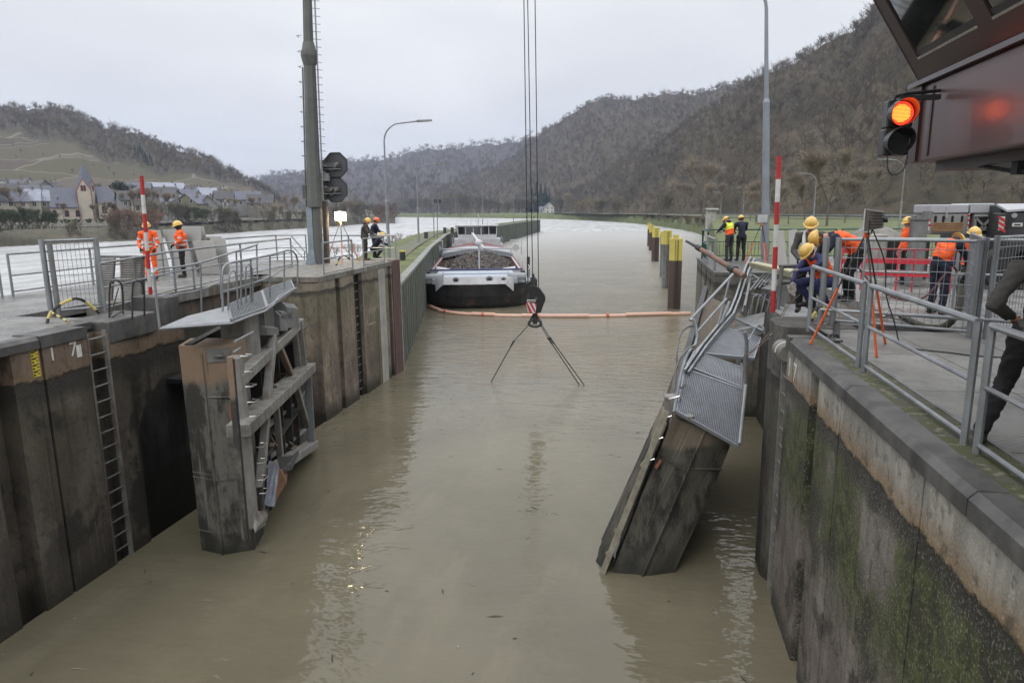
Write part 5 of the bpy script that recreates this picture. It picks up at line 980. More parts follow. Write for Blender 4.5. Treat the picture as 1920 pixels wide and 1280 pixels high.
for t in (-.02, .03, .085, .14):
    a = T1+(E1-T1)*t+V_(-.12, .05, .05); mb = MB(); mb.tube([a, a+V_(-.02, -.1, .16), a+V_(.16, -.1, .22), a+V_(.2, .05, .1)], .012, 5); mb.build('hoop_rung', chrome, gr_)
mb = MB(); q = T1+(E1-T1)*.13+V_(.05, -.04, 0); mb.beam(q+V_(.0, 0, .02), q+V_(.08, 0, .16), .09, .04); mb.build('anode', MATS['brick_red_block'], gr_)
mb = MB(); mb.beam(T1+V_(.05, .1, .1), T1+V_(.5, .15, -.05), .05, .2); mb.beam(T1+V_(.12, .1, .14), T1+V_(.32, -.12, .04), .14, .04); mb.box(.55, .75, 12.6, 12.9, -1.75, -1.45); mb.beam((1.3, 12.55, -2.0), (1.25, 12.5, -1.75), .1, .1); mb.build('top_bracket', steelgrey, gr_)
mb = MB(); mb.beam(T1+V_(.0, .35, .13), T1+ax+V_(0, 0, .13), .12, .2); mb.beam(T3+V_(-.05, .35, .13), T3+ax+V_(0, 0, .13), .12, .2); mb.build('walkway_bearer', darksteel, gr_)
# upper inner machinery of the gate seen beyond the walkway
mb = MB()
for k in range(5): x0 = 1405+k*11; mb.tube([PY(x0, 590-k*2, 16.5), PY(x0+8, 556-k*2, 16.5), PY(x0+16, 552-k, 16.7), PY(x0+26, 553, 16.9)], .018, 5)
for k in range(5): x0 = 1410+k*9; mb.tube([PY(x0-5, 545-k*3, 17), PY(x0+14, 522-k*3, 17.2), PY(x0+26, 512-k*2, 17.4)], .02, 5)
for k in range(3): mb.tube([PY(1404+k*4, 518+k*6, 17.5), PY(1412+k*4, 516+k*5, 17.5), PY(1438+k*4, 530+k*5, 17)], .02, 5)
mb.build('hydraulic_pipe', galv, gr_)
mb = MB(); mb.hexa([PY(1372, 640, 15.6), PY(1432, 625, 15.4), PY(1434, 600, 16.2), PY(1380, 612, 16.4), PY(1374, 622, 15.6), PY(1432, 608, 15.4), PY(1434, 585, 16.2), PY(1384, 596, 16.4)]); mb.build('top_plate', galvd, gr_); mb = MB(); mb.beam(PY(1396, 590, 16.3), PY(1408, 530, 17.8), .05, .5); mb.build('side_plate', galvd, gr_); mb = MB(); mb.beam(PY(1440, 560, 16.6), PY(1470, 545, 16.8), .3, .5); mb.build('drive_housing', galvd, gr_); mb = MB(); mb.box(3.0, 3.8, 14.2, 17, -1.2, -.25); mb.build('hinge_box', galvd, gr_)
mb = MB(); mb.tube([PY(1378, 597, 16.1), PY(1432, 620, 15.2)], .025, 6); mb.tube([PY(1390, 550, 17.2), PY(1422, 552, 17), PY(1470, 580, 16)], .02, 6); mb.tube([PY(1398, 560, 17), PY(1392, 585, 16.6)], .02, 6); mb.build('broken_rail', galv, gr_)
# walkway going down
wr = root('gate_walkway', (2, 15, 0), 'tilted walkway of grey gratings hanging down on the sunken right gate', 'walkway')
A = PY(1267, 770, 12.2); Bp = PY(1384, 836, 12.3); C1 = PY(1284, 692, 13.35); D1 = PY(1394, 731, 13.4); C1b = PY(1286, 690, 13.42); D1b = PY(1392, 727, 13.5); C2 = PY(1302, 661, 14.0); D2 = PY(1391, 690, 14.1); C3 = PY(1348, 612, 15.7); D3 = PY(1426, 634, 15.4); D2b = PY(1413, 672, 14.3)
m_grat = mat('wet_grating', (.33, .35, .38), (.24, .255, .28), 4, .45, .25, .002, 60)
grating('grating', [A, Bp, D1, C1], wr, 36, 30, m_grat, .03, .010); grating('grating', [C1b+V_(0, 0, .05), D1b, D2, C2+V_(0, 0, .02)], wr, 36, 18, m_grat, .03, .010); grating('grating', [C2, D2b, D3, C3], wr, 36, 26, m_grat, .03, .010)
mb = MB(); mb.tube([Bp+V_(.02, -.02, .05), D1+V_(.03, -.03, .12), PY(1400, 640, 13.2), PY(1396, 622, 13.2)], .035, 8); mb.tube([PY(1390, 680, 13.6), D1+V_(0, 0, .02), Bp+V_(.02, 0, .0)], .02, 6); mb.build('handrail', galv, wr, True)
mb = MB(); mb.tube([A+V_(-.03, 0, -.02), PY(1276, 700, 12.6), PY(1290, 660, 13.0), PY(1309, 640, 13.3), PY(1303, 598, 13.4), PY(1294, 600, 13.4)], .03, 8, smooth=1); mb.build('handrail', galv, wr, True)
for pts in ([(1264, 730, 12.4), (1268, 680, 12.6), (1290, 652, 12.9), (1303, 648, 13)], [(1270, 690, 13), (1268, 668, 13), (1274, 626, 13.2), (1288, 612, 13.3), (1300, 611, 13.4)], [(1285, 720, 12.7), (1276, 730, 12.6), (1272, 715, 12.7), (1286, 660, 13)]):
    mb = MB(); mb.tube([PY(*p) for p in pts], .02, 6, smooth=2); mb.build('hoop_bar', galvd, wr, True)
mb = MB(); mb.tube([PY(1294, 600, 13.4), PY(1374, 514, 15.6)], .028, 8); mb.tube([PY(1303, 598, 13.5), PY(1308, 640, 13.4)], .028, 8); mb.tube([PY(1304, 626, 13.6), PY(1362, 560, 15.2)], .024, 8); mb.cyl(PY(1369, 520, 15.6), PY(1346, 612, 15.4), .024); mb.cyl(PY(1368, 565, 15.7), PY(1350, 612, 15.5), .035); mb.build('handrail', galv, wr, True)
# curved toe channel rising to the hinge
ch_ = [(1284, 700, 13.2), (1318, 650, 14.2), (1347, 614, 15.4), (1368, 590, 16.0), (1380, 560, 16.8), (1391, 525, 17.8), (1400, 500, 18.6), (1408, 486, 19.3)]
for dx, nm in ((0, 'toe_channel'), (7, 'toe_channel')):
    mb = MB(); P = [PY(x+dx, y+dx*.5, Y) for x, y, Y in ch_]; Q = []
    for a, b in zip(P[:-1], P[1:]): mb.beam(a, b, .04, .17)
    mb.build(nm, galv, wr)
mb = MB(); mb.tube([PY(1402, 640, 13.4), PY(1420, 608, 13.8), PY(1432, 612, 13.6), PY(1434, 626, 13.6)], .012, 5, smooth=1); mb.build('bent_rod', galv, wr)
# lifting ropes from the workers to the walkway
rp1 = root('rescue_rope', PY(1470, 590, 13.2), 'thin brown ropes running from the crouching workers down to the tilted walkway', 'rope')
mb = MB(); mb.tube([PY(1474, 575, 13.3), PY(1452, 612, 12.9), PY(1420, 650, 12.7), PY(1392, 670, 12.9)], .009, 5, smooth=1); mb.build('strand', rope_m, rp1)
mb = MB(); mb.tube([PY(1478, 572, 13.3), PY(1464, 600, 12.7), PY(1447, 627, 12.5), PY(1425, 648, 12.6), PY(1395, 672, 12.9), PY(1390, 760, 12.6)], .008, 5); mb.tube([PY(1478, 572, 13.3), PY(1500, 552, 13.2)], .009, 5); mb.build('strand', rope_m, rp1)
mb = MB(); mb.tube([PY(1440, 638, 12.5), PY(1443, 628, 12.5), PY(1449, 626, 12.5), PY(1446, 634, 12.5), PY(1440, 638, 12.5)], .008, 5); mb.build('shackle', chrome, rp1)
# ================================================================ BARGE
hull_m = mat('barge_black_hull', (.016, .016, .017), (.035, .033, .032), 1.2, .45, .1, .01, 6, rust=.55)
def hullmat():
    m, N, L, b, g = mnodes('barge_hull'); P = g.outputs['Position']; c = mixc(N, L, rng_(N, L, nz(N, L, P, 1.3, 7), .42, .6), (.020, .020, .021), (.010, .010, .011)); c = mixc(N, L, rng_(N, L, nz(N, L, P, 1.1, 8, (1, 1, 1.4), .75), .55, .64, 0, .8), c, (.10, .05, .04)); c = mixc(N, L, rng_(N, L, nz(N, L, P, 2.7, 8, None, .8), .64, .69, 0, .8), c, (.20, .18, .17))
    L.new(c, b.inputs['Base Color']); b.inputs['Roughness'].default_value = .5; return m
hm = hullmat(); bwhite = mat('barge_white', (.50, .51, .53), (.34, .345, .36), 1.3, .4, streak=(.25, .22, .2), streak_amt=.25); bgrey = mat('barge_grey', (.30, .32, .34), (.2, .215, .23), 1.4, .5); bred = mat('barge_maroon', (.17, .035, .035), (.11, .025, .025), 1.3, .5); bblue = mat('barge_pale_blue', (.36, .39, .45), (.28, .31, .36), 1.2, .4)
BA = math.atan(.232); bo = V_(-10.95, 45.6, W); ba = root('river_barge', bo, 'black hulled river barge with dark scrap in its open hold, moored at the sheet piles', 'barge', rz=BA)
# rotated root: build in local coordinates (x starboard, y towards the stern)
def lb(mb, name, m, parent=None, smooth=False): return put(bpy.data.objects.new(name, mb.mesh(name, m, (0, 0, 0), smooth)), parent or ba)
HW = 4.5
def hull_section(y):  # half width and deck height along the hull
    t = min(1, max(0, y/6.)); hw = HW*(.80+.20*math.sin(t*math.pi/2)); return hw
ys = [0, .8, 2, 3.5, 6, 48, 51, 52.5]; mb = MB(); secs = []
for i, y in enumerate(ys):
    hw = hull_section(y) if y < 50 else HW*(.9 if y > 51.5 else 1); zd = 1.72 if y < 7 else .85; zk = -1.5; rake = max(0, 1.6-y)*.9 if y < 2 else 0
    secs.append([(-hw, y, zd), (-hw, y+rake*.4, .3), (-hw*.96, y+rake*1.2, zk), (hw*.96, y+rake*1.2, zk), (hw, y+rake*.4, .3), (hw, y, zd)])
# rounded blunt bow: extra curve points
V = []; 
for z, push in ((1.72, 0), (.9, .12), (.25, .35), (-.4, .9), (-1.4, 2.2)):
    row = []
    for k in range(15):
        t = -1+2*k/14; x = HW*t; y = 3.2*(abs(t)**3.2)+push*(1-.1*abs(t)); row.append((x*(1-.02*push), y-.25*(1-t*t), z))
    V.append(row)
mb = MB(); vs = [p for r in V for p in r]; mb.add(vs, [(i*15+j, (i+1)*15+j, (i+1)*15+j+1, i*15+j+1) for i in range(4) for j in range(14)])
for s in (-1, 1):
    P = [(s*HW, 3.2, 1.72), (s*HW, 3.2, -1.4), (s*HW, 52, -1.4), (s*HW, 52, .8), (s*HW, 8, .8), (s*HW, 7, 1.5)]; mb.add(P, [(0, 1, 2, 3, 4, 5) if s < 0 else (5, 4, 3, 2, 1, 0)])
mb.add([(-HW, 52, -1.4), (HW, 52, -1.4), (HW, 52, .8), (-HW, 52, .8)], [(0, 1, 2, 3)]); lb(mb, 'hull', hm)
mb = MB(); top = [(x, y) for x, y, z in V[0]]; mb.add([(x, y, 1.68) for x, y in top]+[(HW, 7, 1.6), (-HW, 7, 1.6)], [tuple(range(17))]); mb.add([(-HW, 7, .8), (HW, 7, .8), (HW, 52, .8), (-HW, 52, .8)], [(0, 1, 2, 3)]); lb(mb, 'deck', bgrey)
# white bulwark with sloped ends
mb = MB(); A = [(-2.75, .35, 1.25), (-2.45, .18, 1.55), (-2.2, .02, 1.75), (2.0, -.02, 1.75), (2.3, .12, 1.5), (2.6, .3, 1.2)]; B = [(-2.8, .35, 2.2), (-2.6, .25, 2.22), (-2.2, .1, 2.25), (2.0, .08, 2.25), (2.4, .2, 2.22), (2.65, .3, 2.2)]
A = [(x, y-.30, z) for x, y, z in A]; B = [(x, y-.22, z) for x, y, z in B]
for i in range(5): mb.slab([A[i], A[i+1], B[i+1], B[i]], (0, .08, 0))
lb(mb, 'bulwark', bwhite)
for x, r in ((-1.35, .2), (.95, .24), (1.9, .17)): mb = MB(); mb.cyl((x, -.14, 2.0), (x, -.20, 2.0), r*1.25, n=14); lb(mb, 'fairlead', bgrey); mb = MB(); mb.cyl((x, -.19, 2.0), (x, -.23, 2.0), r*.8, n=14); lb(mb, 'fairlead_hole', darksteel)
# fore deck gear
mb = MB(); mb.box(-3.0, 2.9, .5, 3.9, 1.7, 2.05); mb.box(-2.9, 2.8, 3.9, 6.2, 1.7, 2.12); lb(mb, 'foredeck_housing', bblue)
for s in (-1, 1):
    mb = MB(); mb.cyl((s*2.9-.6, 1.2, 2.1), (s*2.9+.6, 1.2, 2.1), .27, n=12); mb.cyl((s*2.9-.65, 1.2, 2.1), (s*2.9-.6, 1.2, 2.1), .42, n=12); mb.cyl((s*2.9+.6, 1.2, 2.1), (s*2.9+.65, 1.2, 2.1), .42, n=12); mb.box(s*2.9-.5, s*2.9+.5, 1.0, 1.8, 1.7, 2.0); lb(mb, 'windlass', bgrey)
    mb = MB(); mb.cyl((s*3.45, 2.8, 1.7), (s*3.45, 2.8, 2.35), .16, n=10); mb.cyl((s*3.45, 3.4, 1.7), (s*3.45, 3.4, 2.35), .16, n=10); lb(mb, 'bollard', darksteel)
    mb = MB(); mb.tube([(s*3.7, 1.2, 1.7), (s*3.7, 1.2, 2.6), (s*3.95, 3, 2.6), (s*4.0, 6, 2.6), (s*4.0, 6, 1.6)], .035, 6)
    mb.cyl((s*3.95, 3, 1.7), (s*3.95, 3, 2.6), .03); lb(mb, 'bow_rail', bwhite)
# coaming of the hold and the load
Y0, Y1, CW, CZ = 7.2, 33, 3.5, 2.0
mb = MB()
for s in (-1, 1):
    mb.box(min(s*CW, s*(CW+.12)), max(s*CW, s*(CW+.12)), Y0, 44, .8, CZ)
mb.box(-CW-.12, CW+.12, Y0-.15, Y0, .8, CZ+.12); lb(mb, 'coaming', bwhite)
mb = MB()
for s in (-1, 1): mb.quad((s*(CW-.004), Y0, CZ-.06), (s*(CW-.004), 44, CZ-.06), (s*(CW-.10), 44, -.5), (s*(CW-.10), Y0, -.5)); mb.box(min(s*(CW+.12), s*(CW+.30)), max(s*(CW+.12), s*(CW+.30)), Y0, 44, CZ-.08, CZ)
lb(mb, 'hold_side', bred)
mb = MB(); mb.tube([(-CW-.2, Y0-.2, CZ+.15), (CW+.2, Y0-.2, CZ+.15)], .06, 6); lb(mb, 'coaming_rail', mat('rail_blue', (.05, .06, .18), None, 3, .5)); mb = MB(); mb.slab([(-3.1, Y0+.1, CZ+.1), (-2.2, Y0+.05, CZ+.05), (-2.1, Y0+.5, CZ+.1), (-3.1, Y0+2.2, CZ+.15), (-3.3, Y0+2.2, CZ+.15)], (0, 0, .08)); mb.slab([(3.1, Y0+.1, CZ+.1), (2.2, Y0+.05, CZ+.05), (2.1, Y0+.4, CZ+.1), (3.2, Y0+1.5, CZ+.15)], (0, 0, .08)); lb(mb, 'coaming_knee', bwhite)
nx, ny = 60, 130; gx = np.linspace(-CW+.05, CW-.05, nx); gy = np.linspace(Y0+.02, 30, ny); X_, Y_ = np.meshgrid(gx, gy); hz = 1.3+1.1*np.exp(-((X_-.3)/2.9)**2)*(1-.15*np.cos(Y_*.7))-.35*np.exp(-((Y_-Y0)/.8)**2)+.22*(fbm(X_*1.3+20, Y_*1.3, 4, 5)-.5)+rng.normal(0, .035, X_.shape)
scrap = mat('scrap_heap', (.10, .085, .078), (.018, .016, .015), 9, .75, .1, .06, 14, contrast=.25)
o = grid_mesh('cargo', np.stack([X_, Y_, hz], -1)[::1], scrap, None, False); o.parent = ba
mb = MB()
for k in range(5200):
    i = rng.integers(0, ny); j = rng.integers(0, nx); c = np.array([X_[i, j], Y_[i, j], hz[i, j]+.03]); d = rng.normal(size=3)*.12; d[2] *= .4; e = rng.normal(size=3)*.05; mb.add([c, c+d, c+d+e, c+e], [(0, 1, 2, 3)], int(rng.integers(0, 3)))
o = put(bpy.data.objects.new('scrap_pieces', mb.mesh('scrap_pieces', [scrap, mat('scrap_rusty', (.14, .075, .05), None, 9, .8), mat('scrap_pale', (.17, .165, .16), None, 9, .6)])), ba); o['kind'] = 'stuff'
# hatch gantry and folded mast over the hold
mb = MB()
for k in range(13):
    t0, t1 = -1+2*k/13, -1+2*(k+1)/13; z0, z1 = 2.3+.5*(1-t0*t0), 2.3+.5*(1-t1*t1)
    mb.hexa([(t0*3.7, 24, z0-.45), (t1*3.7, 24, z1-.45), (t1*3.7, 29, z1-.2), (t0*3.7, 29, z0-.2), (t0*3.7, 24, z0), (t1*3.7, 24, z1), (t1*3.7, 29, z1+.1), (t0*3.7, 29, z0+.1)])
lb(mb, 'hatch_cover', bgrey)
for s in (-1, 1): mb = MB(); mb.box(s*4.0-.35, s*4.0+.35, 23.6, 24.4, 2.35, 3.6) if 0 else None; mb.tube([(s*3.5, 23.9, 2.2), (s*3.5, 23.9, 3.7), (s*4.6, 23.9, 3.7), (s*4.6, 23.9, 2.2)], .06, 6); mb.tube([(s*3.5, 23.9, 2.9), (s*4.6, 23.9, 2.9)], .05, 6); mb.cyl((s*4.0, 23.8, 2.9), (s*4.0, 24.1, 2.9), .35, n=12); lb(mb, 'hatch_gantry', bwhite)
mb = MB(); mb.tube([(-3.5, 23.4, 2.85), (3.6, 23.4, 2.9)], .07, 8); lb(mb, 'gantry_bar', bwhite)
mb = MB(); mb.beam((.25, Y0-.1, 2.1), (.25, Y0-.1, 4.2), .14, .12); mb.beam((.25, Y0-.1, 4.2), (-.3, Y0+6, 4.7), .2, .2); mb.ball((.25, Y0-.1, 4.2), (.35, .4, .28), 9, 5); mb.beam((.25, Y0-.2, 4.2), (.62, Y0-.6, 3.75), .22, .25); lb(mb, 'bow_mast', bwhite)
# aft: maroon arched hatches, superstructure, wheelhouse
mb = MB()
for k in range(10):
    t0, t1 = -1+2*k/10, -1+2*(k+1)/10; z0, z1 = 2.1+.8*(1-abs(t0)), 2.1+.8*(1-abs(t1)); mb.hexa([(t0*3.6, 33, .9), (t1*3.6, 33, .9), (t1*3.6, 40, .9), (t0*3.6, 40, .9), (t0*3.6, 33, z0), (t1*3.6, 33, z1), (t1*3.6, 40, z1), (t0*3.6, 40, z0)])
lb(mb, 'red_hatch_cover', bred)
mb = MB(); mb.box(-3.3, 3.3, 41.5, 49, .8, 2.35); mb.box(-3.0, 3.0, 41.6, 46.5, 2.35, 3.10); lb(mb, 'deck_house', bwhite)
mb = MB(); mb.box(-2.5, 2.5, 42.4, 45.8, 3.10, 3.65); wh = lb(mb, 'wheelhouse', bwhite); mb = MB(); mb.box(-2.75, 2.75, 42.1, 46.2, 4.70, 4.85); lb(mb, 'wheelhouse_roof', bwhite, wh)
for x in np.linspace(-2.5, 2.5, 6): mb = MB(); mb.box(x-.06, x+.06, 42.38, 42.5, 3.65, 4.70); mb.box(x-.06, x+.06, 45.7, 45.82, 3.65, 4.70); lb(mb, 'window_post', bwhite, wh)
for k in range(5): mb = MB(); x0 = -2.44+k; mb.box(x0, x0+.88, 42.44, 42.46, 3.67, 4.68); lb(mb, 'window_pane', glass_m, wh)
mb = MB(); mb.box(-1.5, -.7, 43.6, 44.3, 3.65, 4.35); mb.box(.2, 1, 43.8, 44.4, 3.65, 4.25); lb(mb, 'helm_seat', darksteel, wh)
mb = MB(); mb.add([(.42*math.cos(a)*(1 if i % 2 else .55), 41.58, 2.73+.36*math.sin(a)*(1 if i % 2 else .55)) for i, a in enumerate(np.linspace(0, 2*math.pi, 17)[:-1])], [tuple(range(16))]); lb(mb, 'yellow_emblem', mat('emblem_yellow', (.6, .58, .12), None, 3, .6))
mb = MB(); mb.tube([(-2.7, 42.2, 4.85), (-2.7, 42.2, 5.45), (2.7, 42.2, 5.45), (2.7, 42.2, 4.85)], .03, 5)
for x in (-1.3, 0, 1.3): mb.cyl((x, 42.2, 4.85), (x, 42.2, 5.45), .025)
mb.cyl((.2, 43, 4.85), (.2, 43, 6.35), .05); mb.cyl((-.8, 43, 4.85), (-.8, 43, 5.75), .04); mb.beam((-.4, 43, 5.75), (.8, 43, 5.75), .1, .08); lb(mb, 'roof_rail', bwhite, wh)
mb = MB(); mb.tube([(-3.2, 41.6, 2.35), (-3.2, 41.6, 3.15), (-3.2, 48, 3.15)], .035, 5); mb.tube([(3.2, 41.6, 2.35), (3.2, 41.6, 3.15), (3.2, 48, 3.15)], .035, 5); lb(mb, 'side_rail', bwhite)
for s in (-1, 1):
    mb = MB(); mb.cyl((s*3.75, 8.5, .8), (s*3.75, 8.5, 2.6), .05); mb.cyl((s*3.75, 14, .8), (s*3.75, 14, 2.4), .05); lb(mb, 'deck_stanchion', bwhite)
mb = MB(); mb.cyl((4.0, 5.3, 1.6), (4.0, 5.3, 3.2), .12, n=8); lb(mb, 'bow_post', darksteel)
# ---- oil boom
ob = root('oil_boom', (-4, 43.6, W), 'long pale orange floating oil boom curving in front of the barge bow', 'oil boom'); m_boom = mat('boom_fabric', (.60, .34, .24), (.50, .32, .25), .6, .55, 0, .02, 4, streak=(.5, .42, .36), streak_amt=.5)
P = [PZ(x, y, W+.08) for x, y in ((796, 562), (800, 570), (812, 578), (832, 584), (860, 588), (900, 590), (945, 591), (1000, 592), (1060, 593), (1130, 592), (1200, 590), (1294, 588))]
P = [np.array(p) for p in P]; Q = MB(); pts = [Vector(p) for p in P]
for _ in range(2):
    q = [pts[0]]
    for i in range(len(pts)-1): q += [pts[i]*.75+pts[i+1]*.25, pts[i]*.25+pts[i+1]*.75]
    pts = q+[pts[-1]]
n = len(pts)
for i in range(0, n-1, 4): mb = MB(); seg = pts[i:i+5]; mb.tube([p+Vector((0, 0, .03*math.sin(i))) for p in seg], .13, 8); mb.build('float', m_boom, ob, True)
for i in (6, 14, 22, 30, 38): 
    if i < n-1: mb = MB(); d = (pts[i+1]-pts[i]).normalized(); mb.cyl(pts[i]-d*.08, pts[i]+d*.08, .17, n=10); mb.build('connector', mat('boom_connector', (.45, .12, .06), None, 4, .6), ob)
# ================================================================ CRANE HOOK
hk = root('crane_hook', (-3.9, 25.8, -2.5), 'big black crane hook block with a striped warning plate hanging over the water', 'crane hook')
H_ = lambda x, y, dy=0: PY(x, y, 25.8+dy)
def plate(pts, dy, t, name, m, par=hk):
    mb = MB(); mb.slab([H_(x, y, dy) for x, y in pts], (0, t, 0)); o = mb.build(name, m, par); b_ = bmesh.new(); b_.from_mesh(o.data); bmesh.ops.recalc_face_normals(b_, faces=b_.faces); b_.to_mesh(o.data); b_.free(); return bevel(o, .01)
plate([(991, 538), (1000, 534), (1012, 540), (1020, 552), (1020, 568), (1014, 586), (1003, 588), (992, 575)], -.28, .06, 'side_plate', blackpaint); plate([(991, 538), (1000, 534), (1012, 540), (1020, 552), (1020, 568), (1014, 586), (1003, 588), (992, 575)], .22, .06, 'side_plate', blackpaint)
mb = MB(); mb.cyl(H_(1005, 560, -.2), H_(1005, 560, .2), .36, n=24); mb.cyl(H_(1005, 560, -.32), H_(1005, 560, .32), .08, n=12); mb.build('sheave', darksteel, hk); plate([(985, 531), (994, 528), (997, 545), (988, 560), (984, 548)], -.2, .35, 'counterweight', blackpaint)
mb = MB(); p = H_(1000, 532); mb.box(p[0]-.1, p[0]+.08, 25.7, 25.9, p[2], p[2]+.25); mb.cyl((p[0]-.01, 25.8, p[2]+.2), (p[0]-.01, 25.8, p[2]+.38), .05); mb.build('dead_end', darksteel, hk)
plate([(986, 567), (1006, 569), (1004, 588), (990, 586)], -.34, .02, 'warning_plate', white)
for k, (a, b, c, d) in enumerate((((986, 567), (989, 567), (999, 588), (993, 587)), ((992, 567), (997, 568), (1004, 582), (1004, 588)), ((1002, 568), (1006, 569), (1005, 576), (1004, 574)))): plate([a, b, c, d], -.352, .01, 'red_stripe', red)
plate([(988, 562), (1004, 562), (1004, 566), (988, 566)], -.34, .015, 'name_strip', white); plate([(989, 563.3), (1003, 563.3), (1003, 564.8), (989, 564.8)], -.348, .006, 'name_print', darksteel)
mb = MB(); mb.cyl(H_(1003, 586), H_(1003, 607), .09, n=10); c = H_(1003, 606); mb.tube([c+V_(.24*math.cos(t), 0, .13*math.sin(t)-.0) for t in np.linspace(0, 2*math.pi, 21)], .055, 8); mb.tube([H_(1000, 590), H_(992, 604)], .04, 6); mb.tube([H_(1005, 590), H_(1015, 604)], .04, 6); mb.build('ramshorn_hook', darksteel, hk, True)
for px0, px1, ye in ((982, 990, 541), (989, 999, 532), (1003, 1010, 545)):
    wz = root('hoist_cable', H_(px1, ye), 'thin dark hoist wire running straight up from the crane hook, %s of three' % {982: 'left', 989: 'middle', 1003: 'right'}[px0], 'cable', 'hoist wires of the crane'); a = H_(px1, ye); b = H_(px0, -20); mb = MB(); mb.cyl(b+(b-a)*1.2, a, .018, n=6); mb.build('wire', cable_m, wz)
for nm, pts, lab in (('chain_sling', [((994, 606), (963, 640)), ((963, 640), (920, 717))], 'left sling running from the hook into the water'), ('chain_sling', [((1012, 607), (1028, 634)), ((1028, 634), (1088, 724))], 'lower right sling running from the hook into the water'), ('chain_sling', [((1014, 606), (1032, 634)), ((1032, 634), (1092, 717))], 'upper right sling running from the hook into the water')):
    sg = root(nm, H_(*pts[0][0]), 'dark steel '+lab, 'sling', 'slings under the crane hook'); mb = MB(); mb.tube([H_(*pts[0][0]), H_(*pts[0][1])], .016, 5); a, b = H_(*pts[1][0]), H_(*pts[1][1]); mb.tube([a, b+(b-a)*.1], .020, 5); mb.build('wire', cable_m, sg); mb = MB(); mb.ball(H_(*pts[0][1]), .055, 7, 4); mb.tube([H_(*pts[0][1]), H_(*pts[0][1])+(b-a)*.12], .035, 6); mb.build('coupling', darksteel, sg)
# ================================================================ MOORING PILES in the outer harbour
m_pb = mat('pile_brown', (.085, .055, .045), (.055, .038, .032), .8, .7, .1, .01, 6); m_py = mat('pile_yellow', (.55, .47, .10), (.42, .35, .08), .8, .6)
py_specs = [(1268, 47.5, 24, 450, 488, 'nearest and widest, square'), (1252, 60, 16, 434, 458, 'narrow, second nearest'), (1246, 70.5, 14, 436, 458, 'slim grey, just left of the second nearest'), (1230, 91, 14, 428, 445, 'brown, middle of the row'), (1222, 115, 9, 423, 436, 'brown, next to last'), (1218, 128, 7, 419, 430, 'smallest and farthest left'), (1241, 132, 6, 436, 440, 'low and pale, between the others')]
proto_p = None
for px, Y_, wpx, yt, yb, lab in py_specs:
    p = PY(px, yt, Y_); w = wpx/1280*Y_/math.cos(.2); zt = p[2]; zy = PY(px, yb, Y_)[2]; ro = root('mooring_pile', (p[0], Y_, W), 'yellow topped mooring pile, '+lab, 'mooring pile', 'yellow topped mooring piles in the outer harbour')
    mb = MB(); q = w/2*.92; poly = [(p[0]-q, Y_-q*.5), (p[0]-q*.15, Y_-q), (p[0]+q, Y_-q*.6), (p[0]+q, Y_+q), (p[0]-q, Y_+q)]; mb.prism(poly, -9, zy); mb.build('shaft', m_pb if px not in (1252, 1246) else galvd, ro); mb = MB(); mb.prism(poly, zy, zt); mb.build('yellow_top', m_py, ro)
    for k, x in enumerate((poly[1][0], p[0]+q*.3)): mb = MB(); mb.box(x-.012*w, x+.012*w, Y_-q*1.08, Y_-q*.8, -9, zt-.02); mb.build('interlock', darksteel, ro)
    mb = MB(); mb.prism([(a+(a-p[0])*.04, b+(b-Y_)*.04) for a, b in poly], zt, zt+.09); mb.build('cap', m_py, ro)
    if px == 1268: mb = MB(); mb.box(p[0]-.2, p[0]+.15, Y_-.2, Y_+.2, zt+.09, zt+.35); mb.build('cap_block', m_py, ro)
# ================================================================ LAMPS AND MASTS
def arc_lamp(base, h, reach, rtop, rbase, label, dirx=1., lean=0., group='arched street lamps'):
    b = np.array(base, float); ro = root('street_lamp', b, label, 'street lamp', group); mb = MB(); up = V_(0, 0, 1); c = b+up*(h*.45)
    mb.cyl(b-up*.3, c, rbase, rbase*.9, n=12); mb.cyl(c, c+up*.12, rbase*1.15, rbase*.8, n=12); t = h-.9*min(1, h/7)
    mb.cyl(c+up*.1, b+up*(h-1.0), rbase*.62, rtop, n=10); A = [b+up*(h-1.0)+V_(dirx*1.0*(1-math.cos(a)), 0, 1.0*math.sin(a)) for a in np.linspace(0, math.pi/2, 9)]; A.append(A[-1]+V_(dirx*(reach-1.0), 0, .08)); mb.tube(A, rtop, 8); mb.build('pole', galv, ro, True)
    mb = MB(); e = A[-1]; mb.hexa([e+V_(-.1*dirx, -.13, -.06), e+V_(.75*dirx, -.11, -.03), e+V_(.75*dirx, .11, -.03), e+V_(-.1*dirx, .13, -.06), e+V_(-.1*dirx, -.1, .05), e+V_(.75*dirx, -.08, .06), e+V_(.75*dirx, .08, .06), e+V_(-.1*dirx, .1, .05)]); mb.build('lamp_head', galvd, ro); return ro
p = PY(729, 470, 38.5); t = PY(722, 232, 38.5); arc_lamp((p[0], 38.5, -1.0), t[2]+1.0, 2.1, .045, .10, 'arched street lamp standing nearest on the guide wall behind the railing')
p = PY(785, 446, 64); t = PY(784, 309, 64); arc_lamp((p[0], 64, -1.05), t[2]+1.05, 2.1, .04, .10, 'second arched street lamp on the guide wall, left of the twin mast', group='arched street lamps')
p = PY(905, 415, 140); t = PY(905, 345, 140); arc_lamp((p[0], 140, -1.05), t[2]+1.05, 1.6, .05, .09, 'thin distant street lamp behind the barge wheelhouse')
p = PY(963, 408, 175); t = PY(962, 360, 175); arc_lamp((p[0], 175, -1.05), t[2]+1.05, 1.6, .05, .09, 'farthest thin street lamp near the end of the guide wall')
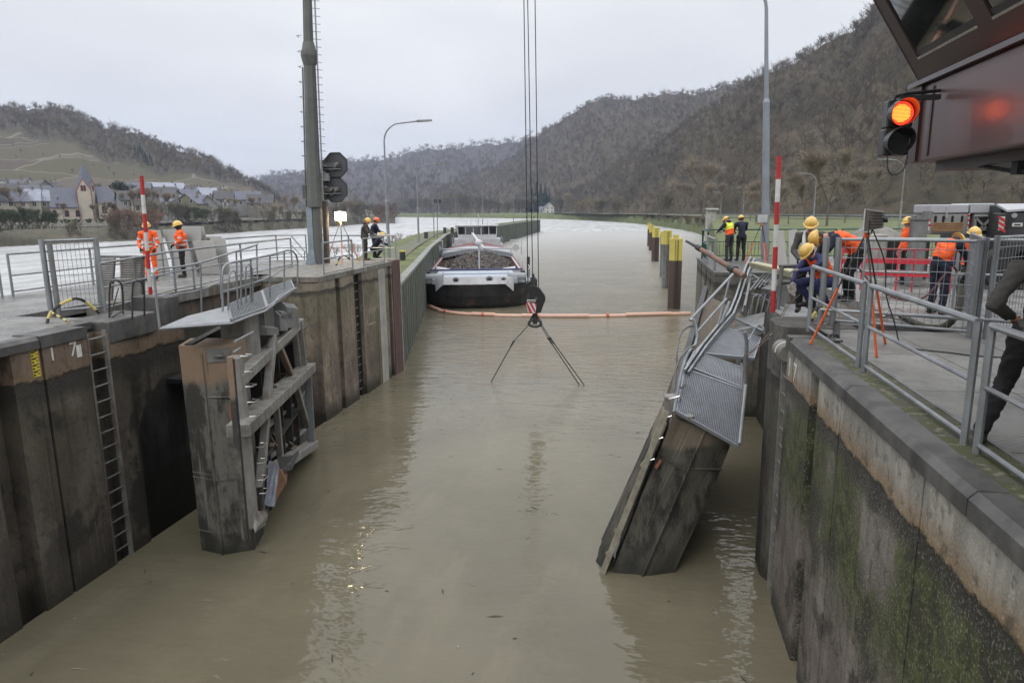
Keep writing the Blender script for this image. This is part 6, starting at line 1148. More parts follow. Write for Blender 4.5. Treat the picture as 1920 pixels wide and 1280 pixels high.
for px, yt, yb, D in ((1526, 326, 400, 95), (1393, 352, 405, 150), (1351, 360, 405, 165), (1686, 300, 425, 70), (1443, 350, 395, 160)):
    p = PD(px, yb, D); t = PD(px, yt, D); arc_lamp((p[0], p[1], -.7), t[2]+.7, 1.5, .045, .09, {1526: 'thin street lamp between the trees right of the tall pole', 1393: 'small distant street lamp above the two workers at the green railing', 1351: 'leftmost small distant street lamp on the right bank', 1686: 'street lamp on the grass below the hanging signal light', 1443: 'distant street lamp just behind the tall grey pole'}[px], -1)
# tall lamp post on the right
b = V_(4.95, 28.6, 0); ro = root('street_lamp', b, 'tall grey lamp post beside the green railing, reaching out of the top of the picture', 'street lamp'); t = PY(1437, 18, 28.6); mb = MB(); m_ = PY(1437, 190, 28.6)
mb.cyl(b, m_, .15, .12, n=14); mb.cyl(m_+V_(0, 0, -.06), m_+V_(0, 0, .1), .14, .09, n=14); mb.cyl(m_, t, .085, .065, n=12); mb.tube([t, PY(1436, 5, 28.6), PY(1431, -10, 28.6), PY(1418, -22, 28.6), PY(1390, -34, 28.6)], .06, 8, smooth=2); mb.build('pole', mat('blue_grey_pole', (.24, .27, .30), (.18, .20, .22), 2, .5, .2), ro, True)
mb = MB(); e = PY(1388, -34, 28.6); mb.box(e[0]-.7, e[0], 28.5, 28.75, e[2]-.05, e[2]+.08); mb.build('lamp_head', galvd, ro)
# twin instrument mast on the guide wall
p = PY(820, 445, 75); ro = root('instrument_mast', (p[0], 75, -1.05), 'twin post mast with a crossbar and hanging instruments on the guide wall', 'mast'); t = PY(820, 368, 75); mb = MB(); mb.cyl((p[0], 75, -1.1), (t[0], 75, t[2]), .05); q = PY(814, 445, 75); mb.cyl((q[0], 75, -1.1), (q[0]+.03, 75, t[2]-.35), .05); mb.build('post', galvd, ro); mb = MB(); mb.beam(V_(t[0]-.55, 75, t[2]-.3), V_(t[0]+.5, 75, t[2]-.3), .06, .08)
mb.build('crossbar', galv, ro)
for dx in (-.35, -.15, .2, .35): mb = MB(); mb.cyl((t[0]+dx, 75, t[2]-.3), (t[0]+dx, 75, t[2]-.75), .07, n=8); mb.build('instrument', darksteel, ro)
# concrete mast with ladder on the left pier head
MY = 25.0; base = PY(590, 490, MY); base[2] = 0
c1 = PY(588, 388, MY); c2 = PY(579, 110, MY); c3 = PY(578, 96, MY); c4 = PY(575, 0, MY); c5 = PY(572, -110, MY)
ms = root('mast', base, 'tall weathered grey mast with a ladder standing on the left pier head', 'mast')
m_mast = mat('mast_concrete', (.125, .13, .12), (.075, .08, .075), 1.2, .8, 0, .006, 18, streak=(.19, .19, .18), streak_amt=.35)
mb = MB(); x_ = base[0]-.02; s_ = mat('mast_base_steel', (.27, .31, .35), (.19, .22, .25), 2, .5, .3)
mb.prism([(x_-.28, MY-.18), (x_+.16, MY-.18), (x_+.16, MY+.22), (x_-.28, MY+.22)], 0, .06); mb.hexa([V_(x_-.26, MY-.16, .06), V_(x_+.12, MY-.16, .06), V_(x_+.12, MY+.2, .06), V_(x_-.26, MY+.2, .06), V_(x_-.17, MY-.1, .55), V_(x_+.06, MY-.1, .55), V_(x_+.06, MY+.16, .55), V_(x_-.17, MY+.16, .55)])
mb.hexa([V_(x_-.17, MY-.1, .55), V_(x_+.06, MY-.1, .55), V_(x_+.06, MY+.16, .55), V_(x_-.17, MY+.16, .55), V_(c1[0]-.27, MY-.1, c1[2]), V_(c1[0]-.04, MY-.1, c1[2]), V_(c1[0]-.04, MY+.16, c1[2]), V_(c1[0]-.27, MY+.16, c1[2])]); mb.build('base', s_, ms)
mb = MB(); mb.cyl(V_(base[0]+.1, MY+.1, 0), V_(c1[0]+.06, MY+.1, c1[2]), .2, .2, n=12); mb.build('shaft', m_mast, ms, True)
mb = MB(); mb.cyl(V_(c1[0]+.02, MY+.05, c1[2]), V_(c2[0], MY+.05, c2[2]), .29, .225, n=8); mb.build('shaft', m_mast, ms); mb = MB(); mb.cyl(V_(c2[0], MY+.05, c2[2]-.22), V_(c2[0], MY+.05, c2[2]+.1), .24, .31, n=10); mb.cyl(V_(c3[0], MY+.05, c2[2]+.1), V_(c3[0], MY+.05, c3[2]), .31, .29, n=10); mb.cyl(V_(c3[0], MY+.05, c3[2]), V_(c3[0], MY+.05, c3[2]+.32), .27, .20, n=10); mb.build('collar', m_mast, ms); mb = MB(); mb.cyl(V_(c3[0], MY+.05, c3[2]+.2), V_(c5[0], MY+.05, c5[2]), .19, .155, n=8); mb.build('shaft', m_mast, ms)
mb = MB(); lo = PY(605, 375, MY); hi = PY(589, 0, MY); hi2 = PY(585, -110, MY); mb.cyl(V_(lo[0], MY+.05, lo[2]), V_(hi[0], MY+.05, hi[2]), .028, n=6); mb.cyl(V_(hi[0], MY+.05, hi[2]), V_(hi2[0], MY+.05, hi2[2]), .028, n=6); mb.build('ladder_rail', galv, ms)
rg = MB(); rg.cyl((-.13, 0, 0), (.15, 0, -.04), .012, n=5); rg.ball((.16, 0, -.04), .02, 5, 3); rme = rg.mesh('ladder_rung', galv)
for k in range(36):
    q = V_(lo[0]+(hi[0]-lo[0])*k/27., MY+.05, lo[2]+(hi[2]-lo[2])*k/27.); o = put(bpy.data.objects.new('ladder_rung', rme), ms); o.location = Vector(q)-ms.location
for k in range(12):
    z = c1[2]+.3+k*.53; mb = MB(); xx = c1[0]+(c2[0]-c1[0])*min(1, (z-c1[2])/(c2[2]-c1[2])); mb.tube([(xx-.33, MY, z), (xx-.3, MY-.25, z), (xx-.1, MY-.28, z)], .012, 5); mb.build('step_clip', galvd, ms)
mb = MB(); mb.tube([(c1[0]-.31, MY, c1[2]-.1), (c2[0]-.27, MY, c2[2]-.3)], .03, 6); mb.build('conduit', galvd, ms)
# ---- octagonal signal boards seen from behind
sb = root('signal_board', PY(608, 470, 25.6), 'two dark octagonal signal boards one above the other on a brown post, seen from behind', 'signal'); SY = 25.6
pt = PY(606, 300, SY); mb = MB(); q = PY(612, 470, SY); q[2] = 0; mb.cyl(q, V_(pt[0], SY, pt[2]), .12, .11, n=10); mb.build('post', mat('brown_post', (.10, .09, .08), (.06, .055, .05), 3, .7), sb)
m_sig = mat('signal_back', (.065, .07, .078), (.05, .053, .06), 3, .55)
for cy_, in ((310,), (356,)):
    c = PY(630, cy_, SY); mb = MB(); R8 = .50; poly = [(c[0]+R8*math.cos(math.pi/8+k*math.pi/4), c[2]+.98*R8*math.sin(math.pi/8+k*math.pi/4)) for k in range(8)]
    mb.add([(x, SY-.02, z) for x, z in poly]+[(x, SY+.02, z) for x, z in poly], [tuple(range(8)), tuple(range(15, 7, -1))]+[(i, 8+i, 8+(i+1) % 8, (i+1) % 8) for i in range(8)]); o = mb.build('board', m_sig, sb)
    rm = MB()
    for k in range(8): a, b_ = poly[k], poly[(k+1) % 8]; rm.beam((a[0], SY-.03, a[1]), (b_[0], SY-.03, b_[1]), .02, .06)
    rm.build('rim', darksteel, sb); mb = MB(); mb.box(c[0]-.42, c[0]+.18, SY-.16, SY-.02, c[2]-.08, c[2]+.10); mb.build('lamp_box', mat('signal_box', (.11, .11, .105), (.08, .08, .075), 5, .6), sb)
    for dx in ((.12,) if cy_ == 310 else (-.08, .12)): mb = MB(); mb.cyl((c[0]+dx, SY-.16, c[2]+.02), (c[0]+dx, SY-.3, c[2]+.02), .075, .06, n=12); mb.build('lamp_back', mat('lamp_back_grey', (.17, .165, .155), None, 5, .5), sb)
    mb = MB(); mb.tube([(c[0]+.1, SY-.28, c[2]), (c[0]+.05, SY-.3, c[2]-.16), (c[0]-.1, SY-.2, c[2]-.2), (c[0]-.3, SY-.15, c[2]-.13)], .01, 5, smooth=2); mb.beam((c[0]-.5, SY-.12, c[2]-.14), (c[0]+.25, SY-.12, c[2]-.14), .03, .03); mb.build('cable', galv, sb)
c = PY(612, 333, SY); mb = MB(); mb.box(c[0]-.15, c[0]+.18, SY-.25, SY-.1, c[2]-.14, c[2]+.14); mb.build('junction_box', mat('pale_box', (.34, .36, .33), None, 5, .6), sb)
c = PY(573, 361, 26.2); o = MB(); o.box(c[0]-.08, c[0]+.2, 26.1, 26.2, c[2]-.28, c[2]+.28); o.build('side_board', m_sig, sb)
# ================================================================ RED AND WHITE POLES
def ranging_pole(base, top, r, label, n=7):
    b = np.array(base, float); t = np.array(top, float); ro = root('ranging_pole', b, label, 'pole', 'red and white poles')
    for k in range(n): mb = MB(); mb.cyl(b+(t-b)*k/n, b+(t-b)*(k+1)/n, r, n=12); mb.build('red_band' if k % 2 == 0 else 'white_band', red if k % 2 == 0 else white, ro, True)
p = PZ(284, 571, 0); ranging_pole(p, PY(265, 330, p[1]), .042, 'red and white banded pole leaning beside the workers on the left pier')
p = PY(1449, 585, 12.6); ranging_pole(p, PY(1461, 293, 12.6), .042, 'red and white banded pole fixed at the right lock head')
mb = MB(); mb.tube([PY(1463, 500, 12.7), PY(1500, 498, 13.2)], .035, 8); mb.tube([PY(1466, 500, 12.7), PY(1458, 580, 12.6)], .035, 8); mb.tube([PY(1462, 530, 12.7), PY(1498, 530, 13.2)], .03, 8); o = single(mb, 'railing', galvd, 'short grey pipe railing end beside the red and white pole on the right', 'railing', smooth=True)
# ================================================================ RAILINGS
def handrail(pts, h, label, name='railing', r=.022, m=galv, bars=(.5,), posts_r=.03, group=None, bottom=None):
    """panel frames: consecutive foot points; each post and each rail is a part"""
    P = [np.array(p, float) for p in pts]; ro = root(name, P[0], label, 'railing', group); hh = h if hasattr(h, '__len__') else [h]*len(P)
    for p, k in zip(P, hh): mb = MB(); mb.cyl(p, p+V_(0, 0, k), posts_r, n=8); mb.build('post', m, ro, True)
    for f in (1.,)+tuple(bars)+((bottom,) if bottom else ()):
        for (a, ka), (b, kb) in zip(list(zip(P, hh))[:-1], list(zip(P, hh))[1:]): mb = MB(); mb.cyl(a+V_(0, 0, ka*f), b+V_(0, 0, kb*f), r if f < 1 else posts_r*.95, n=8); mb.build('rail', m, ro, True)
    return ro
XH = 2.78
handrail([(XH, 11.75, 0), (XH, 9.12, 0)], 1.06, 'galvanised handrail panel in the foreground, farthest of three along the mossy wall', bars=(.53, .07), posts_r=.034, group='handrail panels along the right wall')
handrail([(XH, 8.88, 0), (XH, 6.18, 0)], 1.06, 'galvanised handrail panel in the foreground, middle one of three along the mossy wall', bars=(.53, .07), posts_r=.034, group='handrail panels along the right wall')
handrail([(XH, 5.95, 0), (XH, 3.2, 0)], 1.06, 'galvanised handrail panel running out of the picture at the right edge', bars=(.53, .07), posts_r=.034, group='handrail panels along the right wall')
# river side railing of the left pier
rx = -15.4
handrail([(rx+.1, 8, 0), (rx+.1, 11.2, 0), (rx+.1, 14.1, 0)], 1.05, 'grey railing on the river side at the left edge of the picture', bars=(.5,), group='river side railings of the left pier')
handrail([(rx+.1, 14.4, 0), (rx+.1, 17, 0), (rx+.1, 20, 0), (rx+.1, 23, 0)], 1.05, 'grey railing on the river side behind the workers in orange', bars=(.5, .12), group='river side railings of the left pier')
a = PZ(585, 492, 0); pts_ = [PZ(432, 520, 0), PZ(548, 484, 0)]
handrail([(-15.2, 23.2, 0), (-15.1, 26.9, 0), (-13.9, 27.2, 0)], 1.05, 'grey railing on the river side left of the mast', bars=(.5, .12), group='river side railings of the left pier')
mb = MB(); mb.tube([PY(545, 441, 24.5), PY(577, 478, 24.5)], .025, 6); mb.tube([PY(547, 460, 24.5), PY(569, 484, 24.5)], .02, 6); mb.tube([PY(571, 472, 24.5), PY(571, 488, 24.5)], .02, 6); single(mb, 'stair_rail', galv, 'sloping stair rail left of the mast foot', 'railing', smooth=True)
# railing round the pier head
XE = XL-.12
handrail([(XE, 20.6, 0), (XE, 22.9, 0)], 1.02, 'grey railing on the pier head edge beside the mast', bars=(.5,), bottom=.05, group='railings of the left pier head')
handrail([(XE, 23.9, 0), (XE, 26.0, 0)], 1.02, 'grey railing on the pier head edge in front of the dark clothed workers', bars=(.5,), bottom=.05, group='railings of the left pier head')
handrail([(XE+.05, 27.2, 0), (-12.0, 27.25, 0), (-13.6, 27.25, 0)], 1.02, 'grey railing across the far end of the pier head', bars=(.5,), bottom=.05, group='railings of the left pier head')
# long railing in front of the left workers
handrail([PY(200, 600, 12.3)*[1, 1, 0], PZ(330, 548, 0), PZ(365, 541, 0), PZ(455, 520, 0), PZ(548, 500, 0)], [1.0, 1.05, 1.05, 1.05, 1.05], 'long grey railing in front of the two workers in orange', bars=(.5, .08))
# mesh gate at the left
def mesh_panel(a, b, h, label, name='mesh_panel', sp=.05, hs=(0, .25, .5, .75, 1.), m=galv, z0=.1, post_r=.04, group=None, thick=.005, posts=(1, 1), lean=0., bm=None):
    a = np.array(a, float); b = np.array(b, float); ro = root(name, a, label, 'fence panel', group); u = (b-a); L_ = np.linalg.norm(u); u = u/L_; up = V_(0, 0, 1)
    for k, p in enumerate((a, b)):
        if posts[k]: mb = MB(); mb.cyl(p, p+up*(h+.03), post_r, n=10); mb.build('post', m, ro, True)
    for z in (z0, h): mb = MB(); mb.cyl(a+up*z, b+up*z, .024, n=8); mb.build('frame_bar', m, ro, True)
    for k, f in enumerate(hs[1:-1]): mb = MB(); mb.cyl(a+up*(z0+(h-z0)*f), b+up*(z0+(h-z0)*f), thick*1.3, n=5); mb.build('wire', m, ro)
    n = int(L_/sp); me = MB(); me.cyl((0, 0, 0), (0, 0, h-z0), thick, n=4); me = me.mesh('wire', bm or m)
    for i in range(1, n): o = put(bpy.data.objects.new('wire', me), ro); o.location = Vector(a+u*(i*L_/n)+up*z0)-ro.location
    return ro
ga = PZ(97, 593, 0); gb_ = PZ(196, 583, 0)
za = PY(72, 452, ga[1])[2]
mesh_panel(ga, (gb_[0]-.0, gb_[1], 0), za, 'tall grey mesh gate at the left with two close posts', sp=.075, hs=(0, .28, .5, .72, 1.), post_r=.05, thick=.006)
mb = MB(); q = ga+V_(.13, .05, 0); mb.cyl(q, q+V_(0, 0, za-.05), .045, n=10); q2 = gb_+V_(-.25, .25, 0); mb.cyl(q2, q2+V_(0, 0, za-.05), .04, n=10); mb.tube([q2+V_(0, 0, .7), q2+V_(.0, 0, .02)], .05, 6); single(mb, 'gate_post', galvd, 'inner posts of the mesh gate at the left', 'post', smooth=True)
# sheets leaning on the railing behind the mesh gate: louvred panels with slats
def louvre(x0p, x1p, yt, yb, Y, label, nsl=18):
    a, b, c, d = PY(x0p[0], yb, Y), PY(x1p[0], yb, Y), PY(x1p[1], yt, Y+.25), PY(x0p[1], yt, Y+.25); ro = root('louvre_panel', (a+b)/2, label, 'louvre panel', 'louvred panels leaning on the railing'); mb = MB(); mb.slab([a, b, c, d], (0, .03, 0)); mb.build('backing', galvd, ro)
    for i in range(nsl):
        t = (i+.5)/nsl; p, q = a*(1-t)+d*t, b*(1-t)+c*t; mb = MB(); mb.beam(p+V_(0, -.02, 0), q+V_(0, -.02, 0), .02, .035, up=(0, .4, 1)); mb.build('slat', steelgrey, ro)
louvre((192, 188), (210, 216), 484, 568, 14.0, 'grey louvred panel leaning on the railing, left one', 20); louvre((228, 226), (264, 268), 482, 566, 14.0, 'grey louvred panel leaning on the railing, right one', 20)
mb = MB(); mb.cyl(PY(186, 481, 13.8), PY(278, 481, 14.2), .03, n=8); mb.cyl(PY(250, 481, 14), PY(254, 528, 14), .03); mb.cyl(PY(190, 525, 13.8), PY(278, 524, 14.2), .025); mb.cyl(PY(180, 470, 13.6), PY(188, 578, 13.6), .04); mb.cyl(PY(268, 481, 14.2), PY(270, 570, 14.2), .035); single(mb, 'railing', galvd, 'grey pipe railing holding the louvred panels', 'railing', smooth=True)
# ladder hoops standing at the wall ladder
for k, (xa, xb, lab) in enumerate(((205, 228, 'left'), (248, 268, 'right'))):
    mb = MB(); mb.tube([PY(xa, 600, 11.6), PY(xa, 532, 11.6), PY(xa+6, 526, 11.6), PY(xb-6, 526, 11.9), PY(xb+2, 536, 12), PY(xb+3, 592, 12.1)], .018, 7, smooth=1)
    if k == 0: mb.tube([PY(222, 540, 11.9), PY(208, 590, 11.6)], .013, 5); mb.tube([PY(210, 594, 11.6), PY(232, 582, 12)], .016, 5)
    single(mb, 'grab_rail', darksteel, 'dark bent grab rail above the wall ladder, %s one' % lab, 'grab rail', 'grab rails above the wall ladder', smooth=True)
# big grey plates leaning on the river side railing
def lplate(pts, Y, label, m=None, t=.04):
    mb = MB(); mb.slab([PY(x, y, Y+d) for x, y, d in pts], (0, t, 0)); o = single(mb, 'steel_plate', m or mat('plate_grey', (.27, .265, .25), (.21, .205, .195), 1.2, .6, .1, 0), label, 'steel plate', 'grey plates leaning on the river side railing'); bm__ = bmesh.new(); bm__.from_mesh(o.data); bmesh.ops.recalc_face_normals(bm__, faces=bm__.faces); bm__.to_mesh(o.data); bm__.free(); bevel(o, .008)
    h = MB(); c = np.mean([PY(x, y, Y+d) for x, y, d in pts], 0); a = PY(pts[-1][0]*.75+pts[-2][0]*.25, pts[-1][1]*.86+pts[0][1]*.14, Y+pts[-1][2]-.02) ; h.cyl(a, a+V_(0, -.02, 0), .035, n=10); q = put(bpy.data.objects.new('lifting_hole', h.mesh('lifting_hole', darksteel, o.location)), o)
lplate([(298, 520, 0), (320, 518, 0), (300, 432, .4), (270, 430, .4)], 20.6, 'grey plate leaning behind the worker in full orange', None)
lplate([(352, 515, 0), (374, 512, 0), (378, 424, .5), (334, 424, .5)], 21.2, 'wide grey plate behind the masked worker')
lplate([(330, 517, 0), (372, 520, 0), (342, 428, .5), (304, 431, .5)], 20.8, 'large grey plate leaning between the two workers')
lplate([(372, 512, 0), (400, 508, 0), (381, 424, .5), (350, 426, .5)], 21.6, 'grey plate behind the masked worker on his right')
lplate([(378, 514, 0), (412, 514, 0), (400, 450, .4), (360, 452, .4)], 20.4, 'narrow grey plate right of the masked worker')
lplate([(402, 515, 0), (410, 516, 0), (392, 446, .4), (386, 446, .4)], 20.9, 'thin plate seen edge on in the right stack', darksteel); lplate([(410, 516, 0), (432, 514, 0), (421, 447, .4), (394, 446, .4)], 20.9, 'front plate of the stack of grey plates at the right'); lplate([(404, 512, 0), (428, 511, 0), (414, 443, .4), (386, 443, .4)], 21.3, 'rear plate of the stack of grey plates at the right')
# yellow and black cable bows
m_tape = mat('cable_yellow', (.55, .45, .15), (.40, .32, .10), 14, .6)
def taped(pts, label, r=.028):
    P = [Vector([float(c) for c in p]) for p in pts]
    for _ in range(3):
        q = [P[0]]
        for i in range(len(P)-1): q += [P[i]*.75+P[i+1]*.25, P[i]*.25+P[i+1]*.75]
        P = q+[P[-1]]
    ro = root('cable', P[0], label, 'cable', 'yellow and black cables'); n = len(P); k = max(2, n//7)
    for j, i in enumerate(range(0, n-1, k)): mb = MB(); mb.tube(P[i:i+k+1], r*(1.06 if j % 2 else 1), 7); mb.build('yellow_length' if j % 2 else 'black_length', m_tape if j % 2 else rubber, ro, True)
    return ro
taped([PY(88, 608, 10.9), PY(92, 590, 11), PY(103, 578, 11.1), PY(120, 566, 11.3), PY(146, 557, 11.5), PY(170, 572, 11.7), PY(187, 588, 11.8)], 'yellow and black taped cable bowed over the deck at the foot of the mesh gate')
taped([PY(97, 586, 11), PY(112, 594, 10.9), PY(128, 604, 10.8)], 'short yellow cable end branching off the bowed cable', .02)
taped([PY(630, 498, 22), PY(637, 482, 22.1), PY(646, 478, 22.3), PY(656, 486, 22.6)], 'small orange and yellow cable bow beside the lit work lamp')
taped([PY(1520, 602, 12.3), PY(1528, 585, 12.3), PY(1544, 574, 12.4), PY(1560, 576, 12.5), PY(1566, 600, 12.4), PY(1568, 632, 12)], 'yellow and black cable loop hanging at the tall gate posts on the right', .03)
# green railing
def bar_railing(pts, h, m, label, sp=.13, name='bar_railing'):
    P = [np.array(p, float) for p in pts]; ro = root(name, P[0], label, 'railing', 'green railings at the right lock head')
    for a, b in zip(P[:-1], P[1:]):
        for f in (1., .58, .1): mb = MB(); mb.cyl(a+V_(0, 0, h*f), b+V_(0, 0, h*f), .03 if f == 1 else .018, n=8); mb.build('rail', m, ro, True)
        for q in (a, b): mb = MB(); mb.cyl(q, q+V_(0, 0, h), .035, n=8); mb.build('post', m, ro, True)
        L_ = np.linalg.norm(b-a); n = int(L_/sp); bars = MB()
        me = MB(); me.cyl((0, 0, h*.1), (0, 0, h*.58), .009, n=4); me = me.mesh('bar', m)
        for i in range(1, n): o = put(bpy.data.objects.new('bar', me), ro); o.location = Vector(a+(b-a)*i/n)-ro.location
    return ro
ZG = 0.
a = PZ(1336, 492, 0); gY = 28.9
bar_railing([(2.55, gY, 0), (5.0, gY, 0), (7.6, gY, 0)], 1.15, green_m, 'green bar railing behind the two workers on the right lock head'); bar_railing([(2.5, 26.2, 0), (2.55, gY, 0)], 1.15, green_m, 'green bar railing along the chamber side of the right lock head')
bar_railing([(7.8, gY, 0), (10.4, gY, 0), (13, gY, 0)], 1.15, green_m, 'green bar railing continuing right behind the tall lamp post')
handrail([(2.48, 23.4, 0), (2.48, 26.0, 0)], 1.0, 'grey railing piece at the near corner of the right lock head', bars=(.5,), posts_r=.04)
# corroded pipe boom lying over the right lock head
pb = root('boom_pole', PY(1385, 515, 18), 'brown rusty pole with a black tip lying slanted over the right lock head', 'pole'); mb = MB(); mb.cyl(PY(1396, 518, 17.5), PY(1312, 466, 19.5), .075, .06, n=10); mb.build('shaft', mat('rusty_pole', (.22, .13, .10), (.13, .08, .065), 4, .8), pb, True); mb = MB(); mb.cyl(PY(1312, 466, 19.5), PY(1287, 452, 20.2), .05, .035, n=10); mb.cyl(PY(1314, 467, 19.45), PY(1307, 463, 19.6), .085, .08, n=10); mb.build('tip', darksteel, pb, True); mb = MB(); mb.cyl(PY(1378, 507, 17.9), PY(1370, 502, 18.1), .11, .11, n=10); mb.build('clamp_ring', darksteel, pb, True)
# boards stack near the pole
bs = root('board_stack', PY(1440, 505, 17.5), 'stack of pale yellowish planks behind the red and white pole', 'planks')
for k in range(4): mb = MB(); mb.beam(PY(1412, 492+k*3, 18), PY(1490, 509+k*3.2, 16.2), .26-.04*k, .035, up=(0, 0, 1)); mb.build('plank', mat('pale_plank', (.42, .40, .27), (.30, .28, .19), 4, .8), bs)
# grey plates leaning near the right workers
for pts, lab in (([(1447, 505), (1478, 505), (1470, 432), (1449, 434)], 'pale plate leaning left of the bending workers'), ([(1480, 500), (1500, 500), (1494, 430), (1478, 432)], 'grey plate leaning behind the worker with the towel'), ([(1500, 495), (1520, 495), (1518, 432), (1502, 432)], 'rear grey plate leaning behind the worker with the towel')):
    mb = MB(); Yp = 17.5; mb.slab([PY(pts[0][0], pts[0][1], Yp), PY(pts[1][0], pts[1][1], Yp), PY(pts[2][0], pts[2][1], Yp+.4), PY(pts[3][0], pts[3][1], Yp+.4)], (0, .05, 0)); o = single(mb, 'steel_plate', MATS['plate_grey'], lab, 'steel plate', 'grey plates leaning on the right lock head'); bevel(o, .008)
# mesh fences on the right deck
mesh_panel((3.3, 12.35, 0), (5.05, 11.45, 0), 1.47, 'tall mesh panel with warm lit end post in front of the bending workers', sp=.10, hs=(0, .13, .26, .39, .52, .65, .78, .9, 1.), post_r=.05, thick=.0045, group='mesh panels on the right deck')
mb = MB(); mb.cyl((3.12, 12.42, 0), (3.12, 12.42, 1.5), .055, n=10); mb.cyl((3.12, 12.42, 0), (3.12, 12.42, .03), .11, n=10); single(mb, 'gate_post', galv, 'stout round gate post left of the tall mesh panel', 'post', smooth=True)
mesh_panel((5.15, 11.5, 0), (5.9, 13.7, 0), 1.50, 'mesh panel running away from the camera on the right deck', sp=.10, hs=(0, .13, .26, .39, .52, .65, .78, .9, 1.), thick=.0045, group='mesh panels on the right deck'); mesh_panel((5.25, 11.4, 0), (7.1, 13.0, 0), 1.53, 'rightmost mesh panel in front of the mobile crane', sp=.10, hs=(0, .13, .26, .39, .52, .65, .78, .9, 1.), thick=.0045, group='mesh panels on the right deck')
handrail([(4.4, 15.5, 0), (6.2, 14.9, 0), (8.2, 14.4, 0)], 1.35, 'grey railing behind the mesh panels on the right deck', bars=(.5,))
mb = MB(); mb.cyl((3.0, 12.0, .33), (5.7, 10.9, .33), .028, n=8); mb.cyl((3.0, 12.0, .0), (3.0, 12.0, .33), .03, n=8); mb.cyl((5.7, 10.9, .0), (5.7, 10.9, .33), .03, n=8); single(mb, 'low_rail', galv, 'low grey pipe rail across the deck behind the tripod', 'railing', smooth=True)
# red plastic barriers
def barrier(x, y, rz, label):
    ro = root('safety_barrier', (x, y, 0), label, 'barrier', 'red safety barriers', rz); mb = MB(); w, h = 1.1, 1.0
    mb.tube([(-w/2, 0, 0), (-w/2, 0, h-.08), (-w/2+.08, 0, h), (w/2-.08, 0, h), (w/2, 0, h-.08), (w/2, 0, 0)], .022, 6); put(bpy.data.objects.new('frame', mb.mesh('frame', redb, smooth=True)), ro)
    for z in (.36, .66): mb = MB(); mb.box(-w/2, w/2, -.012, .012, z, z+.13); put(bpy.data.objects.new('board', mb.mesh('board', redb)), ro)
for k, (px, py, rz) in enumerate(((1598, 515, .7), (1660, 545, -.25), (1728, 548, -.2), (1620, 505, 0.2))):
    p = PZ(px, py, 0); barrier(p[0], p[1], rz, 'red crowd barrier on the right deck, %s' % ['leftmost', 'middle one of the front row', 'right one of the front row', 'rear one behind the others'][k])
# cabinet behind the barriers
for (x0, x1, yt, yb, Y_, m, lab) in ((1630, 1665, 440, 500, 22, concrete_l, 'pale grey cabinet behind the red barriers'), (1664, 1690, 448, 500, 22.2, darksteel, 'black cabinet beside the pale grey one'), (1700, 1745, 448, 505, 21, steelgrey, 'grey machine box behind the red barriers')):
    a, b = PY(x0, yb, Y_), PY(x1, yt, Y_); c = root('cabinet', (a[0], Y_, 0), lab, 'cabinet'); mb = MB(); mb.box(a[0], b[0], Y_, Y_+.6, 0, b[2]); bevel(mb.build('body', m, c), .02); mb = MB(); mb.box(a[0]+.05, (a[0]+b[0])/2-.01, Y_-.015, Y_, .1, b[2]-.06); mb.build('door', m, c); mb = MB(); mb.box((a[0]+b[0])/2+.01, b[0]-.05, Y_-.015, Y_, .1, b[2]-.06); mb.build('door', m, c)
# ================================================================ MOBILE CRANE at the right
cr = root('mobile_crane', (9.5, 20, 0), 'rear of a mobile crane with grey counterweight and dark superstructure at the right edge', 'mobile crane')
CY = 20.; m_cw = mat('counterweight_grey', (.25, .25, .24), (.20, .20, .19), 1.5, .5); m_cw2 = mat('counterweight_plate', (.36, .37, .39), (.31, .32, .34), 1.5, .4)
def cbox(x0, x1, yt, yb, y0, dy, name, m, par=cr, bv=.02):
    a, b = PY(x0, yb, y0), PY(x1, yt, y0); mb = MB(); mb.box(a[0], b[0], y0, y0+dy, a[2], b[2]); return bevel(mb.build(name, m, par), bv)
cbox(1745, 1818, 383, 400, CY, 1.2, 'weight_plate', m_cw2); cbox(1819, 1866, 381, 400, CY-.02, 1.2, 'weight_plate', m_cw2); cbox(1774, 1779, 386, 410, CY-.05, .06, 'lifting_lug', m_cw2)
cbox(1745, 1820, 401, 440, CY+.02, 1.1, 'counterweight', m_cw); cbox(1821, 1866, 400, 450, CY+.01, 1.1, 'counterweight', m_cw)
for x in (1751, 1766, 1783, 1801): cbox(x, x+7, 404, 420, CY-.004, .05, 'slot', black, bv=.03)
fr = cbox(1826, 1862, 404, 407, CY-.03, .05, 'lattice_frame', m_cw)
for a, b in (((1828, 405), (1828, 440)), ((1861, 405), (1861, 440)), ((1828, 407), (1860, 440)), ((1860, 407), (1828, 440)), ((1828, 430), (1861, 430))): mb = MB(); mb.beam(PY(*a, CY-.03), PY(*b, CY-.03), .05, .05); mb.build('lattice_bar', m_cw, cr)
cbox(1829, 1859, 408, 440, CY-.003, .02, 'opening', black)
cbox(1748, 1807, 417, 434, CY-.25, .08, 'wooden_board', wood, bv=.005)
for k in range(3): cbox(1752, 1803, 419+k*4, 420+k*4, CY-.256, .01, 'board_line', mat('board_line', (.14, .08, .04), None, 5, .8), bv=.001)
for x in (1741, 1814): cbox(x, x+5, 400, 432, CY-.1, .04, 'warning_strip', white, bv=.002); [cbox(x, x+5, 402+k*9, 406+k*9, CY-.108, .01, 'red_mark', red, bv=.001) for k in range(3)]
cbox(1867, 2100, 382, 470, CY-.6, 3.4, 'superstructure', darksteel); 
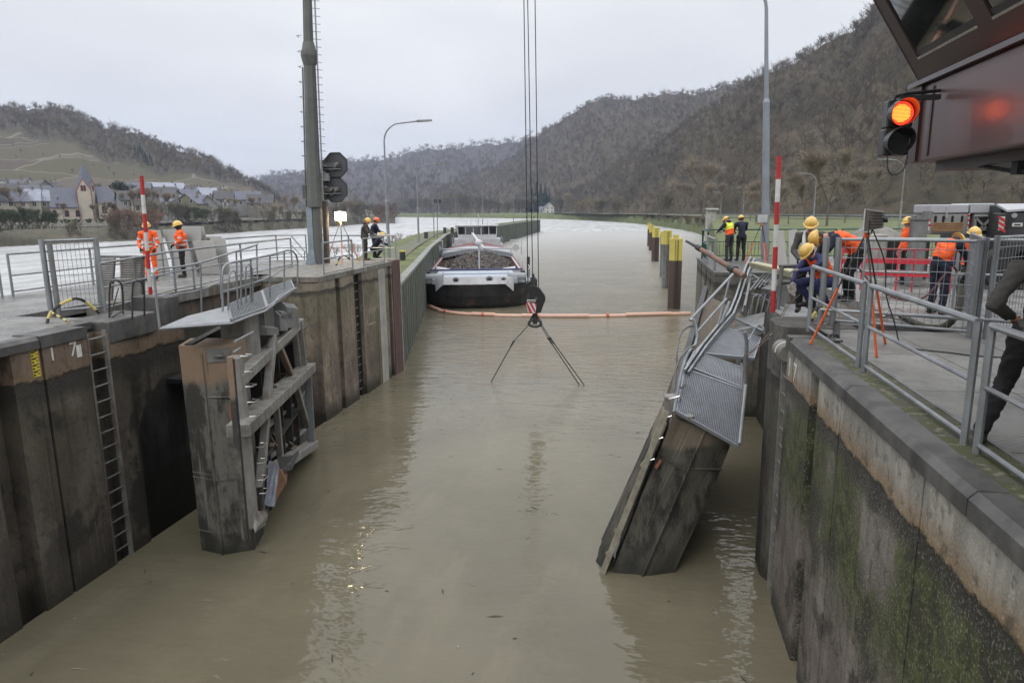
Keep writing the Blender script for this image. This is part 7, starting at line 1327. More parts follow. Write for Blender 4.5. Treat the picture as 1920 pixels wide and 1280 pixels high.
mb = MB(); mb.slab([PY(1868, 386, CY-.6), PY(1888, 398, CY-1.4), PY(1940, 394, CY-1.4), PY(2050, 384, CY-.6)], (0, 0, .05)); mb.build('engine_cover', m_cw2, cr); cbox(1884, 2100, 398, 470, CY-1.4, .8, 'rear_housing', darksteel)
cbox(1872, 1885, 406, 432, CY-1.45, .03, 'warning_plate', white, bv=.002); 
for k in range(3): mb = MB(); mb.slab([PY(1872, 409+k*10, CY-1.47), PY(1872, 404+k*10, CY-1.47), PY(1885, 411+k*10, CY-1.47), PY(1885, 417+k*10, CY-1.47)], (0, .01, 0)); mb.build('red_stripe', red, cr)
mb = MB(); mb.cyl(PY(1902, 404, CY-1.45), PY(1902, 404, CY-1.5), .06, n=14); mb.build('lamp', galv, cr); cbox(1898, 1918, 418, 425, CY-1.46, .03, 'label_plate', white, bv=.002); cbox(1902, 1914, 420, 423, CY-1.468, .01, 'label_print', darksteel, bv=.001)
cbox(1880, 2100, 470, 520, CY-1.5, 3, 'chassis', rubber)
for px in (1890, 1935): mb = MB(); p = PY(px, 500, CY-1.6); mb.cyl((p[0], CY-1.6, .5), (p[0], CY-1.2, .5), .5, n=24); mb.build('wheel', rubber, cr, True)
mb = MB(); p = PY(1722, 440, 19); mb.box(p[0]-.12, p[0]+.2, 19, 19.3, 0, PY(1722, 408, 19)[2]); mb.box(p[0]-.16, p[0]+.24, 18.95, 19.35, PY(1722, 412, 19)[2], PY(1722, 408, 19)[2]); mb.cyl((p[0]+.2, 19.1, PY(1722, 408, 19)[2]), (p[0]+.2, 19.1, PY(1722, 396, 19)[2]), .12, n=12); mb.build('outrigger_post', galvd, cr)
mb = MB(); a = PY(1640, 425, 26); b = PY(1664, 425, 26); mb.ball(((a[0]+b[0])/2, 26.5, 0.8), (.9, .9, .55), 12, 6); single(mb, 'rubble_heap', concrete, 'low grey tarpaulin covered heap behind the right fence', 'heap', smooth=True)
# ================================================================ WORK LIGHTS on tripods
def tripod_light(x, y, h, yaw, label, legs=.55, big=1., lit=False, legm=None):
    ro = root('work_light', (x, y, 0), label, 'work light', 'tripod work lights', yaw); L2 = lambda mb, n, m, s=True, par=None: put(bpy.data.objects.new(n, mb.mesh(n, m, smooth=s)), par or ro)
    mb = MB(); mb.cyl((0, 0, h*.33), (0, 0, h-.1*big), .018, n=8); L2(mb, 'mast', chrome)
    mb = MB(); mb.cyl((0, 0, h-.22*big), (0, 0, h-.15*big), .035*big, n=10); L2(mb, 'collar', orangep)
    for k in range(3):
        a = k*2.094+.5; c, s = math.cos(a), math.sin(a); top = V_(.02*c, .02*s, h-.18*big); mid = V_(legs*.5*c, legs*.5*s, h*.47); ft = V_(legs*c, legs*s, .01)
        mb = MB(); mb.cyl(top, mid, .012, n=6); l = L2(mb, 'leg', darksteel); mb = MB(); mb.cyl(mid, ft, .017, n=8); mb.ball(ft+V_(0, 0, .01), .022, 6, 3); L2(mb, 'lower_leg', legm or orangep, True, l)
    w, hh, d = .17*big, .125*big, .16*big; z = h+.0
    mb = MB(); mb.hexa([V_(-w, -.02, z-hh), V_(w, -.02, z-hh), V_(w*.8, d, z-hh*.75), V_(-w*.8, d, z-hh*.75), V_(-w, -.02, z+hh), V_(w, -.02, z+hh), V_(w*.8, d, z+hh*.75), V_(-w*.8, d, z+hh*.75)]); L2(mb, 'lamp_housing', steelgrey, False)
    for k in range(6): t = -1+2*(k+.5)/6; mb = MB(); mb.box(-w*.95, w*.95, .01, d+.012, z+hh*t*.85-.004, z+hh*t*.85+.004); L2(mb, 'cooling_fin', darksteel, False)
    mb = MB(); mb.box(-w*1.04, w*1.04, -.035, -.02, z-hh*1.06, z+hh*1.06); L2(mb, 'lamp_bezel', chrome if not lit else white, False)
    em = mat('lit_lens' if lit else 'lamp_lens', (1, .93, .8) if lit else (.55, .56, .56), None, 3, .1, emit=(1, .80, .48) if lit else None, est=13. if lit else 0)
    mb = MB(); mb.box(-w*.93, w*.93, -.042, -.036, z-hh*.92, z+hh*.92); L2(mb, 'lens', em, False)
    mb = MB(); mb.tube([(-w*1.1, .04, z), (-w*1.1, .04, z-hh*1.35), (w*1.1, .04, z-hh*1.35), (w*1.1, .04, z)], .008*big, 5); mb.cyl((0, d, z-.0), (0, d+.06, z), .03*big, n=8); mb.cyl((0, 0, z-hh*1.35), (0, 0, h-.15*big), .022*big, n=8); L2(mb, 'bracket', darksteel)
    return ro
p = PZ(1628, 645, 0); tl = tripod_light(3.12, 10.35, 1.82, R_(-112), 'big unlit work light on a tripod with orange legs in the right foreground', .62, 1.15); 
# cable of the big light
mb = MB(); q = V_(3.2, 10.4, 1.7); mb.tube([q, q+V_(.25, .05, -.5), q+V_(.22, -.05, -.9), q+V_(.42, 0, -1.35), q+V_(.5, 0, -1.68), q+V_(1.0, -.2, -1.685), q+V_(1.4, -.5, -1.688), q+V_(2.2, -.4, -1.688)], .009, 6, smooth=3); single(mb, 'cable', rubber, 'thin black cable hanging from the big work light to the deck', 'cable')
p = PZ(643, 492, 0); dirl = math.atan2(-p[0]+0, -(0-p[1])); tripod_light(p[0], p[1], 1.83, math.atan2(p[0], -p[1])+math.pi if 0 else R_(24), 'lit work light glowing warm white on a tripod beside the mast', .75, 1.25, True)
ld = bpy.data.lights.new('work_lamp_light', 'AREA'); ld.energy = 160; ld.color = (1, .74, .45); ld.size = .3; lo_ = bpy.data.objects.new('work_lamp_light', ld); COL.objects.link(lo_); lo_.location = (p[0]+.05, p[1]-.12, 1.85); lo_.rotation_euler = (R_(80), 0, R_(24))
tripod_light(4.35, 26.2, 1.62, R_(15), 'unlit work light on a tripod at the green railing', .5, 1.15)
# warm lamp near the right workers stands outside the photograph; not built
# ================================================================ hoses and small stuff on the right deck
m_muddy = mat('muddy_hose', (.075, .07, .05), (.035, .033, .024), 9, .9, 0, .01, 30)
mb = MB(); mb.tube([PZ(1690, 592, .05), PZ(1715, 606, .05), PZ(1745, 616, .06), PZ(1775, 612, .08), PY(1795, 590, 11.9), PY(1801, 560, 12.1), PY(1799, 535, 12.3)], .055, 10, smooth=3); single(mb, 'hose', m_muddy, 'thick muddy hose drooping to the deck behind the handrail', 'hose', smooth=True)
mb = MB()
for pts in ([(1660, 585), (1672, 578), (1690, 580), (1700, 590)], [(1655, 592), (1680, 588), (1702, 596)], [(1640, 600), (1668, 600), (1690, 604)]): mb.tube([PZ(x, y, .04+.05*k) for k, (x, y) in enumerate(pts)], .012, 6, smooth=2)
single(mb, 'pipe_fittings', chrome, 'bundle of bright pipe fittings lying on the deck beside the hose', 'fittings', smooth=True)
mb = MB(); mb.box(3.6, 5.6, 11.95, 12.35, .002, .02); single(mb, 'duct_cover', darksteel, 'dark open cable duct across the deck', 'duct')
mb = MB(); mb.tube([PZ(1570, 625, .02), PZ(1550, 630, .02), PZ(1556, 640, .02), PZ(1580, 640, .02)], .02, 6, smooth=2); mb.cyl(PZ(1568, 600, .02), PZ(1568, 632, .02), .05, n=8); single(mb, 'clamp', darksteel, 'dark clamp at the foot of the gate post', 'clamp', smooth=True)
mb = MB(); mb.tube([PY(1600, 490, 13), PY(1640, 540, 12.8), PY(1690, 565, 12.6), PY(1735, 562, 12.6), PY(1775, 510, 12.8)], .016, 6, smooth=3); single(mb, 'hose', mat('dark_red_hose', (.12, .03, .03), None, 6, .6), 'thin dark red hose sagging behind the mesh panel', 'hose', smooth=True)
# bollards
def bollard(p, h, r, label):
    ro = root('bollard', p, label, 'bollard', 'bollards on the guide wall'); mb = MB(); mb.cyl(p, V_(p[0], p[1], p[2]+h*.85), r, r*.92, n=14); mb.build('body', darksteel, ro, True); mb = MB(); mb.cyl(V_(p[0], p[1], p[2]+h*.85), V_(p[0], p[1], p[2]+h), r*1.12, n=14); mb.build('cap', yellow if 'yellow' in label else darksteel, ro, True)
bollard(PZ(755, 487, -1.0), .58, .19, 'black bollard with a yellow cap on the grass behind the pier head')
for k, (px, py) in enumerate(((799, 448), (834, 437), (848, 437), (987, 410), (1001, 409))): bollard(PZ(px, py, -1.0), .75, .22, 'small dark bollard on the guide wall, %s from the camera' % ['second', 'third', 'fourth', 'fifth', 'sixth'][k])
for k, (px, py, h) in enumerate(((765, 470, 1.4), (757, 465, 1.6), (742, 470, 1.5), (735, 462, 1.7), (748, 455, 1.8), (770, 452, 1.3), (726, 468, 1.6), (716, 474, 1.5), (660, 480, 1.7), (672, 482, 1.6), (625, 484, 1.5), (840, 436, 1.2), (858, 432, 1.5))):
    p = PZ(px, py, -2.2); plant('reed', p[0], p[1], p[2], h, 'thin leafless shrub on the river slope of the guide wall', 'shrub', 'shrubs on the slope behind the pier head')
# ================================================================ CONTROL CABIN overhead at the right
cb_ = root('control_cabin', (5.5, 5, 2.45), 'dark brown control cabin with slanted windows overhanging the deck at upper right', 'cabin'); XC = 2.92
y0, y1 = 8.42, -1.0; zb_, zt_ = 2.46, 3.25
mb = MB(); mb.box(XC, 9, y1, y0, zb_, zt_); bevel(mb.build('fascia', brownpaint, cb_), .02, 2)
mb = MB(); mb.box(XC-.06, 9, y1, y0+.12, zt_+.002, zt_+.05); mb.build('sill', mat('sill_metal', (.12, .10, .10), None, 3, .3, .5), cb_)
mb = MB(); mb.box(XC-.03, XC+.012, 8.22, 8.46, zb_+.01, zt_-.01); mb.box(XC-.012, XC, 7.95, 8.0, zb_+.05, zt_-.05); mb.build('corner_trim', brownframe, cb_)
mb = MB(); mb.box(XC+.2, 9, y1, y0-.15, zb_-.09, zb_-.002); mb.build('underside', brownframe, cb_)
mb = MB(); mb.tube([(XC+.3, 7.5, zb_-.08), (XC+.25, 7.0, zb_-.14), (XC+.3, 6.6, zb_-.2), (XC+.5, 6.4, zb_-.1)], .02, 6, smooth=2); mb.box(XC+.25, XC+.4, 6.7, 6.8, zb_-.2, zb_-.09); mb.build('cable', rubber, cb_)
# slanted glazed wall: leans out towards the chamber as it rises
def sl(y, z, off=0.): k = (z-3.30)/1.0; return V_(XC-.02-.62*k-off, y, z)
zt2 = 4.9
def slat_(ya, yb, za, zb, name, m, off=0., th=.05):
    mb = MB(); mb.slab([sl(ya, za, off), sl(yb, za, off), sl(yb, zb, off), sl(ya, zb, off)], (th, 0, 0)); return mb.build(name, m, cb_)
yE = 8.35
slat_(y1, yE, 3.305, 3.48, 'lower_frame', brownframe)
for ya, yb in ((yE-.26, yE+.0), (6.55, 6.8), (4.9, 5.1), (3.2, 3.4)): slat_(ya, yb, 3.48, zt2, 'mullion', brownframe, .0)
for ya, yb in ((6.8, yE-.26), (5.1, 6.55), (3.4, 4.9), (1.5, 3.2)):
    slat_(ya, yb, 3.48, zt2, 'window_pane', glass_m, -.02, .012); slat_(ya, yb, 3.48, 3.50, 'bead', chrome, .004, .01); slat_(ya+.01, yb, 3.50, 3.56, 'inner_frame', blackpaint, -.01, .02)
mb = MB(); mb.slab([sl(yE, 3.305), V_(5, yE, 3.305), V_(5, yE+.3, zt2), sl(yE+.0, zt2)], (0, -.04, 0)); mb.build('end_window_wall', brownframe, cb_)
mb = MB(); mb.box(XC-1.0, 9, y1, yE+.3, zt2, zt2+.3); mb.build('roof', brownframe, cb_); mb = MB(); mb.box(7.8, 9.2, y1, 5.2, 0, zb_-.09); mb.build('pillar', brownpaint, cb_)
mb = MB(); mb.box(XC+.5, XC+3, 4, 8.2, 3.3, 3.34); mb.build('cabin_floor', darksteel, cb_); mb = MB(); mb.box(5.4, 5.5, 1, 8.2, 3.34, 4.9); mb.build('back_wall', mat('cabin_inner', (.12, .12, .11), None, 2, .8), cb_)
# signal light
ts = root('signal_light', (2.5, 7.6, 2.47), 'two lamp signal head with the upper light glowing red, hung at the cabin corner', 'signal light'); TY = 7.62
a = PY(1657, 292, TY); b = PY(1716, 186, TY); xa, xb, za_, zb2 = a[0], b[0], a[2], b[2]; xm = (xa+xb)/2; zm_ = (za_+zb2)/2
for k, (z0, z1) in enumerate(((zm_+.003, zb2), (za_, zm_-.003))):
    mb = MB(); dx = -.012*k; mb.box(xa+dx, xb+dx, TY, TY+.16, z0, z1); hb_ = bevel(mb.build('housing', blackpaint, ts), .015, 2); c = V_(xm+dx, TY-.004, (z0+z1)/2); r = .115*(z1-z0)/.27
    rg_ = MB(); n = 28; A = np.linspace(0, 2*math.pi, n+1)
    for i in range(n):   # visor: a hood cut back at the bottom
        for q in (0,):
            l0 = .20*(.35+.65*max(0, .5+.5*math.sin(A[i]))); l1 = .20*(.35+.65*max(0, .5+.5*math.sin(A[i+1]))); rr = r*1.08; rt = rr+.006
            P0 = [c+V_(rr*math.cos(A[i]), 0, rr*math.sin(A[i])), c+V_(rr*math.cos(A[i+1]), 0, rr*math.sin(A[i+1]))]; P1 = [P0[1]+V_(0, -l1, 0), P0[0]+V_(0, -l0, 0)]
            Q0 = [c+V_(rt*math.cos(A[i]), 0, rt*math.sin(A[i])), c+V_(rt*math.cos(A[i+1]), 0, rt*math.sin(A[i+1]))]; Q1 = [Q0[1]+V_(0, -l1, 0), Q0[0]+V_(0, -l0, 0)]
            rg_.add(P0+P1+Q0+Q1, [(0, 1, 2, 3), (7, 6, 5, 4), (3, 2, 6, 7)])
    rg_.build('visor', blackpaint, ts)
    if k == 0:
        mb = MB(); mb.cyl(c, c+V_(0, -.012, 0), r, n=28); mb.build('lens', mat('red_glow', (.6, .02, .01), None, 3, .3, emit=(1, .035, .012), est=2.0), ts); d = MB()
        for i in range(-8, 9):
            for j in range(-8, 9):
                x, z = i*r/8.6+(j % 2)*r/17, j*r/8.8
                if x*x+z*z < (r*.76)**2: d.cyl(c+V_(x, -.012, z), c+V_(x, -.02, z), r*.042, n=6)
        d.build('light_dots', mat('red_led', (1, .4, .1), None, 3, .3, emit=(1, .34, .04), est=2.2), ts)['kind'] = 'stuff'
        sl_ = bpy.data.lights.new('signal_glow', 'POINT'); sl_.energy = .8; sl_.color = (1, .08, .04); sl_.shadow_soft_size = .08; so_ = bpy.data.objects.new('signal_glow', sl_); COL.objects.link(so_); so_.location = c+V_(0, -.14, 0)
    else: mb = MB(); mb.cyl(c, c+V_(0, -.012, 0), r, n=28); mb.build('lens', mat('dark_lens', (.01, .02, .015), None, 3, .12), ts)
mb = MB(); mb.tube([(xm-.05, TY+.08, zb2), (xm-.03, TY+.1, zb2+.06), (XC, TY+.2, zb2+.1)], .018, 6, smooth=1); mb.box(xm, XC-.04, TY+.05, TY+.12, zb2+.0, zb2+.045); mb.tube([(xa+.05, TY+.05, za_), (xa+.06, TY+.05, za_-.14), (xm, TY+.05, za_-.2), (xb-.02, TY+.05, za_-.15), (xb, TY+.06, za_)], .006, 5, smooth=3); mb.build('bracket', darksteel, ts)

# ================================================================ floating twigs, leaves and foam specks in the lock
mb = MB(); rd = random.Random(4)
for k in range(150):
    x, y = rd.uniform(-9.2, 2.0), rd.uniform(6.5, 30)
    if k % 5 == 0: x = rd.uniform(-9.6, -8.6)
    a = rd.uniform(0, 3.14); l = rd.uniform(.03, .16) if k % 3 == 0 else rd.uniform(.015, .045); w = rd.uniform(.006, .02); c, s_ = math.cos(a), math.sin(a)
    mb.add([(x-l*c, y-l*s_, W+.006), (x+w*s_, y-w*c, W+.012), (x+l*c, y+l*s_, W+.006), (x-w*s_, y+w*c, W+.012)], [(0, 1, 2, 3)], 0 if k % 4 else 1)
o = mb.build('floating_debris', [mat('wet_twig', (.05, .04, .028), None, 9, .6), mat('pale_leaf', (.30, .24, .15), None, 9, .7)]); o['kind'] = 'stuff'
# ================================================================ PEOPLE
def hand_mesh():
    """a lightly curled gloved hand: palm, four fingers, thumb; wrist at the origin, fingers towards -z"""
    vs, es, rs = [], [], []
    def ch(pts, rad, parent=None):
        k0 = parent
        for p, r in zip(pts, rad):
            vs.append(p); rs.append(r); k = len(vs)-1
            if k0 is not None: es.append((k0, k))
            k0 = k
        return k0
    ch([(0, 0, 0), (0, 0, -.045), (0, 0, -.075)], [.026, .033, .032]); palm = 2
    for i, (x, l) in enumerate(((-.030, .062), (-.010, .074), (.011, .070), (.031, .055))): ch([(x, -.002, -.088), (x*1.1, -.012, -.088-l*.45), (x*1.1, -.036, -.088-l*.8), (x*1.1, -.055, -.088-l*.88)], [.0125, .011, .0105, .009], palm)
    ch([(-.034, -.012, -.045), (-.052, -.026, -.068), (-.050, -.045, -.088)], [.014, .012, .010], 1)
    me = bpy.data.meshes.new('hand'); me.from_pydata(vs, es, []); o = bpy.data.objects.new('hand', me); COL.objects.link(o)
    sk = o.modifiers.new('s', 'SKIN'); sv = me.skin_vertices[0].data
    for i, r in enumerate(rs): sv[i].radius = (r, r*.75)
    sv[0].use_root = True; ss = o.modifiers.new('u', 'SUBSURF'); ss.levels = ss.render_levels = 1
    dg = bpy.context.evaluated_depsgraph_get(); m2 = bpy.data.meshes.new_from_object(o.evaluated_get(dg)); bpy.data.objects.remove(o)
    n = len(m2.vertices); co = np.zeros(n*3); m2.vertices.foreach_get('co', co); fs = [tuple(p.vertices) for p in m2.polygons]; return co.reshape(-1, 3), fs
HAND_V, HAND_F = hand_mesh()
STAND = dict(pelvis=(0, 0, .96), waist=(0, .0, 1.10), chest=(0, .01, 1.30), neck=(0, .0, 1.47), head=(0, .035, 1.60), shL=(-.19, 0, 1.41), shR=(.19, 0, 1.41), elL=(-.25, -.03, 1.13), elR=(.25, -.03, 1.13), wrL=(-.24, .08, .89), wrR=(.24, .08, .89), hipL=(-.095, 0, .93), hipR=(.095, 0, .93), knL=(-.11, .02, .50), knR=(.11, .02, .50), anL=(-.12, -.01, .10), anR=(.12, -.01, .10), toL=(-.135, .15, .045), toR=(.135, .15, .045))
def capsule(mb, a, b, ra, rb, flat=1., n=14, k=5):
    a = Vector(a); b = Vector(b); u, v, d = frame(b-a if (b-a).length > 1e-5 else Vector((0, 0, 1))); R1 = ra if hasattr(ra, '__len__') else (ra, ra); R2 = rb if hasattr(rb, '__len__') else (rb, rb); vs = []
    rows = [(a-d*R1[1]*math.cos(t), R1[0]*math.sin(t), R1[1]*math.sin(t)) for t in np.linspace(.12, math.pi/2, k)]+[(b+d*R2[1]*math.cos(t), R2[0]*math.sin(t), R2[1]*math.sin(t)) for t in np.linspace(math.pi/2, .12, k)]
    for c, rx_, ry_ in rows:
        for j in range(n): t = 2*math.pi*j/n; vs.append(c+u*(rx_*math.cos(t))+v*(ry_*math.sin(t)))
    m = len(rows); mb.add(vs, [(i*n+j, i*n+(j+1) % n, (i+1)*n+(j+1) % n, (i+1)*n+j) for i in range(m-1) for j in range(n)]+[tuple(range(n-1, -1, -1)), tuple(range((m-1)*n, m*n))])
def person(name_, loc, yaw, label, pose=None, jacket=navy, trousers=black, helmet=helmet_y, face=skin, gloves=glove, sleeves=None, vest=None, band=False, scale=1., balaclava=False, look=(0, 0), hood=None, bandlegs=False, towel=False, group=None, beard=False, hand_dirs=None):
    J = dict(STAND); J.update(pose or {}); J = {k: Vector(v) for k, v in J.items()}
    ro = root('person', loc, label, 'person', group, yaw); ro.scale = (scale,)*3
    mb = MB(); seg = []   # (a, b, ra, rb, material index)  0 jacket 1 trousers 2 boots 3 skin 4 sleeves
    hd = J['head']; nk = J['neck']; up = (hd-nk).normalized(); sx = (J['shR']-J['shL']).normalized(); fw = up.cross(sx)*-1 if False else sx.cross(up)*-1
    fw = up.cross(sx); fw = fw if fw.dot(Vector((0, 1, 0))) >= -2 else -fw
    # forward = sx x up rotated so that for a standing body it is +y
    fw = Vector(up.cross(sx)); 
    if Vector((0, 0, 1)).cross(Vector((1, 0, 0))).dot(Vector((0, 1, 0))) < 0: fw = -fw
    S = lambda a, b, ra, rb, mi: seg.append((Vector(a), Vector(b), ra, rb, mi))
    S(J['waist'], J['chest'], (.155, .12), (.185, .135), 0); S(J['pelvis'], J['waist'], (.165, .13), (.155, .125), 0); S(J['chest'], J['chest']+(nk-J['chest'])*.75, (.185, .13), (.10, .10), 0)
    S(J['shL'], J['shR'], .08, .08, 0); S(J['chest']+(nk-J['chest'])*.7, nk, .09, .07, 0); S(nk, hd-up*.02, .058, .056, 3)
    for s in 'LR':
        S(J['sh'+s], J['el'+s], .072, .056, 4); S(J['el'+s], J['wr'+s]+(J['el'+s]-J['wr'+s]).normalized()*.02, .056, .040, 4)
        S(J['hip'+s], J['kn'+s], .105, .072, 1); S(J['kn'+s], J['an'+s]+Vector((0, 0, .03)), .074, .060, 1); S(J['an'+s]+Vector((0, 0, .02)), J['an'+s], .058, .052, 2); S(J['an'+s]+Vector((0, -.02, -.045)), J['to'+s], .048, .042, 2)
    S(J['pelvis'], (J['hipL']+J['hipR'])/2, (.165, .12), (.155, .115), 1)
    for a, b, ra, rb, mi in seg: capsule(mb, a, b, ra, rb)
    # head: cranium, face, jaw, nose, brow, ears
    sx3 = sx; f = fw
    def hp(x, y, z): return hd+sx3*x+f*y+up*z
    def hball(c, r):
        k = len(mb.v); mb.ball((0, 0, 0), r, 14, 9)
        for i in range(k, len(mb.v)): p = mb.v[i]; q = c+sx3*p[0]+f*p[1]+up*p[2]; mb.v[i] = tuple(q)
    hball(hp(0, -.005, .035), (.078, .096, .09)); hball(hp(0, .025, -.035), (.060, .070, .075)); hball(hp(0, .052, -.068), (.036, .038, .030)); hball(hp(0, .098, -.012), (.013, .020, .022)); hball(hp(0, .075, .02), (.055, .02, .013)); hball(hp(0, .088, -.047), (.024, .012, .008)); hball(hp(-.078, -.002, -.005), (.011, .02, .030)); hball(hp(.078, -.002, -.005), (.011, .02, .030))
    me = mb.mesh('body', jacket); o = bpy.data.objects.new('body', me); COL.objects.link(o)
    rm = o.modifiers.new('r', 'REMESH'); rm.mode = 'VOXEL'; rm.voxel_size = .0135; sm = o.modifiers.new('sm', 'SMOOTH'); sm.iterations = 5; sm.factor = .5
    dg = bpy.context.evaluated_depsgraph_get(); me = bpy.data.meshes.new_from_object(o.evaluated_get(dg)); bpy.data.objects.remove(o)
    n = len(me.vertices); co = np.zeros(n*3); me.vertices.foreach_get('co', co); co = co.reshape(-1, 3); D = np.full((n,), 9.); MI = np.zeros(n, int)
    for a, b, ra, rb, mi in seg:
        a = np.array(a); b = np.array(b); ab = b-a; t = np.clip(((co-a)@ab)/max(1e-9, ab@ab), 0, 1); dd = np.linalg.norm(co-(a+t[:, None]*ab), axis=1); r = (max(ra) if hasattr(ra, '__len__') else ra)*(1-t)+(max(rb) if hasattr(rb, '__len__') else rb)*t; q = dd-r; k = q < D-1e-4; D[k] = q[k]; MI[k] = mi
    dh = np.linalg.norm((co-np.array(hd)), axis=1); hm_ = (dh < .17) & (((co-np.array(nk))@np.array(up)) > .025); MI[hm_] = 3
    # folds in the clothing
    nr = np.zeros(n*3); me.vertices.foreach_get('normal', nr); nr = nr.reshape(-1, 3); cl = (MI != 3) & (MI != 2)
    sd_ = (hash(label) % 97); w = (fbm(co[:, 0]*9+co[:, 2]*5+sd_, co[:, 2]*16+co[:, 1]*8, 3, 4)-.5)*.030+(fbm(co[:, 0]*22+sd_, co[:, 2]*30+co[:, 1]*20, 2, 6)-.5)*.012
    co2 = co+nr*(w*cl)[:, None]; me.vertices.foreach_set('co', co2.reshape(-1))
    fs = [tuple(p.vertices) for p in me.polygons]; fm = [int(np.bincount(MI[list(q)], minlength=6).argmax()) for q in fs]; V = co2.tolist()
    # hands
    for s in 'LR':
        wr, el = J['wr'+s], J['el'+s]; d = (wr-el).normalized()
        if hand_dirs and s in hand_dirs: d = Vector(hand_dirs[s]).normalized()
        z_ = -d; x_ = Vector((1, 0, 0)) if abs(z_.x) < .8 else Vector((0, 1, 0)); y_ = z_.cross(x_).normalized(); x_ = y_.cross(z_).normalized(); 
        if s == 'L': x_ = -x_; 
        k = len(V)
        for p in HAND_V*1.08: q = wr+x_*p[0]+y_*p[1]+z_*p[2]; V.append(tuple(q))
        ff = [tuple(i+k for i in f_) for f_ in HAND_F]; fs += ff if s == 'R' else [f_[::-1] for f_ in ff]; fm += [5]*len(ff)
    bme = bpy.data.meshes.new('body'); bme.from_pydata([tuple(v) for v in V], [], fs)
    hdm = black if balaclava else face
    for m_ in (jacket, trousers, boot, hdm, sleeves or jacket, gloves): bme.materials.append(m_)
    bme.polygons.foreach_set('material_index', fm); bme.polygons.foreach_set('use_smooth', [True]*len(fs)); bme.update(); body = put(bpy.data.objects.new('body', bme), ro)
    def part(mb_, nm, m_, par=ro, sm_=True): return put(bpy.data.objects.new(nm, mb_.mesh(nm, m_, (0, 0, 0), sm_)), par)
    def ring(a, b, r, w_, nm, m_, flat=1.):   # band round a limb or the trunk between a and b
        u, v, d = frame(Vector(b)-Vector(a)); q = MB(); c0 = Vector(a); R = r if hasattr(r, '__len__') else (r, r); vs = []
        for i in (0, 1):
            for j in range(20): t = 2*math.pi*j/20; vs.append(c0+d*(w_*(i-.5))+u*(R[0]*math.cos(t))+v*(R[1]*math.sin(t)))
        q.add(vs, [(j, (j+1) % 20, 20+(j+1) % 20, 20+j) for j in range(20)]); return part(q, nm, m_)
    # eyes
    for s in (-1, 1): q = MB(); q.ball(hp(s*.030, .083, .004), .010, 8, 5); part(q, 'eye', black)
    if balaclava: q = MB(); q.ball(hp(0, .055, .006), (.058, .040, .016), 10, 5); part(q, 'face', face)
    if beard: q = MB(); q.ball(hp(0, .055, -.075), (.048, .045, .036), 10, 6); part(q, 'beard', mat('grey_beard', (.16, .14, .12), None, 20, .9))
    if hood is not None: q = MB(); q.ball(nk-f*.05+up*.02, (.12, .09, .07), 12, 6); part(q, 'hood', hood)
    else: q = MB(); hb2 = MB(); hb2.ball((0, 0, 0), (.082, .09, .07), 12, 6, z0=-.9, z1=.5); hb2.v = [tuple(hp(p[0], p[1]-.02, p[2]-.01)) for p in hb2.v]; part(hb2, 'hair', hair_m)
    if helmet is not None:
        q = MB(); q.ball((0, 0, 0), (.112, .138, .122), 24, 9, z0=0.0, z1=.995); 
        q.v = [(p[0], p[1], p[2]+(.012*math.exp(-(p[0]/.018)**2) if p[2] > .03 else 0)) for p in q.v]; q.v = [tuple(hp(p[0], p[1]+.0, p[2]+.050+.10*p[1]*.6)) for p in q.v]; hl = part(q, 'helmet', helmet)
        q = MB(); n2 = 24; vs = []
        for rr, zz_ in ((1.0, .0), (1.0, -.012), (1.13, -.016), (1.13, -.008)):
            for j in range(n2): t = 2*math.pi*j/n2; ex = 1+(.16*max(0, math.sin(t))**3 if rr > 1.05 else 0); vs.append(tuple(hp(.112*rr*math.cos(t), .138*rr*ex*math.sin(t), .05+zz_+.06*.138*math.sin(t)-(.012*max(0, math.sin(t)) if rr > 1.05 else 0))))
        q.add(vs, [(a*n2+j, a*n2+(j+1) % n2, (a+1)*n2+(j+1) % n2, (a+1)*n2+j) for a in (0, 1, 2) for j in range(n2)]+[(3*n2+j, 3*n2+(j+1) % n2, (j+1) % n2, j) for j in range(n2)]); part(q, 'brim', helmet, hl)
    W1, C1 = J['waist'], J['chest']
    if vest:   # shells over the trunk following the body: offset copy of the trunk faces
        vm, lower = vest; tr = [i for i, q in enumerate(fs[:len(fm)]) if fm[i] == 0 and max(q) < n]
        d_ = np.array((C1-W1).normalized()); keep = []; kl = []
        for i in tr:
            c = co2[list(fs[i])].mean(0); h_ = (c-np.array(W1))@d_; lat = abs((c-np.array(C1))@np.array(sx))
            if -.10 < h_ < .36 and lat < .185: (keep if h_ > .10 or not lower else kl).append(fs[i])
        for lst, m_ in ((keep, vm), (kl, lower)):
            if not lst or m_ is None: continue
            ids = sorted({v for q in lst for v in q}); mp = {v: j for j, v in enumerate(ids)}; q = MB(); q.add((co2[ids]+nr[ids]*.010).tolist(), [tuple(mp[v] for v in f_) for f_ in lst]); part(q, 'hi_vis_vest' if m_ is vm else 'vest_lower', m_)
    if band:
        ring(W1+(C1-W1)*.25, C1, (.180, .150), .05, 'reflective_band', reflective); ring(W1+(C1-W1)*-.35, C1, (.182, .152), .05, 'reflective_band', reflective)
        for s in 'LR':
            a, b = J['sh'+s], J['el'+s]; ring(a.lerp(b, .62), b, .070, .05, 'reflective_band', reflective); a, b = J['el'+s], J['wr'+s]; ring(a.lerp(b, .5), b, .056, .045, 'reflective_band', reflective)
    if bandlegs:
        for s in 'LR': a, b = J['kn'+s], J['an'+s]; ring(a.lerp(b, .35), b, .078, .05, 'reflective_band', reflective)
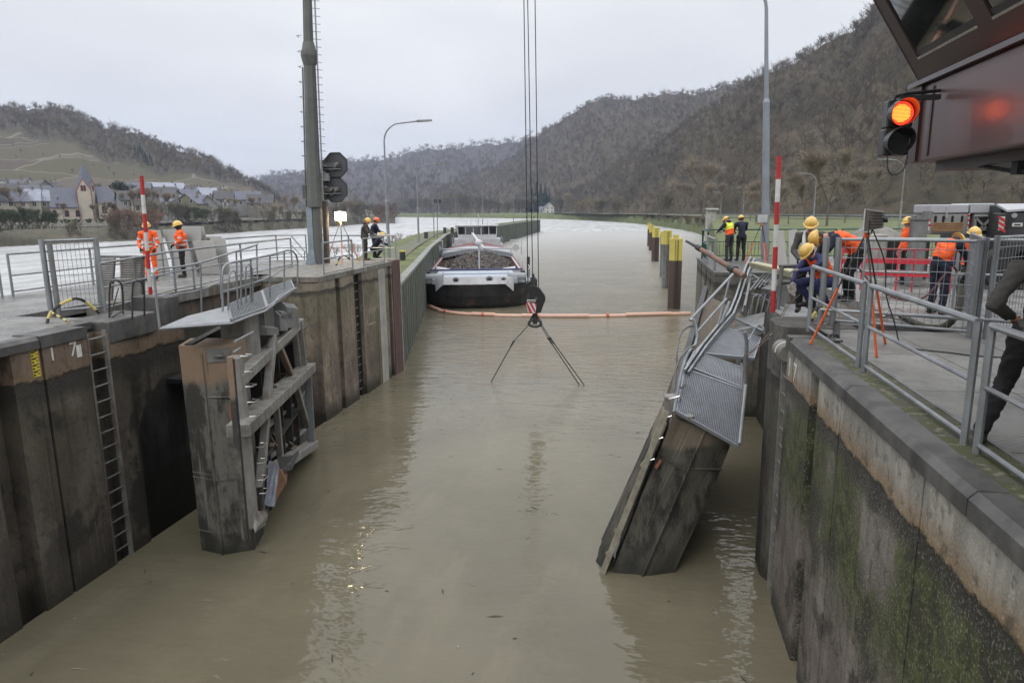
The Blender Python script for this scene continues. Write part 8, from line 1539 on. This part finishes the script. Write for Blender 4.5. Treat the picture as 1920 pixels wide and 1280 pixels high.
    if towel:
        for s in (-1, 1):
            q = MB(); P = [nk-f*.09+up*.02+sx*(s*.02), nk+sx*(s*.09)+up*.0, nk+sx*(s*.10)+f*.10-up*.06, C1+sx*(s*.09)+f*.165+(nk-C1)*.3, C1+sx*(s*.10)+f*.17-(nk-C1)*.4, W1+sx*(s*.10)+f*.17+(C1-W1)*.2]
            q.tube(P, .032, 8, smooth=2); part(q, 'towel', white)
    return ro
up3 = lambda **k: k
# facing: yaw 0 looks along +Y (away); towards the camera = about pi
def pz(px, py, z=0.): p = PZ(px, py, z); return (float(p[0]), float(p[1]), z)
person('p', pz(286, 524), R_(205), 'person in full orange hi-vis suit and yellow helmet standing behind the red and white pole', dict(elL=(-.27, .02, 1.14), wrL=(-.20, .16, .95), elR=(.27, .0, 1.14), wrR=(.20, .17, .97)), orange, orange, helmet_y, band=True, bandlegs=True, gloves=black)
person('p', pz(346, 520), R_(125), 'person in orange jacket, black trousers and face mask standing by the leaning plates', dict(elL=(-.25, .03, 1.14), wrL=(-.12, .20, 1.05), elR=(.25, .03, 1.14), wrR=(.12, .21, 1.03)), orange, black, helmet_y, band=True, balaclava=True, gloves=black)
person('p', pz(686, 488), R_(-75), 'person in dark grey jacket and yellow helmet leaning on the pier head railing', dict(neck=(0, .07, 1.46), head=(0, .13, 1.58), chest=(0, .05, 1.30), shL=(-.19, .06, 1.40), shR=(.19, .06, 1.40), elL=(-.22, .18, 1.18), wrL=(-.15, .40, 1.08), elR=(.22, .18, 1.18), wrR=(.15, .40, 1.08)), greyd, black, helmet_y, hood=greyd)
person('p', pz(703, 484), R_(-60), 'person in dark blue jacket and orange helmet behind the railing on the pier head', dict(neck=(0, .07, 1.46), head=(0, .12, 1.58), chest=(0, .05, 1.30), shL=(-.19, .06, 1.40), shR=(.19, .06, 1.40), elL=(-.22, .2, 1.18), wrL=(-.15, .40, 1.08), elR=(.22, .18, 1.18), wrR=(.15, .40, 1.08)), navy, black, helmet_o)
person('p', pz(708, 486), R_(-70), 'crouching person with a yellow helmet low behind the pier head railing', dict(pelvis=(0, -.15, .45), waist=(0, -.08, .58), chest=(0, .04, .74), neck=(0, .13, .87), head=(0, .20, .97), shL=(-.18, .10, .83), shR=(.18, .10, .83), elL=(-.22, .28, .66), elR=(.22, .28, .66), wrL=(-.12, .46, .60), wrR=(.12, .46, .60), hipL=(-.09, -.15, .43), hipR=(.09, -.15, .43), knL=(-.15, .24, .48), knR=(.15, .24, .48), anL=(-.12, -.02, .10), anR=(.12, -.02, .10)), navy, black, helmet_y)
person('p', pz(1366, 490), R_(40), 'person in yellow and orange vest leaning on the green railing, seen from behind', dict(neck=(0, .12, 1.44), head=(0, .20, 1.53), chest=(0, .07, 1.28), shL=(-.19, .10, 1.38), shR=(.19, .10, 1.38), elL=(-.24, .28, 1.20), wrL=(-.14, .46, 1.14), elR=(.24, .28, 1.20), wrR=(.14, .46, 1.14)), navy, greyd, helmet_y, vest=(yellowv, orange), hood=black)
person('p', pz(1388, 489), R_(12), 'person in dark jacket and yellow helmet standing at the green railing, seen from behind', dict(neck=(0, .08, 1.45), head=(0, .13, 1.57), chest=(0, .05, 1.30), shL=(-.19, .07, 1.40), shR=(.19, .07, 1.40), elL=(-.23, .22, 1.18), wrL=(-.14, .40, 1.10), elR=(.23, .22, 1.18), wrR=(.14, .40, 1.10)), navy, black, helmet_y)
BEND = dict(pelvis=(0, -.20, .92), waist=(0, -.08, 1.02), chest=(0, .10, 1.10), neck=(0, .30, 1.14), head=(0, .42, 1.15), shL=(-.19, .24, 1.12), shR=(.19, .24, 1.12), elL=(-.20, .38, .88), elR=(.20, .38, .88), wrL=(-.12, .50, .68), wrR=(.12, .50, .68), hipL=(-.10, -.22, .89), hipR=(.10, -.22, .89), knL=(-.13, -.05, .49), knR=(.13, -.05, .49), anL=(-.14, -.12, .10), anR=(.14, -.12, .10), toL=(-.16, .04, .045), toR=(.16, .04, .045))
def P_at(px, py, Y, joint_z): p = PY(px, py, Y); return p
# standing worker with the towel
p = PY(1520, 408, 13.9); person('p', (p[0]+.02, 13.9, 0.), R_(165), 'person in grey jacket with a white towel round the neck behind the bending men', dict(neck=(0, .07, 1.46), head=(0, .13, 1.58), chest=(0, .03, 1.29), shL=(-.19, .04, 1.40), shR=(.19, .04, 1.40), elL=(-.26, .10, 1.13), wrL=(-.16, .32, 1.0), elR=(.26, .10, 1.13), wrR=(.14, .34, .98)), greyj, black, helmet_y, towel=True, scale=1.05)
# bending worker in navy with orange shoulders: head at (1530,440), hips to the right
p = PY(1534, 438, 12.95); person('p', (p[0]+.48, 12.95, p[2]-1.19), R_(92), 'person in navy overall with orange shoulders bending forward behind the tall mesh panel', dict(BEND, head=(0, .47, 1.12)), navy, black, helmet_y, vest=(orange, None), sleeves=navy, scale=1.0)
# crouching worker with gloves
p = PY(1519, 472, 12.6); person('p', (p[0]+.25, 12.75, p[2]-1.0), R_(115), 'person in blue overall and orange vest crouching at the edge with grey gloves', dict(pelvis=(0, -.12, .50), waist=(0, -.06, .62), chest=(0, .07, .80), neck=(0, .20, .92), head=(0, .30, .99), shL=(-.19, .14, .88), shR=(.19, .14, .88), elL=(-.26, .36, .72), elR=(.24, .34, .64), wrL=(-.10, .52, .70), wrR=(.02, .56, .48), hipL=(-.11, -.12, .47), hipR=(.11, -.12, .47), knL=(-.20, .26, .47), knR=(.20, .30, .44), anL=(-.17, .0, .10), anR=(.19, .06, .10), toL=(-.19, .16, .045), toR=(.21, .22, .045)), navyb, navyb, helmet_y, vest=(orange, None), beard=True)
person('p', (PY(1706, 415, 19.5)[0], 19.5, 0), R_(100), 'person in orange jacket and yellow helmet standing beside the crane counterweight', dict(STAND), orange, black, helmet_y, scale=.98)
p = PY(1775, 470, 13.6); person('p', (p[0]+.05, 13.9, 0), R_(-60), 'person in navy with orange shoulders stooping between the mesh panels', dict(neck=(0, .2, 1.34), head=(0, .32, 1.36), chest=(0, .1, 1.22), shL=(-.19, .16, 1.30), shR=(.19, .16, 1.30), elL=(-.24, .34, 1.08), wrL=(-.14, .48, .9), elR=(.24, .34, 1.08), wrR=(.14, .48, .9)), navy, navy, helmet_y, vest=(orange, None))
p = PY(1834, 430, 15.2); person('p', (p[0], 15.4, p[2]-1.72), R_(190), 'person with a yellow helmet and orange collar behind the rightmost mesh panel', dict(STAND), navy, black, helmet_y, vest=(orange, None))
# man at the right edge walking out of the picture
p = PZ(1862, 842, 0); person('p', (p[0]+.25, p[1]+.02, 0), R_(-20), 'person in dark grey jacket and black work trousers walking out of the right edge', dict(anL=(-.30, -.02, .10), toL=(-.30, .14, .045), knL=(-.16, .16, .52), hipL=(-.10, 0, .93), anR=(.2, .35, .10), toR=(.2, .5, .045), knR=(.14, .26, .52), elL=(-.32, -.02, 1.13), wrL=(-.18, .18, 1.02), elR=(.30, 0, 1.13), wrR=(.14, .2, 1.02)), greyj, black, helmet_y, gloves=skin, scale=1.06)
# ================================================================ HAZE
def haze():
    m = bpy.data.materials.new('valley_haze'); m.use_nodes = True; N, L = new_nodes(m.node_tree); out = N.new('ShaderNodeOutputMaterial'); v = N.new('ShaderNodeVolumePrincipled'); v.inputs['Color'].default_value = (.66, .76, 1, 1); v.inputs['Density'].default_value = .00014; v.inputs['Anisotropy'].default_value = 0; L.new(v.outputs[0], out.inputs['Volume'])
    mb = MB(); mb.box(-1900, 1500, -90, 3000, -8.5, 330); o = mb.build('haze', m); o['kind'] = 'stuff'; o['label'] = 'thin pale haze filling the valley'
haze()
# ================================================================ labels for alike things, told apart by their place
def finish_labels():
    by = {}
    for o in SC.objects:
        if o.parent is None and 'label' in o.keys() and o.get('kind') is None: by.setdefault(o['label'], []).append(o)
    W1 = ['first', 'second', 'third', 'fourth', 'fifth', 'sixth', 'seventh', 'eighth', 'ninth', 'tenth', 'eleventh', 'twelfth', 'thirteenth', 'fourteenth', 'fifteenth', 'sixteenth', 'seventeenth', 'eighteenth', 'nineteenth', 'twentieth']
    for lab, obs in by.items():
        if len(obs) < 2: continue
        obs.sort(key=lambda o: math.atan2(o.location.x, o.location.y))
        for i, o in enumerate(obs): o['label'] = '%s, %s from the left' % (' '.join(lab.split()[:12]), W1[min(i, 19)])
finish_labels()
